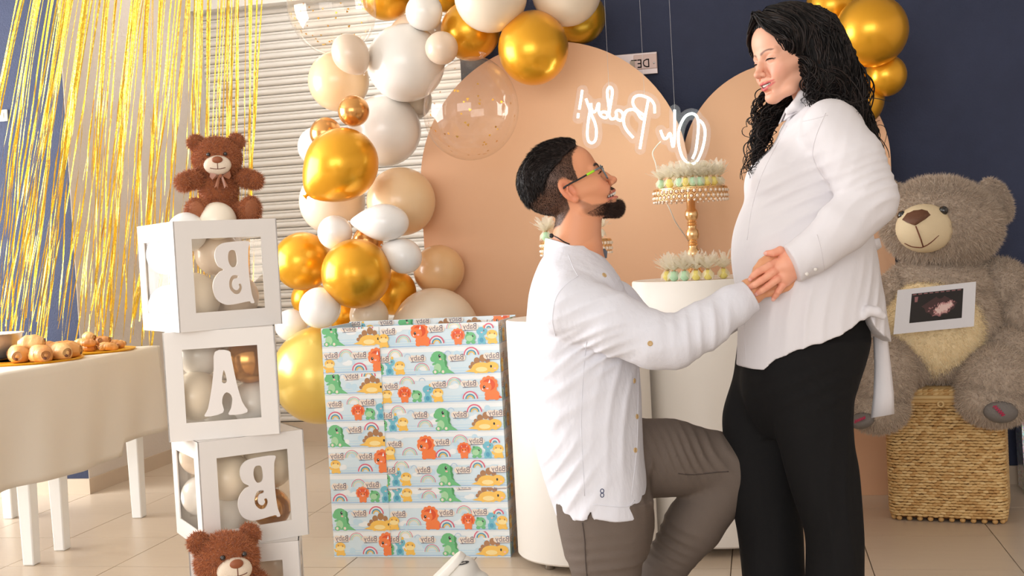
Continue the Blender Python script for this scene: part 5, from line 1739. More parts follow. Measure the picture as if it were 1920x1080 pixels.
# ---------------------------------------------------------------- head in its own frame (mm: forward, left, up; origin between the ears)
def make_head(male, neck=None):
    h = SDF((-118 if not male else -150, -92, -190), (138, 92, 150), 2.0)
    h.ell((-8, 0, 42), (97, 74, 86), k=4)
    h.ell((44, 0, -14), (50, 58, 78), k=22)
    h.ell((60, 0, 52), (34, 52, 42), k=18)                      # forehead
    jw = 50 if male else 45
    for s in (-1, 1):
        h.chain([(10, s * jw, -56, 16), (52, s * 34, -88, 14), (80, s * 10, -102, 13)], k=22)
        h.cap((14, s * 56, -14), (66, s * 40, -20), 15, 20, k=20)       # cheekbones
        h.ell((76, s * 33, -40), (17, 17, 19), k=16)                   # lifted smiling cheeks
    h.ell((80 if male else 84, 0, -98), (17, 22, 16), k=14)                     # chin
    h.ell((78, 0, -60), (25, 32, 30), k=16)                     # muzzle
    for s in (-1, 1):
        h.cap((90, s * 10, 22), (76, s * 44, 20), 8 if male else 6, 7, k=12)   # brow
        h.ell((100, s * 31, 6), (13, 17, 11), k=14, mode='s')
        h.ell((76.5, s * 31, 4), (15.5, 17, 13), k=5)                   # lids
    h.chain([(90, 0, 16, 7), (101, 0, -8, 8), (112, 0, -27, 9.5)], k=9)    # nose
    h.ell((113, 0, -28), (9.5, 10, 9), k=6)
    for s in (-1, 1):
        h.ell((103, s * 11.5, -32), (9, 7, 7.5), k=5)
        h.ell((106, s * 6.5, -39), (4.5, 3, 3.5), k=3, mode='s')
    # smiling mouth
    for s in (-1, 1):
        arc = lambda x0, yy, zz, rr, dz: [(x0 - dx, s * y, zz + z, r) for (dx, y, z), r in zip(((0, 0, 0), (4, yy * .45, dz * .25), (12, yy * .76, dz * .6), (25, yy, dz)), rr)]
        if male:
            h.chain(arc(104, 34, -65, (8, 8, 7, 4.5), 2), k=4, mode='s')
            h.chain(arc(102, 34, -55, (4.4, 4.2, 3.6, 2.6), -1), k=4)
            h.chain(arc(98.5, 33, -77.5, (5.2, 5, 4, 2.6), 7), k=4)
        else:
            h.chain(arc(104, 27, -64, (4.8, 4.6, 3.4, 1.2), 8)[:3], k=4, mode='s')
            h.chain(arc(105, 28, -56.5, (4.2, 4, 3.4, 2.2), 3), k=4)         # upper lip
            h.chain(arc(101.5, 27, -74, (5.2, 4.8, 3.6, 2.2), 15), k=5)        # lower lip
        h.cap((97, s * 15, -30), ((84, s * 34, -52) if male else (90, s * 26, -46)), 3.2, 3 if male else 1.2, k=8, mode='s')   # smile lines
    h.ell((96, 0, -83), (7, 14, 4), k=8, mode='s')
    # neck
    nr = (55, 57) if male else (45, 48)
    if neck is not None:
        h.cap(neck[0], neck[1], 59, 64, k=16)
    else:
        h.cap((-20, 0, -30), (-44, 0, -200), nr[0], nr[1], k=18)
    # ears
    for s in (-1, 1):
        Re = Rz(s * -.32) @ Ry(-.22)
        h.ell((-6, s * 75, 2), (19, 7, 33), Re, k=5)
        h.ell((-3, s * 82, 6), (11, 7, 20), Re, k=3, mode='s')
        h.chain([(-2, s * 80, 14, 2.6), (-8, s * 81, 2, 2.8), (-4, s * 80, -14, 2.4)], k=2)
        h.ell((3, s * 79, -6), (6, 5, 7), Re, k=3, mode='s')
        h.ell((0, s * 76, -26), (9, 6, 9), k=4)
    V, Q = h.mesh()
    return smooth_np(V, Q, 1, .4), Q

SK_M, SK_F = (224, 154, 114), (228, 170, 142)
def head_colours(V, male):
    C = np.tile(np.array(lin(SK_M if male else SK_F)), (len(V), 1))
    P_ = V.copy(); P_[:, 1] = np.abs(P_[:, 1])
    C = mix(C, .35 * blob(P_, (80, 36, -28), (26, 24, 22), .8), (222, 128, 96) if male else (232, 146, 126))
    C = mix(C, .25 * blob(P_, (112, 0, -28), (14, 16, 14), .8), (216, 124, 96))
    C = mix(C, .5 * blob(P_, (-4, 82, 0), (24, 16, 34), .6), (220, 122, 92))
    lipc = (196, 104, 92) if male else (206, 96, 96)
    if male:
        for t in np.linspace(0, 1, 9):
            C = mix(C, .9 * blob(P_, (98 - 25 * t * t, 34 * t, -65 + 2 * t), (9, 6, 7 - 2.5 * t), .4), (96, 44, 40))
            C = mix(C, .8 * blob(P_, (104 - 26 * t * t, 34 * t, -55 - t), (7, 7, 4.0 - 1.2 * t), .5), lipc)
            C = mix(C, .85 * blob(P_, (100 - 25 * t * t, 33 * t, -77.5 + 7 * t), (7, 7, 5.2 - 2 * t), .5), lipc)
    for t in np.linspace(0, 1, 0 if male else 9):
        C = mix(C, .8 * blob(P_, (105 - 20 * t, 27 * t, -57 + 3 * t), (7, 7, 4.2 - 1.6 * t), .5), lipc)
        C = mix(C, .85 * blob(P_, (102 - 18 * t, 25 * t, -74.5 + 14 * t), (7, 7, 5.6 - 2.4 * t), .5), lipc)
    for t in np.linspace(0, .55, 0 if male else 9):
        C = mix(C, .9 * blob(P_, (101 - 19 * t, 28 * t, -64.5 + 9 * t), (9, 6, 4.4 - 3.2 * t), .4), (120, 60, 54))
    # brows
    for t in np.linspace(0, 1, 12):
        C = mix(C, (.85 if male else .6) * blob(P_, (97 - 17 * t * t, 11 + 32 * t, 22 + 6 * math.sin(t * 2.6)), (8, 4.5, 5.0 - 2.2 * t if male else 3.4 - 1.4 * t), .6), (36, 26, 24) if male else (92, 64, 54))
    # lashes / closed smiling eyes
    for t in np.linspace(-1, 1, 9):
        C = mix(C, .9 * blob(P_, (92 - 5 * t - 4 * t * t, 31 + 13 * t, 4.5 - 2.0 * t * t), (7, 3.5, 1.9), .5), (38, 26, 24))
    C = mix(C, .35 * blob(P_, (90, 31, 9), (10, 17, 7), .8), (176, 112, 90))
    if male:
        n = .5 + .5 * np.sin(V[:, 0] * 1.7) * np.sin(V[:, 2] * 1.9) * np.sin(V[:, 1] * 1.5)
        bd = beard_mask(V)
        C = mix(C, bd * (.62 + .3 * n), (70, 46, 38))
        hm = hair_mask_m(V)
        C = mix(C, hm * (.75 + .2 * n), (46, 34, 30))
    return C
def beard_mask(V):
    x, y, z = V[:, 0], np.abs(V[:, 1]), V[:, 2]
    # jaw band, chin, moustache
    up = np.interp(x, [-10, 8, 30, 52, 70, 84, 96], [-30, -26, -58, -68, -76, -84, -82])
    lo = np.interp(x, [-10, 20, 60, 100], [-60, -92, -112, -135])
    band = np.clip((up - z) / 7, 0, 1) * np.clip((z - lo) / 8 + .5, 0, 1) * np.clip((x + 2) / 10, 0, 1)
    dens = np.clip(np.interp(x, [0, 30, 55, 75], [.45, .6, .9, 1.0]), 0, 1)
    mus = blob(np.stack([x, y, z], 1), (95, 17, -46.5), (17, 24, 6), .6) * .95
    side = blob(np.stack([x, y, z], 1), (78, 37, -66), (8, 7, 14), .6) * .5
    m = np.maximum(band * dens, np.maximum(mus, side))
    lip = np.maximum(blob(np.stack([x, y, z], 1), (102, 0, -74), (9, 22, 6), .4), blob(np.stack([x, y, z], 1), (104, 0, -57), (9, 22, 4), .4))
    mo = 0
    for t in np.linspace(0, 1, 7):
        mo = np.maximum(mo, blob(np.stack([x, y, z], 1), (101 - 26 * t * t, 35 * t, -65.5 + 2 * t), (11, 7, 15 - 5 * t), .3))
    mus2 = blob(np.stack([x, y, z], 1), (97, 14, -47.5), (14, 20, 4.5), .5)
    return np.maximum(m * (1 - lip) * (1 - mo), mus2 * .9)
def hairline_m(x):
    return np.interp(x, [-110, -60, -22, -8, 4, 18, 30, 36, 46, 62, 80], [-60, -66, -40, 26, 30, 16, 14, 52, 72, 84, 92])
def hair_mask_m(V):
    x, y, z = V[:, 0], np.abs(V[:, 1]), V[:, 2]
    m = np.clip((z - hairline_m(x)) / 6 + .5, 0, 1) * np.clip((78 - x) / 8, 0, 1)
    ear = blob(np.stack([x, y, z], 1), (-6, 80, 2), (24, 14, 38), .2)
    return m * (1 - ear)

def frame_from(fwd, up):
    f = np.asarray(fwd, float); f /= np.linalg.norm(f)
    u = np.asarray(up, float); u = u - f * (u @ f); u /= np.linalg.norm(u)
    l = np.cross(u, f)
    return np.stack([f, l, u], 1)              # columns; v_px = B @ (mm * s) + o
MM = PXS / 1000.0

m_skin_m = mat('skin_man', SK_M, .5, attr='Col', sss=.06, bump=(700, .05))
m_skin_f = mat('skin_woman', SK_F, .5, attr='Col', sss=.06)
m_shirt_m = mat('linen_white', (224, 224, 232), .75, bump=(38, .32), stretch=(1, 1, .45))
m_shirt_f = mat('poplin_white', (222, 218, 221), .7, bump=(20, .25), stretch=(1, 1, .5))
m_trou_m = mat('taupe_twill', (104, 91, 82), .8, bump=(500, .18), var=(30, .06))
m_trou_f = mat('black_crepe', (17, 16, 17), .85, bump=(500, .1), spec=.25)
m_button = mat('horn_button', (196, 164, 116), .4)
m_hairb = [mat('hair_black_a', (24, 19, 18), .5, spec=.3), mat('hair_black_b', (38, 28, 25), .5, spec=.3), mat('hair_black_c', (16, 13, 13), .62, spec=.15)]
m_beardm = [mat('beard_a', (58, 38, 30), .6), mat('beard_b', (38, 26, 22), .6), mat('beard_c', (80, 54, 42), .6)]
m_teeth = mat('teeth', (246, 240, 230), .25)
m_nail = mat('nail', (236, 176, 160), .3, coat=.4)
m_sole = mat('shoe_white', (226, 222, 214), .5)
m_sock = mat('dark_rubber', (60, 58, 58), .6)

def hand_mesh(fingers, palm, extra=(), h=1.0, k=1.3):
    """fingers: chains of (x, y, w, r) in the couple's frame; palm: caps."""
    allp = np.array([p[:3] for f in fingers for p in f] + [p[:3] for c in palm for p in c])
    s = SDF(allp.min(0) - 16, allp.max(0) + 16, h)
    for c in palm: s.chain(c, k=7, qw=1.0)
    for f in fingers: s.chain(f, k=k)
    for c, r in extra: s.ell(c, r, k=5)
    return s.mesh()

def folds(amp, dirs):
    """dirs: (centre xyz, radius, direction (x,y,w), wavelength, phase, weight)"""
    def fn(X, Y, Z):
        t = 0
        for c, r, d, wl, ph, wt in dirs:
            d = np.array(d, float) / np.linalg.norm(d)
            g = np.exp(-(((X - c[0]) / r[0]) ** 2 + ((Y - c[1]) / r[1]) ** 2 + ((Z - c[2]) / r[2]) ** 2))
            u = (X - c[0]) * d[0] + (Y - c[1]) * d[1] + (Z - c[2]) * d[2]
            v = (X - c[0]) * d[1] - (Y - c[1]) * d[0]
            v = v + .3 * (Z - c[2])
            u = u + wl * .9 * np.sin(u / (wl * 1.9) + ph * 2) + wl * .35 * np.sin(v / (wl * 2.3) + ph * 3) + wl * .12 * np.sin(v / (wl * .9) + ph * 7)
            t = t - wt * g * ((.5 + .5 * np.cos(u / wl * 2 * math.pi + ph)) ** 2.2 - .33) * (.65 + .35 * np.sin(v / (wl * 1.7) + u / (wl * 5) + ph * 5))
        return amp * t
    return fn
def join(parts):
    V, F, n = [], [], 0
    for v, f in parts:
        V.append(v); F.append(f + n); n += len(v)
    return np.concatenate(V), np.concatenate(F)
def body_obj(name, Vloc, Q, m, parent=None, org=None, col=None):
    Vw = loc2w(Vloc)
    o0 = ROOT[parent.name] if parent is not None else org
    me = mesh_np(name, Vw - o0, Q, m, True)
    if col is not None: colour_attr(me, col)
    return link(name, me, parent, o0 if parent is None else (0, 0, 0))
def lmb(pts_faces):
    pass
def ltube(mb, pts, r, n=6, **k):
    return mb.tube(loc2w(np.array(pts, float)), r, n, **k)

# ================================================================== THE WOMAN
def floor_y(w, x):                              # couple's-frame y of the floor below (x, w)
    p0 = loc2w((x, 0, w)); p1 = loc2w((x, 1000, w))
    t = p0[2] / (p0[2] - p1[2])
    return 1000 * t
WB = frame_from((-math.cos(.36) * math.cos(.23), math.sin(.23), -math.sin(.36) * math.cos(.23)), (-.02, -1, .06))
WO = np.array([1483., 111., -8.])
def wh(p): return np.asarray(p, float) * MM @ WB.T + WO      # head mm -> couple's frame
hv, hq = make_head(False)
_lz = lambda z, k: np.where(z < 0, np.where(z > -115, z * k, z + 115 * (1 - k)), z)
hv[:, 0] *= .97; hv *= .985
wcol = head_colours(hv, False)
hv[:, 2] = _lz(hv[:, 2], .87)
wv_ = wh(hv)
# woman's hand over the man's
def Hz(zx, zy, w): return il(1380 + zx / 6.75, 440 + zy / 6.75, w)
def fing(pts, rr): return [tuple(p) + (r * .93,) for p, r in zip(pts, rr)]
WF = [fing([Hz(520, 350, -127), Hz(430, 395, -136), Hz(290, 465, -138), Hz(225, 515, -133), Hz(190, 550, -127)], (8, 7.6, 6.8, 6.0, 5.2)),
      fing([Hz(560, 430, -130), Hz(470, 475, -138), Hz(320, 580, -139), Hz(235, 635, -134), Hz(170, 668, -127)], (8, 7.8, 7.0, 6.2, 5.3)),
      fing([Hz(590, 520, -130), Hz(520, 565, -137), Hz(400, 655, -138), Hz(330, 705, -133), Hz(270, 742, -126)], (8, 7.6, 6.8, 6.0, 5.2)),
      fing([Hz(640, 600, -126), Hz(590, 640, -131), Hz(535, 720, -131), Hz(510, 762, -126), Hz(480, 802, -120)], (7.4, 6.8, 6.0, 5.4, 4.7)),
      fing([Hz(640, 250, -124), Hz(560, 200, -130), Hz(475, 232, -131), Hz(395, 236, -124)], (9, 8.2, 7, 5.6))]
WP = [[tuple(Hz(720, 330, -126)) + (17,), tuple(Hz(600, 400, -128)) + (16,), tuple(Hz(520, 430, -130)) + (11,)],
      [tuple(Hz(730, 440, -122)) + (16,), tuple(Hz(600, 530, -127)) + (13,), tuple(Hz(560, 560, -129)) + (10,)],
      [tuple(Hz(700, 480, -122)) + (14,), tuple(Hz(620, 590, -124)) + (10,)],
      [tuple(Hz(690, 300, -126)) + (15,), tuple(Hz(620, 240, -126)) + (10,)],
      [tuple(Hz(660, 380, -126)) + (18,), tuple(Hz(800, 330, -126)) + (17,)]]
whv, whq = hand_mesh(WF, WP)
whc = np.tile(np.array(lin((238, 170, 140))), (len(whv), 1))
for f in WF:
    for j in (1, 2):
        whc = mix(whc, .35 * blob(whv, f[j][:3], (9, 9, 9), .8), (222, 132, 108))
    whc = mix(whc, .45 * blob(whv, f[-1][:3], (8, 8, 8), .8), (232, 140, 122))
# hidden core that carries head, arms and legs as one figure
core = SDF((1350, 180, -190), (1700, 1290, 190), 6)
core.stack([(205, 1512, 1556, 0, 60), (240, 1490, 1580, 0, 88), (330, 1450, 1590, 0, 90), (450, 1420, 1590, 0, 95), (540, 1420, 1600, 0, 100), (640, 1440, 1590, 0, 100)], k=10)
core.chain([tuple(il(1530, 640, -52)) + (60,), tuple(il(1545, 900, -58)) + (38,), tuple(il(1562, 1180, -58)) + (28,)], k=14)
core.chain([tuple(il(1470, 640, 52)) + (60,), tuple(il(1440, 900, 58)) + (38,), tuple(il(1450, 1180, 58)) + (28,)], k=14)
core.chain([tuple(il(1560, 250, -100)) + (32,), tuple(il(1625, 374, -150)) + (26,), tuple(il(1500, 488, -136)) + (16,)], k=14)
core.chain([(1530, 250, 95, 32), (1568, 352, 132, 26), (1558, 440, 134, 24), (1500, 500, 118, 17)], k=14)
core.cap((1530, 150, 0), (1535, 240, 0), 36, 44, k=20)
cv_, cq_ = core.mesh()
V, Q = join([(wv_, hq), (whv, whq), (cv_, cq_)])
C = np.concatenate([wcol, whc, np.tile(np.array(lin(SK_F)), (len(cv_), 1))])
worg = loc2w((1530, floor_y(0, 1530), 0))
woman = body_obj('person', V, Q, m_skin_f, None, worg, C)
tag(woman, 'standing person with long dark curls in a loose white shirt and black trousers', 'person')
for f in WF:
    a_, b_ = np.array(f[-2][:3]), np.array(f[-1][:3]); d_ = (b_ - a_) / np.linalg.norm(b_ - a_)
    n_ = np.array([0, 0, -1.0]); n_ -= d_ * (d_ @ n_); n_ /= np.linalg.norm(n_); s_ = np.cross(d_, n_)
    Rn = np.stack([d_, s_, n_], 1)
    obj('nail', MB().ell(loc2w(b_ + n_ * f[-1][3] * .80 + d_ * 1.0), np.array((4.6, 3.6, 1.4)) / PXS, CM.T @ Rn, n=12, m=8), m_nail, woman)
# teeth, eyes
def head_tube(parent, name, pts, r, m, B=wh, n=8, **k):
    return obj(name, MB().tube(loc2w(np.array([B(p) for p in pts])), r, n, **k), m, parent)
def teeth(parent, B, s=1.0):
    b = MB()
    for i in range(-5, 6):
        t = i / 5.5
        p = B((99.5 - 17.5 * t * t, t * 25, -62 + 5 * t * t))
        pw = loc2w(np.array(p))
        b.ell(pw, (.0028, .0028, .0046), n=8, m=6)
    return obj('teeth', b, m_teeth, parent)
teeth(woman, lambda p: wh((p[0] * .955, p[1] * .985, p[2] * .857)))
def eyes(parent, B):
    for s in (-1, 1):
        b = MB()
        pts = [B((93.5 - 3 * (t * 2 - 1) - 4 * (2 * t - 1) ** 2, s * (31 + 13 * (2 * t - 1)), 5.5 - 2.5 * (2 * t - 1) ** 2)) for t in np.linspace(0, 1, 9)]
        b.tube(loc2w(np.array(pts)), [.0006, .0012, .0016, .0018, .0018, .0018, .0016, .0012, .0007], 6)
        obj('lashes', b, m_hairb[2], parent)
eyes(woman, lambda p: wh((p[0] * .957, p[1] * .985, p[2])))
for s in (1,):
    pass
# shirt
sh_ = SDF((1360, 165, -235), (1712, 800, 200), 3.0)
rowsW = [(186, 1500, 1566, -4, 46), (205, 1487, 1588, -4, 90), (228, 1474, 1606, -4, 118), (262, 1456, 1618, -3, 122), (300, 1432, 1622, -2, 118), (335, 1413, 1622, 0, 116), (380, 1401, 1622, 0, 118),
         (430, 1391, 1630, 0, 122), (480, 1387, 1640, 0, 126), (530, 1386, 1648, 0, 130), (580, 1386, 1656, 0, 134), (640, 1385, 1664, 0, 138), (700, 1382, 1668, 0, 140)]
sh_.stack(rowsW, k=8)
sh_.ell((1450, 340, -50), (42, 50, 48), k=30); sh_.ell((1450, 340, 50), (42, 50, 48), k=30)
sh_.ell((1442, 470, 0), (62, 90, 105), k=40)
# hem: long front tail, high side notch, long back
hem = lambda X: np.interp(X, [1360, 1386, 1400, 1414, 1432, 1470, 1520, 1560, 1584, 1592, 1600, 1615, 1640, 1660, 1680], [684, 686, 688, 688, 668, 648, 632, 612, 592, 578, 596, 618, 630, 640, 640])
sh_.clip(lambda X, Y, Z: (Y - hem(X)) * .75)
torsoF = sh_.F.copy()
arm = [tuple(il(1556, 238, -112)) + (50,), tuple(il(1600, 300, -140)) + (53,), tuple(il(1628, 372, -152)) + (52,)]
fore = [tuple(il(1628, 376, -152)) + (50,), tuple(il(1580, 425, -158)) + (46,), tuple(il(1530, 468, -150)) + (38,), tuple(il(1484, 496, -138)) + (33,)]
sh_.chain(arm[:2], k=16); sh_.chain(arm[1:], k=7); sh_.chain(fore, k=6)
sh_.cap(il(1516, 478, -142), il(1486, 495, -138), 36, 34, k=4)            # cuff
far = [(1530, 245, 105, 46), (1570, 350, 140, 44), (1560, 440, 140, 40), (1500, 500, 125, 32)]
sh_.chain(far, k=20)
# collar
sh_.chain([il(1505, 178, -44).tolist() + [9], il(1492, 198, -46).tolist() + [9], il(1478, 208, -40).tolist() + [7]], k=5)
sh_.chain([il(1505, 178, -44).tolist() + [9], il(1540, 178, -38).tolist() + [10], il(1572, 186, -4).tolist() + [10], il(1550, 182, 40).tolist() + [9], il(1500, 186, 46).tolist() + [8]], k=5)
sh_.cap((1474, 212, -4), (1500, 190, 0), 14, 22, k=8, mode='s')
# cloth folds
pre_ = sh_.F.copy()
sh_.warp(folds(1.0, [((1600, 350, -190), (60, 60, 60), (.3, 1, 0), 22, .4, 4.5), ((1560, 420, -190), (70, 50, 70), (.9, .5, 0), 26, 1.1, 4), ((1470, 380, -100), (90, 80, 80), (.35, 1, 0), 34, .2, 4.0),
                      ((1560, 300, -150), (50, 70, 60), (1, .2, 0), 24, .9, 3), ((1470, 590, -120), (90, 80, 80), (1, .25, 0), 40, .2, 3.5), ((1620, 560, -110), (40, 110, 110), (1, .2, 0), 30, .5, 4.5), ((1440, 250, -60), (60, 60, 90), (.8, 1, 0), 26, 0, 2.5)]))
warpW = sh_.F - pre_
def cuff_cut(S, c, n, rad):
    c = np.asarray(c, float); n = np.asarray(n, float) / np.linalg.norm(n)
    def fn(X, Y, Z):
        d = (X - c[0]) * n[0] + (Y - c[1]) * n[1] + (Z - c[2]) * n[2]
        r2 = (X - c[0]) ** 2 + (Y - c[1]) ** 2 + (Z - c[2]) ** 2
        return np.where((r2 < rad * rad) & (Z < c[2] + 44), d, -1e3)
    S.clip(fn)
# side roll where the tail curls at the notch
sh_.chain([(1583, 592, -118, 6), (1592, 580, -122, 9), (1606, 582, -122, 9), (1618, 590, -118, 7)], k=4)
cuff_cut(sh_, il(1484, 493, -140), (-.91, .41, 0), 66)
sh_.F = np.minimum(sh_.F, torsoF + warpW).astype(np.float32)      # the shirt front stays whole behind the cuff
sv_, sq_ = sh_.mesh()
sv_ = smooth_np(sv_, sq_, 1, .4)
wshirt = body_obj('shirt', sv_, sq_, m_shirt_f, woman)
# long back tail
tl = MB()
tp = [((1636, 600), (1662, 600)), ((1638, 640), (1664, 640)), ((1640, 690), (1670, 690)), ((1638, 740), (1675, 738)), ((1633, 784), (1676, 776))]
rowsT = []
for (a, b) in tp:
    rowsT.append([il(a[0] + (b[0] - a[0]) * t, a[1] + (b[1] - a[1]) * t, 20 - 8 * math.sin(t * 3.1)) for t in np.linspace(0, 1, 7)])
vt = [loc2w(p) for r in rowsT for p in r]
ft = [(i * 7 + k, i * 7 + k + 1, (i + 1) * 7 + k + 1, (i + 1) * 7 + k) for i in range(4) for k in range(6)]
tail = obj('shirt_tail', MB().add(vt, ft), m_shirt_f, woman)
md = tail.modifiers.new('thickness', 'SOLIDIFY'); md.thickness = .002
# loose end of cloth behind the elbow
kn_ = MB(); pts = [(1622, 452), (1648, 446), (1652, 462), (1630, 478)]
kn_.add([loc2w(il(x, y, -40 + 6 * i)) for i, (x, y) in enumerate(pts)], [(0, 1, 2, 3)])
ko = obj('shirt_fold', kn_, m_shirt_f, woman); md = ko.modifiers.new('thickness', 'SOLIDIFY'); md.thickness = .004
bt = MB()
for x, y in ((1519, 524), (1535, 515)):
    bt.ell(loc2w(il(x - 6, y - 10, -176)), (.0045, .0045, .0045), n=10, m=6)
obj('cuff_button', bt, mat('pearl_button', (226, 220, 214), .3), wshirt)
from mathutils.bvhtree import BVHTree
def surf_hit(bvh, x, y):
    r = ray(x, y)
    h = bvh.ray_cast(Vector(CP), Vector(r).normalized())
    return None if h[0] is None else (np.array(h[0]), np.array(h[1]))
def bvh_of(o, root):
    me = o.data
    return BVHTree.FromPolygons([Vector(v.co) + Vector(ROOT[o.name]) for v in me.vertices], [tuple(p.vertices) for p in me.polygons])
def seam(name, pts, r, m, parent, bvh):
    P_ = []
    for q in smoothpath([(a, b, 0) for a, b in pts], 6):
        hh = surf_hit(bvh, q[0], q[1])
        if hh is not None: P_.append(hh[0] + hh[1] * r * .1)
    if len(P_) > 2: obj(name, MB().tube(P_, r, 6), m, parent)
def patch(name, pts, th, m, parent, bvh, lift=.002):
    """a flat piece of cloth lying on the surface (collar flap, placket)."""
    a, b = [], []
    for x, y in pts:
        hh = surf_hit(bvh, x, y)
        if hh is None: return
        a.append(hh[0] + hh[1] * (lift + th)); b.append(hh[0] + hh[1] * lift * .2)
    n = len(a)
    c = np.mean(a, 0)
    obj(name, MB().add(a + b + [c], [(i, (i + 1) % n, 2 * n) for i in range(n)] + [(n + i, n + (i + 1) % n, (i + 1) % n, i) for i in range(n)]), m, parent, auto=50)
m_seam_f = mat('shirt_seam_f', (216, 211, 215), .8)
bw_ = bvh_of(wshirt, woman)
seam('shoulder_seam', [(1505, 228), (1530, 222), (1552, 216)], .0008, m_seam_f, wshirt, bw_)
seam('armhole_seam', [(1548, 212), (1532, 250), (1524, 290), (1538, 325), (1556, 345)], .0009, m_seam_f, wshirt, bw_)
seam('placket_edge', [(1476, 236), (1452, 280), (1428, 330), (1410, 390), (1401, 450)], .0009, m_seam_f, wshirt, bw_)
seam('placket_edge', [(1398, 570), (1396, 620), (1399, 676)], .0009, m_seam_f, wshirt, bw_)
seam('cuff_edge', [(1532, 440), (1540, 470), (1546, 506)], .0009, m_seam_f, wshirt, bw_)
def flap_collar(cx, cy, rx, rw, tilt, a0, gap, parent, m):
    n = 40; R = [[], [], [], []]
    for i in range(n + 1):
        a = a0 + gap + (2 * math.pi - 2 * gap) * i / n
        c_, s_ = math.cos(a), math.sin(a); e = abs(2 * i / n - 1) ** 6
        y = cy + tilt * rx * c_
        for j, (rr, dy) in enumerate(((0, 0), (2, -1.5), (13 + 3 * e, 17 + 12 * e), (10 + 3 * e, 17 + 12 * e))):
            R[j].append(loc2w((cx + (rx + rr) * c_, y + dy, (rw + rr) * s_)))
    k = n + 1
    obj('collar', MB().add(sum(R, []), [(j * k + i, j * k + i + 1, ((j + 1) % 4) * k + i + 1, ((j + 1) % 4) * k + i) for j in range(4) for i in range(n)] + [(0, k, 2 * k, 3 * k), (n, 3 * k + n, 2 * k + n, k + n)]), m, parent, auto=60)
flap_collar(1527, 190, 50, 50, -.22, math.pi, .30, wshirt, m_shirt_f)
# trousers
tr_ = SDF((1335, 560, -170), (1665, 1300, 175), 4.0)
fy = floor_y(0, 1500)
hipw = [(585, 1425, 1622, 0, 104), (640, 1408, 1628, 0, 112), (690, 1392, 1616, 0, 112), (740, 1392, 1598, 0, 100), (790, 1410, 1580, 0, 70), (820, 1430, 1560, 0, 40)]
tr_.stack(hipw, k=24)
def leg(rows, w, rw):
    out = []
    for y, l, r in rows:
        a, b = il(l, y, w), il(r, y, w)
        out.append((a[1], a[0], b[0], w, rw if np.isscalar(rw) else rw))
    return out
tr_.stack(leg([(640, 1420, 1628), (700, 1424, 1612), (760, 1440, 1600), (820, 1456, 1600), (880, 1472, 1608), (940, 1490, 1614), (1000, 1510, 1617), (1080, 1512, 1618), (1180, 1510, 1620), (fy + 2, 1508, 1622)], -58, 62), k=14)
tr_.stack(leg([(640, 1384, 1560), (700, 1376, 1560), (780, 1355, 1530), (860, 1362, 1510), (920, 1368, 1500), (1000, 1383, 1505), (1080, 1392, 1508), (1180, 1396, 1510), (fy + 2, 1398, 1512)], 58, 62), k=14)
tr_.warp(folds(1.0, [((1550, 900, -110), (60, 260, 80), (1, .04, 0), 46, .3, 3), ((1430, 900, 0), (50, 260, 90), (1, -.05, 0), 44, .8, 2.5), ((1500, 720, -110), (110, 60, 80), (.4, 1, 0), 40, .3, 2.5)]))
tr_.clip(lambda X, Y, Z: Y - (floor_y(0, 1500) - 14))
tv_, tq_ = tr_.mesh()
body_obj('trousers', tv_, tq_, m_trou_f, woman)
def simple_shoe(name, parent, hx, w, dirx, m, dirw=0.0, L=195, fl=None):
    """low shoe standing on the floor; hx heel x, dirx -1/1 pointing direction (couple's frame)."""
    y = floor_y(w, hx)
    s = SDF((min(hx, hx + dirx * L) - 45, y - 75, w - 90), (max(hx, hx + dirx * L) + 45, y + 25, w + 90), 3.2)
    s.chain([(hx, y - 24, w, 27), (hx + dirx * L * .45, y - 24, w, 30), (hx + dirx * L * .75, y - 20, w, 32), (hx + dirx * L * .9, y - 16, w, 26)], k=8)
    s.cap((hx + dirx * 14, y - 40, w), (hx + dirx * 14, y - 70, w), 27, 27, k=12)
    s.clip(lambda X, Y, Z: Y - (floor_y(0, 1) + (floor_y(100, 1) - floor_y(0, 1)) * Z / 100 + (floor_y(0, 1001) - floor_y(0, 1)) * (X - 1) / 1000 - 1.0))
    v, q = s.mesh()
    return body_obj(name, v, q, m, parent)
m_shoe_b = mat('black_leather', (22, 20, 20), .4)
simple_shoe('shoe', woman, 1585, -58, -1, m_shoe_b)
simple_shoe('shoe', woman, 1470, 58, -1, m_shoe_b)
# hair: a dark mass over the skull and down the back, then separate curls
hs = SDF((1385, -6, -130), (1672, 345, 140), 3.0)
hs.ell(wh((-10, 0, 46)), np.array((103, 81, 91)) * MM, WB, k=3)
hs.chain([(1524, 72, -4, 50), (1544, 130, -4, 50), (1576, 195, 4, 38), (1608, 245, 6, 24), (1630, 288, 8, 12)], k=20, qw=.68)
hs.chain([(1512, 80, -56, 14), (1516, 120, -60, 15), (1522, 165, -58, 16), (1516, 196, -60, 13)], k=14)
hs.chain([(1512, 75, 60, 26), (1500, 140, 66, 24), (1470, 200, 58, 16), (1440, 250, 46, 13), (1424, 300, 36, 9)], k=14)
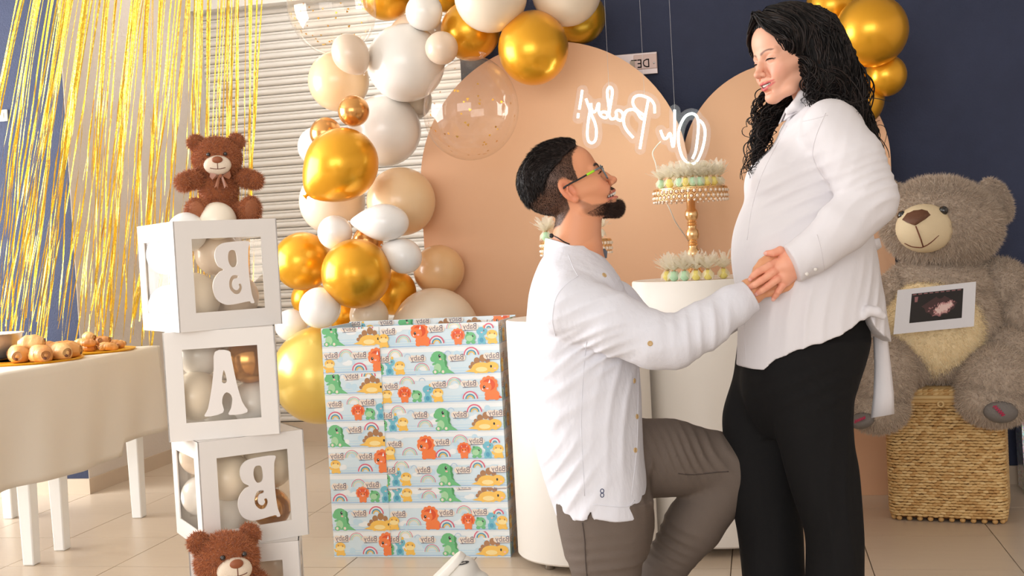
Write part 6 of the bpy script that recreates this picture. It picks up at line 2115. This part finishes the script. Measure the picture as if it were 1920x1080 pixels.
# keep the face free
fc = wh((72, 0, -16))
hs.ell(wh((88, 0, -22)), np.array((62, 84, 84)) * MM, WB, k=8, mode='s')
hs.ell(wh((100, 0, 36)), np.array((46, 70, 60)) * MM, WB, k=8, mode='s')
hsg = np.gradient(hs.F)
hsv, hsq = hs.mesh()
whair = body_obj('hair', hsv, hsq, m_hairb[2], woman)
def curls():
    rs = np.random.RandomState(21)
    # guide paths (couple's frame): root -> tip, all about the head and down the back / front locks
    V, F, MI, n0 = [], [], [], 0
    def strand(pts, r0, amp, turns, seed, mi, taper=.35, push=True):
        nonlocal n0
        pts = np.array(smoothpath(pts, 15 if push else 6)); m = len(pts)
        for _ in range(8 if push else 0):                             # lie on the hair mass, not inside it
            ii = np.clip(np.round((pts - hs.lo) / hs.h).astype(int), 0, np.array(hs.F.shape) - 1)
            f = hs.F[tuple(ii.T)]; g = np.stack([q[tuple(ii.T)] for q in hsg], 1)
            gl = np.maximum(np.linalg.norm(g, axis=1) / hs.h, .35); g /= np.linalg.norm(g, axis=1)[:, None] + 1e-6
            pts = pts + g * np.clip((1.2 - f) / gl, 0, 9)[:, None] * (f < 1.2)[:, None]
            for _k in range(2): pts[1:-1] = .25 * pts[:-2] + .5 * pts[1:-1] + .25 * pts[2:]
        T = np.gradient(pts, axis=0); T /= np.linalg.norm(T, axis=1)[:, None] + 1e-9
        u = np.cross(T, np.array([0.3, .1, 1.0])); u /= np.linalg.norm(u, axis=1)[:, None] + 1e-9
        w = np.cross(T, u)
        t = np.linspace(0, 1, m)
        a = seed + turns * 2 * math.pi * t ** 1.15
        am = amp * np.clip(t * 2.2 - .15, 0, 1)
        c = pts + (np.cos(a) * am)[:, None] * u + (np.sin(a) * am)[:, None] * w
        rr = r0 * (1 - (1 - taper) * t ** 2)
        for i in range(m):
            for k in range(4):
                b = k * math.pi / 2 + .4
                V.append(c[i] + .85 * rr[i] * (math.cos(b) * u[i] * 1.5 + math.sin(b) * w[i]))
        for i in range(m - 1):
            for k in range(4):
                F.append((n0 + i * 4 + k, n0 + i * 4 + (k + 1) % 4, n0 + (i + 1) * 4 + (k + 1) % 4, n0 + (i + 1) * 4 + k)); MI.append(mi)
        n0 += 4 * m
    # over the crown and down the back
    for i in range(480):
        side = rs.choice([-1, 1], p=[.72, .28])
        y0 = rs.uniform(2, 26)
        az = rs.uniform(-.15, 1)                       # 0 front .. 1 back
        root = wh((74 - 110 * max(az, 0), side * rs.uniform(0, 6), 104 + 34 * min(1, 2.2 * max(az + .1, 0)) ))
        sidep = wh((40 - 105 * max(az, .06), side * (80 + 8 * rs.rand()), 50 + 20 * rs.rand()))
        ex = 1512 + 96 * max(az, 0) ** .8 + rs.randn() * 8
        p3 = np.array([ex, 150 + rs.uniform(-8, 14), side * (66 - 26 * max(az, 0)) + rs.randn() * 8])
        far_ = rs.rand()
        if az < .22 and side < 0:
            p4 = np.array([1518 + rs.uniform(-16, 22), 196 + rs.uniform(-12, 14), -74 + rs.randn() * 6])
            tail = [p4] if rs.rand() < .5 else [p4, p4 + [rs.uniform(14, 60), rs.uniform(2, 22), rs.uniform(-8, 6)]]
        else:
            q = rs.rand()
            p4 = np.array([1560 + 52 * q + rs.randn() * 7, 205 + 26 * rs.rand(), side * 30 + rs.randn() * 16])
            p5 = np.array([1588 + 56 * q + rs.randn() * 8, 258 + rs.uniform(-24, 36), side * 18 + 8 + rs.randn() * 12])
            tail = [p4, p5] + ([p5 + [8 + rs.randn() * 5, 30 + rs.rand() * 34, rs.randn() * 6]] if far_ < .3 else [])
        strand([root, sidep, p3] + tail, rs.uniform(.8, 1.5), rs.uniform(2.5, 6.5), rs.uniform(2.0, 5), rs.rand() * 6.3, rs.randint(0, 3))
    for i in range(200):                               # off the parting along the hairline
        side = -1 if i % 5 else 1
        f = rs.rand()
        root = wh((84 - 26 * rs.rand(), side * rs.uniform(0, 5), 112 + 20 * rs.rand()))
        mid = wh((90 - 36 * f, side * (34 + 16 * f), 80 + 18 * f))
        sidep = wh((68 - 42 * f, side * (66 + 12 * f), 46 + 22 * f))
        side2 = wh((44 - 24 * f, side * 79, 14 + 14 * rs.rand()))
        p3 = np.array([1500 + 26 * f + rs.randn() * 4, 150 + rs.uniform(-8, 10), side * 62])
        p4 = np.array([1512 + 26 * f + rs.randn() * 8, 192 + rs.uniform(-14, 14), side * 66 + rs.randn() * 6])
        strand([root, mid, sidep, side2, p3, p4], rs.uniform(.8, 1.4), rs.uniform(1.5, 4.5), rs.uniform(2, 5), rs.rand() * 6.3, rs.randint(0, 3))
    # the curls in front of the shoulder (far side of the face) and beside the cheek
    for i in range(70):
        a = np.array([1508 + rs.randn() * 8, 120 + rs.rand() * 30, 62 + rs.randn() * 5])
        if i < 56:
            b = np.array([1462 + rs.randn() * 14, 186 + rs.uniform(-10, 14), 50 + rs.randn() * 8])
            c = np.array([1440 + rs.randn() * 11, 238 + rs.uniform(-14, 14), 30 + rs.randn() * 8])
            d = np.array([1420 + rs.randn() * 12, 285 + rs.uniform(-20, 20), 10 + rs.randn() * 8])
            pts = [a, b, c, d]
            if i % 3 == 0: pts.append(np.array([1398 + rs.randn() * 5, 330 + rs.uniform(-16, 10), -4]))
        else:
            pts = [a, np.array([1440, 168, 52]) + rs.randn(3) * 4, np.array([1428, 205, 46]) + rs.randn(3) * 5, np.array([1430, 240, 34]) + rs.randn(3) * 6]
        strand(pts, rs.uniform(1.0, 1.8), rs.uniform(4, 8), rs.uniform(3, 6), rs.rand() * 6.3, rs.randint(0, 3))
    # cheek locks on the near side, over the collar
    for i in range(46):
        a = wh((34 + rs.randn() * 6, -74, 60 + rs.rand() * 30))
        b = np.array([1500 + rs.randn() * 5, 120 + rs.rand() * 20, -72 + rs.randn() * 3])
        c = np.array([1502 + rs.randn() * 9, 165 + rs.rand() * 16, -74 + rs.randn() * 5])
        d = np.array([1514 + rs.randn() * 14, 200 + rs.rand() * 14, -82 + rs.randn() * 6])
        pts = [a, b, c, d]
        if i % 2 == 0:
            pts.append(d + [24 + rs.randn() * 9, 4 + rs.randn() * 6, -8])
            if i % 4 == 0: pts.append(d + [70 + rs.randn() * 12, 12 + rs.randn() * 8, -22])
        strand(pts, rs.uniform(.9, 1.6), rs.uniform(3, 6), rs.uniform(3, 6), rs.rand() * 6.3, rs.randint(0, 3))
    def fld(p):
        i = tuple(np.clip(np.round((p - hs.lo) / hs.h).astype(int), 1, np.array(hs.F.shape) - 2))
        g = np.array([q[i] for q in hsg]) / hs.h
        return hs.F[i], g
    cand = hsv[(hsv[:, 1] < 235) & ((hsv[:, 2] < 25) | (hsv[:, 0] > 1520))]
    for p0 in cand[rs.choice(len(cand), 950)]:
        p = p0.copy(); pts = []
        for k in range(rs.randint(12, 24)):
            f, g = fld(p)
            n = g / (np.linalg.norm(g) + 1e-6)
            p = p - n * np.clip((f - 1.0) / max(np.linalg.norm(g), .35), -5, 5)
            pts.append(p.copy())
            top = max(0, (66 - p[1]) / 60)
            d = np.array([.28 + .5 * top, .9, np.sign(p[2]) * .9 * top])
            d = d - n * (d @ n); d /= np.linalg.norm(d) + 1e-6
            p = p + d * 6.5
        pts = np.array(pts)
        for _ in range(2): pts[1:-1] = .25 * pts[:-2] + .5 * pts[1:-1] + .25 * pts[2:]
        strand(list(pts[::2]), rs.uniform(.9, 1.5), rs.uniform(1.5, 3.5), rs.uniform(1.5, 4), rs.rand() * 6.3, rs.randint(0, 3), push=False)
    Vw = loc2w(np.array(V))
    me = mesh_np('curls', Vw - ROOT[whair.name], np.array(F), m_hairb, True, MI)
    o = link('curls', me, whair); o['kind'] = 'stuff'
curls()
ep = wh((-2, -86, -32))
er = MB().ell(loc2w(ep), .003, n=8, m=6)
ltube(er, [ep + [0, 3, 0], ep + [1, 11, -1], ep + [-1, 20, 0]], .0009, 5)
er.ell(loc2w(ep + [-1, 22, 0]), (.003, .002, .004), n=8, m=6)
obj('earring', er, mat('earring_gold', (236, 190, 96), .2, .9), woman)

# ================================================================== THE MAN
th_ = .52
MBs = frame_from((math.cos(th_), -math.sin(th_), .02), (-math.sin(th_), -math.cos(th_), 0))
MO = np.array([1066., 362., 0.])
def mh(p): return np.asarray(p, float) * MM @ MBs.T + MO
imh = lambda p: (np.asarray(p, float) - MO) @ MBs / MM
hv, hq = make_head(True, (imh((1090, 395, 0)), imh((1080, 500, 0))))
mcol = head_colours(hv, True)
mlo = lambda z: np.where(z < -28, np.where(z > -112, -28 + (z + 28) * .86, z + 84 * .14), z)
hv_raw = hv.copy()
hv[:, 2] = mlo(hv[:, 2])
# the neck stays upright while the head tips back
t_ = np.clip((-70 - hv[:, 2]) / 90, 0, 1)[:, None] * np.clip((40 - hv[:, 0]) / 60, 0, 1)[:, None]
mv_ = mh(hv)
def MHz(zx, zy, w): return il(1380 + zx / 6.75, 440 + zy / 6.75, w)
MF = [fing([MHz(240, 560, -106), MHz(340, 400, -112), MHz(430, 330, -114), MHz(520, 290, -112)], (10, 9, 8.6, 7.6)),
      fing([MHz(330, 620, -110), MHz(480, 560, -116), MHz(600, 500, -114), MHz(700, 470, -112)], (10, 9.4, 8.8, 8)),
      fing([MHz(330, 680, -110), MHz(500, 640, -116), MHz(640, 590, -114), MHz(770, 560, -112)], (10, 9.4, 8.8, 8)),
      fing([MHz(310, 740, -108), MHz(480, 720, -112), MHz(640, 660, -112), MHz(820, 575, -110)], (10, 9.2, 8.4, 7.4)),
      fing([MHz(220, 620, -104), MHz(270, 440, -106), MHz(330, 350, -108), MHz(400, 290, -108)], (10, 8.6, 8, 7))]
MP = [[tuple(MHz(40, 780, -104)) + (20,), tuple(MHz(180, 700, -106)) + (20,), tuple(MHz(330, 620, -108)) + (14,)],
      [tuple(MHz(60, 830, -104)) + (19,), tuple(MHz(220, 760, -106)) + (16,), tuple(MHz(340, 700, -108)) + (13,)]]
mhv, mhq = hand_mesh(MF, MP, h=1.3)
mhc = np.tile(np.array(lin((222, 158, 116))), (len(mhv), 1))
# far hand, resting on the far side of her belly
def mirror_w(ch, dx, dy): return [[(p[0] + dx, p[1] + dy, -p[2] + 8, p[3]) for p in f] for f in ch]
fhv, fhq = hand_mesh(mirror_w(MF, 46, 26), mirror_w(MP, 46, 26), h=1.6)
core = SDF((960, 400, -190), (1460, 1330, 240), 6)
core.stack([(470, 1030, 1120, 0, 60), (520, 1018, 1150, 0, 120), (620, 1010, 1165, 0, 120), (760, 1015, 1175, 0, 110), (900, 1040, 1190, 0, 110), (960, 1060, 1190, 0, 105)], k=10)
core.cap((1085, 420, 0), (1083, 510, 0), 42, 48, k=20)
core.chain([tuple(il(1085, 575, -120)) + (44,), tuple(il(1250, 634, -158)) + (34,), tuple(il(1330, 600, -145)) + (28,), tuple(il(1395, 556, -110)) + (18,)], k=14)
core.chain([(1090, 560, 115, 44), (1160, 580, 146, 38), (1245, 650, 156, 30), (1335, 632, 148, 24), (1425, 580, 120, 16)], k=14)
core.chain([tuple(il(1135, 960, -56)) + (58,), tuple(il(1140, 1180, -58)) + (34,), tuple(il(1148, 1285, -58)) + (30,)], k=14)
core.chain([tuple(il(1160, 880, 60)) + (56,), tuple(il(1360, 876, 78)) + (38,), tuple(il(1230, 1090, 92)) + (22,), tuple(il(1212, 1150, 96)) + (20,)], k=14)
cv_, cq_ = core.mesh()
V, Q = join([(mv_, hq), (mhv, mhq), (fhv, fhq), (cv_, cq_)])
C = np.concatenate([mcol, mhc, np.tile(np.array(lin((222, 158, 116))), (len(fhv) , 1)), np.tile(np.array(lin(SK_M)), (len(cv_), 1))])
morg = loc2w((1140, floor_y(-58, 1140), -58))
man = body_obj('person', V, Q, m_skin_m, None, morg, C)
tag(man, 'kneeling bearded person in glasses, white shirt and taupe trousers, looking up', 'person')
teeth(man, lambda p: mh((101 - 25 * (p[1] / 25) ** 2, p[1] * 1.22, float(mlo(-61.5)))))
eyes(man, mh)
# shirt
ms = SDF((955, 430, -250), (1440, 975, 200), 3.0)
rowsM = [(462, 1034, 1108, 0, 54), (485, 1016, 1134, 0, 84), (510, 1004, 1154, 0, 124), (545, 993, 1172, 0, 140), (585, 988, 1184, 0, 138), (650, 986, 1194, 0, 132), (720, 990, 1200, 0, 128), (790, 997, 1203, 0, 128),
         (850, 1006, 1206, 0, 132), (905, 1022, 1212, 0, 134), (970, 1044, 1216, 0, 136)]
ms.stack(rowsM, k=8, pw=2.2)
mhem = lambda X: np.interp(X, [950, 1040, 1060, 1088, 1094, 1098, 1103, 1110, 1150, 1178, 1190, 1212, 1230], [958, 963, 960, 951, 949, 930, 950, 949, 954, 954, 944, 914, 900])
ms.clip(lambda X, Y, Z: (Y - mhem(X)) * .8)
ms.chain([tuple(il(1075, 574, -122)) + (60,), tuple(il(1150, 607, -150)) + (54,), tuple(il(1225, 638, -162)) + (49,), tuple(il(1262, 642, -162)) + (46,)], k=11)
ms.chain([tuple(il(1262, 641, -162)) + (46,), tuple(il(1320, 611, -150)) + (42,), tuple(il(1372, 574, -128)) + (35,), tuple(il(1408, 554, -112)) + (30,)], k=10)
ms.chain([(1080, 560, 122, 58), (1160, 580, 150, 54), (1245, 650, 158, 44), (1335, 632, 150, 36), (1420, 584, 122, 26)], k=16)
ms.warp(folds(1.0, [((1310, 600, -190), (70, 60, 60), (.9, -.1, 0), 34, .5, 5.5), ((1215, 610, -200), (80, 50, 60), (.25, 1, 0), 30, .9, 4.5), ((1120, 580, -190), (90, 60, 60), (.3, 1, 0), 34, .3, 3.5),
                    ((1060, 720, -120), (80, 130, 80), (.75, 1, 0), 46, .6, 3.6), ((1150, 780, -110), (60, 160, 90), (1, .22, 0), 44, .2, 2.8), ((1060, 880, -120), (70, 80, 80), (1, .6, 0), 34, .4, 4), ((1170, 560, -60), (40, 60, 80), (.5, 1, 0), 24, .1, 3),
                    ((1100, 650, -150), (70, 40, 60), (.5, 1, 0), 26, .2, 5)]))
# shoulder yoke, arm-hole, side seam, placket as fine grooves
def groove(s, pts, r=1.6, dw=0):
    s.chain([tuple(p) + (r,) for p in pts], k=2, mode='s')
cuff_cut(ms, il(1408, 555, -110), (.85, -.53, 0), 60)
sv_, sq_ = ms.mesh()
sv_ = smooth_np(sv_, sq_, 1, .4)
mshirt = body_obj('shirt', sv_, sq_, m_shirt_m, man)
bm_ = bvh_of(mshirt, man)
m_seam = mat('shirt_seam', (220, 220, 228), .8)
seam('shoulder_seam', [(1066, 478), (1074, 500), (1084, 518)], .0009, m_seam, mshirt, bm_)
seam('armhole_seam', [(1084, 518), (1060, 535), (1042, 560), (1036, 600), (1042, 630)], .0009, m_seam, mshirt, bm_)
seam('side_seam', [(1100, 640), (1094, 700), (1090, 800), (1096, 930)], .0009, m_seam, mshirt, bm_)
seam('placket_edge', [(1196, 690), (1196, 760), (1194, 840), (1184, 930)], .0009, m_seam, mshirt, bm_)
seam('hem_stitch', [(1112, 946), (1150, 950), (1176, 950), (1190, 938)], .0012, m_seam, mshirt, bm_)
def on_shirt(bvh, name, x, y, r, m, parent):
    hh = surf_hit(bvh, x, y)
    if hh is None: return
    b = MB().lathe([(0, .0), (r, 0), (r, .0016), (r * .8, .0026), (r * .6, .0018), (0, .0016)], hh[0], hh[1], n=16)
    obj(name, b, m, parent, auto=40)
for x, y in ((1133, 516), (1219, 644), (1189, 714), (1194, 781), (1191, 844)):
    on_shirt(bm_, 'button', x, y, .0062, m_button, mshirt)
# small blue figure on the hem
eight = MB()
for cy in (920.5, 928.5):
    pts = []
    for a in np.linspace(0, 2 * math.pi, 13):
        hh = surf_hit(bm_, 1129 + 3.2 * math.cos(a), cy + 3.8 * math.sin(a))
        if hh is not None: pts.append(hh[0] + hh[1] * .0004)
    if len(pts) > 3: eight.tube(pts, .0010, 5, caps=False)
if eight.n: obj('embroidered_mark', eight, mat('navy_thread', (40, 54, 96), .7), mshirt)
# grey facing inside the collar, cord
def band_collar(cx, cy, rx, rw, tilt, hgt, gap, th, m, parent, y_of=None):
    n = 44; rings = [[], [], [], []]
    for i in range(n + 1):
        a = gap + (2 * math.pi - 2 * gap) * i / n
        c_, s_ = math.cos(a), math.sin(a)
        yt = cy + tilt * c_ * rx
        for j, (rr, dy) in enumerate(((0, 0), (th, 0), (th + 3.0, hgt), (3.0, hgt))):
            rings[j].append(loc2w((cx + (rx + rr) * c_, yt + dy, (rw + rr) * s_)))
    v = sum(rings, []); k = n + 1
    f = [(j * k + i, j * k + i + 1, ((j + 1) % 4) * k + i + 1, ((j + 1) % 4) * k + i) for j in range(4) for i in range(n)] + [(0, k, 2 * k, 3 * k), (n, 3 * k + n, 2 * k + n, k + n)]
    o = obj('collar', MB().add(v, f), m, parent, auto=50)
    return o
band_collar(1079, 466, 53, 53, .36, 30, .22, 4, m_shirt_m, mshirt)
fcb = MB()
fpts = [(1121, 468), (1134, 466), (1139, 472), (1138, 484), (1121, 484)]
fcb.add([loc2w(il(x, y, 8)) for x, y in fpts] + [loc2w(il(x, y, 14)) for x, y in fpts], [(0, 1, 2, 3, 4), (9, 8, 7, 6, 5)] + [(i, 5 + i, 5 + (i + 1) % 5, (i + 1) % 5) for i in range(5)])
fo2 = obj('collar_facing', fcb, mat('grey_chambray', (104, 112, 124), .8), mshirt, smooth=False)
obj('collar_button', MB().ell(loc2w(il(1130, 477, 6)), .003, n=10, m=6), mat('pearl_button', (226, 220, 214), .3), fo2)
cd = MB()
bb_ = bvh_of(man, man)
cp_ = []
for q in smoothpath([(1036, 441, 0), (1046, 446, 0), (1057, 453, 0), (1068, 458, 0)], 5):
    hh = surf_hit(bb_, q[0], q[1])
    if hh is not None: cp_.append(hh[0] + hh[1] * .0008)
cd.tube(cp_, .0015, 6)
cd.ell(loc2w(il(1034, 442, -34)), (.006, .005, .006), n=10, m=6)
obj('neck_cord', cd, mat('black_cord', (20, 18, 22), .5), man)
# trousers
mt = SDF((1030, 760, -190), (1440, 1345, 260), 4.0)
mt.stack([(880, 1030, 1210, 0, 120), (930, 1040, 1222, 0, 124), (985, 1046, 1226, 0, 122), (1030, 1056, 1215, -10, 110)], k=12)
fyk = floor_y(-58, 1140)
mt.stack(leg([(940, 1042, 1222), (985, 1048, 1214), (1030, 1058, 1207), (1080, 1072, 1202), (1150, 1084, 1196), (1220, 1090, 1200), (fyk / (1 - 58 / FPX) * .985, 1096, 1202)], -58, 66), k=16)
mt.cap(il(1148, 1285, -58), il(1150, 1296, -58), 54, 50, k=20)
# kneeling shin runs back to the raised heel
ank = il(890, 1100, 240)
mt2 = SDF((860, 1040, -140), (1230, 1350, 260), 4.0)
knee = np.array([1148, fyk - 52, -58])
mt2.chain([tuple(knee) + (54,), tuple(knee + (ank - knee) * .45 + [0, 10, 0]) + (52,), tuple(ank + (knee - ank) * .12) + (37,)], k=14)
# far thigh and shin
k1 = il(1372, 872, 78)
mt.chain([tuple(il(1160, 860, 62)) + (84,), tuple(il(1255, 858, 70)) + (70,), tuple(k1) + (60,)], k=22)
mt.chain([tuple(k1 + [-6, 20, 0]) + (58,), tuple(il(1300, 985, 84)) + (55,), tuple(il(1245, 1065, 92)) + (42,), tuple(il(1212, 1120, 96)) + (40,)], k=12)
mt.warp(folds(1.0, [((1300, 850, 20), (80, 70, 80), (1, -.45, 0), 22, .4, 6), ((1260, 1040, 60), (60, 60, 70), (.7, -1, 0), 26, .2, 6), ((1200, 870, -20), (50, 80, 100), (1, .1, 0), 26, .5, 4), ((1130, 1040, -110), (80, 60, 60), (.15, 1, 0), 30, .4, 3)]))
tv_, tq_ = mt.mesh(); tv2, tq2 = mt2.mesh()
tv_, tq_ = join([(tv_, tq_), (tv2, tq2)])
mtro = body_obj('trousers', tv_, tq_, m_trou_m, man)
bt_ = bvh_of(mtro, man)
m_tseam = mat('trouser_seam', (76, 64, 58), .85)
seam('side_seam', [(1092, 980), (1096, 1010), (1098, 1050), (1101, 1090), (1102, 1140)], .0018, m_tseam, mtro, bt_)
seam('pocket_edge', [(1112, 950), (1106, 962), (1096, 973), (1082, 968), (1080, 956)], .0024, m_tseam, mtro, bt_)
seam('inner_seam', [(1272, 888), (1300, 890), (1340, 886), (1366, 884)], .0016, m_tseam, mtro, bt_)
# cuff roll of the far leg and its shoe
simple_shoe('shoe', man, 1185, 96, 1, m_sole, L=190)
# raised heel of the kneeling foot: sneaker standing on its toes
heel = il(860, 1064, 255); ball = il(738, 1186, 255)
ax_ = (ball - heel); Lx = np.linalg.norm(ax_); ax_ /= Lx
sd = np.array([0, 0, 1.0]); nrmS = np.cross(ax_, sd); nrmS /= np.linalg.norm(nrmS)     # sole normal
if nrmS[0] > 0: nrmS = -nrmS
sk_ = SDF(np.minimum(heel, ball) - 90, np.maximum(heel, ball) + 95, 2.6)
sk_.chain([tuple(heel + nrmS * -12) + (34,), tuple(heel + ax_ * Lx * .45 - nrmS * 14) + (36,), tuple(ball - nrmS * 14) + (38,), tuple(ball + ax_ * 30 + [10, -6, 0]) + (22,)], k=10)
sk_.cap(heel - nrmS * 26 + ax_ * 14, heel - nrmS * 52 - ax_ * 2 + [0, 4, 0], 32, 33, k=10)
kv, kq = sk_.mesh()
shoe = body_obj('shoe', kv, kq, m_sole, man)
so_ = SDF(np.minimum(heel, ball) - 90, np.maximum(heel, ball) + 95, 2.6)
so_.chain([tuple(heel + nrmS * 9 + ax_ * 4) + (33,), tuple(heel + ax_ * Lx * .5 + nrmS * 9) + (34,), tuple(ball + nrmS * 9) + (37,), tuple(ball + ax_ * 26 + nrmS * 4) + (24,)], k=8)
pl0 = heel + nrmS * 0
so_.clip(lambda X, Y, Z: -((X - pl0[0]) * nrmS[0] + (Y - pl0[1]) * nrmS[1] + (Z - pl0[2]) * nrmS[2]) + 6)
so_.clip(lambda X, Y, Z: ((X - pl0[0]) * nrmS[0] + (Y - pl0[1]) * nrmS[1] + (Z - pl0[2]) * nrmS[2]) - 22)
kv, kq = so_.mesh()
obs = body_obj('sole', kv, kq, mat('sole_white', (238, 234, 226), .45), shoe)
bs_ = bvh_of(shoe, man)
hh = surf_hit(bs_, 868, 1056) or surf_hit(bs_, 872, 1060) or surf_hit(bvh_of(obs, man), 856, 1046)
def badge(c, n, u, L, wd):
    v = np.cross(n, u)
    b = MB().add([c + n * .0012 + u * L * math.cos(a) + v * wd * math.sin(a) for a in np.linspace(0, 2 * math.pi, 24, endpoint=False)], [tuple(range(24))])
    return b, v
if hh is not None:
    u = loc2w(il(872, 1039, 190)) - loc2w(il(848, 1050, 190)); n = hh[1]; u = u - n * (u @ n); u /= np.linalg.norm(u)
    b, v = badge(hh[0], n, u, .018, .0055)
    bo_ = obj('heel_badge', b, m_sock, shoe, smooth=False)
    tv2_, tf2_ = text_mesh('iinni', .009)
    obj('badge_print', MB().add([hh[0] + n * .0018 - u * p[0] + v * p[1] * np.sign((CM[1] @ v)) * -1 for p in tv2_], tf2_), m_sole, bo_, smooth=False)
# hair: swept-back top as a shaped mass, then short blades all over
def hair_m():
    s = SDF((-122, -92, -70), (100, 92, 160), 2.6)
    s.ell((-8, 0, 42), (99, 76, 88), k=3)
    s.ell((6, 0, 74), (84, 64, 64), k=16)
    s.ell((-46, 0, 64), (56, 62, 52), k=16)
    hl = lambda x: np.interp(x, [-122, -60, -30, 0, 30, 46, 70, 90], [20, 34, 58, 74, 80, 88, 94, 120])
    s.clip(lambda X, Y, Z: (hl(X) - Z) * .8)
    s.warp(lambda X, Y, Z: 1.6 * np.sin(Y / 5.0 + 1.3 * np.sin(X / 26.0)) + .8 * np.sin(Y / 2.6 + X / 40))
    return s.mesh()
hmv, hmq = hair_m()
mhair = body_obj('hair', mh(hmv), hmq, m_hairb[1], man)
hw = loc2w(mh(hmv))
def inv(pw):
    q = ((((pw - CP) @ CM.T) * PXS + np.array([960, 540, -D0 * PXS])) - MO) @ MBs / MM
    z = q[:, 2]
    q[:, 2] = np.where(z < -28, np.where(z > -28 - 84 * .86, -28 + (z + 28) / .86, z - 84 * .14), z)   # undo the shortening
    return q
def hair_lean(p):
    t = np.clip((-10 - inv(p)[:, 0]) / 70, 0, 1)[:, None]
    bk = CM.T @ MBs[:, 0]; up_ = CM.T @ MBs[:, 2]
    return -bk[None] * (1 - t) * 2.2 - up_[None] * t * 2.4
fur(hw, hmq, 18000, .012, .0011, m_hairb, 'top_strands', mhair, 5, leanfun=hair_lean, jitter=.2, shades=3)
skull = loc2w(mv_)
fur(skull, hq, 26000, .0052, .0009, m_hairb, 'cropped_sides', mhair, 6, lean=(0, 0, -.8), jitter=.35, shades=3, mask=lambda c: hair_mask_m(inv(c)) ** 1.5 + 1e-6,
    lenfun=lambda p: np.clip((inv(p)[:, 2] + 80) / 110, .35, 1.25))
bdn = CM.T @ (MBs[:, 0] * .4 - MBs[:, 2] * 1.0)
mbeard = body_obj('beard', *(lambda s: (mh(s[0]), s[1]))((lambda s: s.ell((80, 0, -88), (19, 24, 15), k=4).mesh())(SDF((50, -40, -130), (112, 40, -70), 2.5))), m_beardm[1], man)
fur(skull, hq, 22000, .0085, .0009, m_beardm, 'beard_hairs', mbeard, 8, lean=tuple(bdn * .7), jitter=.4, shades=3, mask=lambda c: beard_mask(inv(c)) ** 2 * np.where((inv(c)[:, 2] > -56) & (inv(c)[:, 0] > 80), .35, 1) + 1e-6,
    lenfun=lambda p: np.clip((inv(p)[:, 0] - 10) / 60, .3, 1.2) * np.where(inv(p)[:, 2] > -74, .3, 1))
# glasses
m_frame = mat('glasses_black', (26, 26, 30), .35); m_green = mat('glasses_green', (168, 226, 40), .4); m_fgrey = mat('glasses_grey', (120, 128, 134), .25, .6)
gls = thing('glasses', 'black rectangular glasses with a lime green temple band on the kneeling man', 'glasses', loc2w(mh((100, 0, 4))))
for s in (-1, 1):
    g = MB()
    cx, cy = 103, 30
    loop = [(cx - 7 * abs(y - 6) / 50, s * y, z) for y, z in [(8, 14), (14, 19), (48, 18), (54, 12), (52, -10), (46, -17), (18, -17), (10, -10)]]
    lp = smoothpath(loop + loop[:1], 3)
    g.tube(loc2w(np.array([mh(q) for q in lp])), .0021, 6, caps=False)
    obj('rim', g, m_fgrey, gls)
    obj('lens', MB().add([loc2w(mh(q)) for q in lp[:-1]], [tuple(range(len(lp) - 1))]), clear_mat('lens', (250, 252, 252), .02, .05), gls, smooth=False)
    tpath = [(99, s * 55, 13), (84, s * 70, 13), (58, s * 76, 13), (30, s * 80, 13), (6, s * 82, 14), (-14, s * 81, 12), (-30, s * 79, -4)]
    t3 = smoothpath(tpath, 5)
    obj('temple', MB().tube(loc2w(np.array([mh(q) for q in t3])), [.0022] * len(t3), 6, flat=1.0), m_frame, gls)
    tq = [q for q in t3 if 52 <= q[0] <= 76]
    obj('temple_band', MB().tube(loc2w(np.array([mh(q) for q in tq])), .0031, 8), m_green, gls)
    tq = [q for q in t3 if q[0] >= 74]
    obj('temple_hinge', MB().tube(loc2w(np.array([mh(q) for q in tq])), .0024, 8), m_fgrey, gls)
obj('bridge', MB().tube(loc2w(np.array([mh(q) for q in ((103, -9, 8), (106, 0, 11), (103, 9, 8))])), .002, 6), m_fgrey, gls)
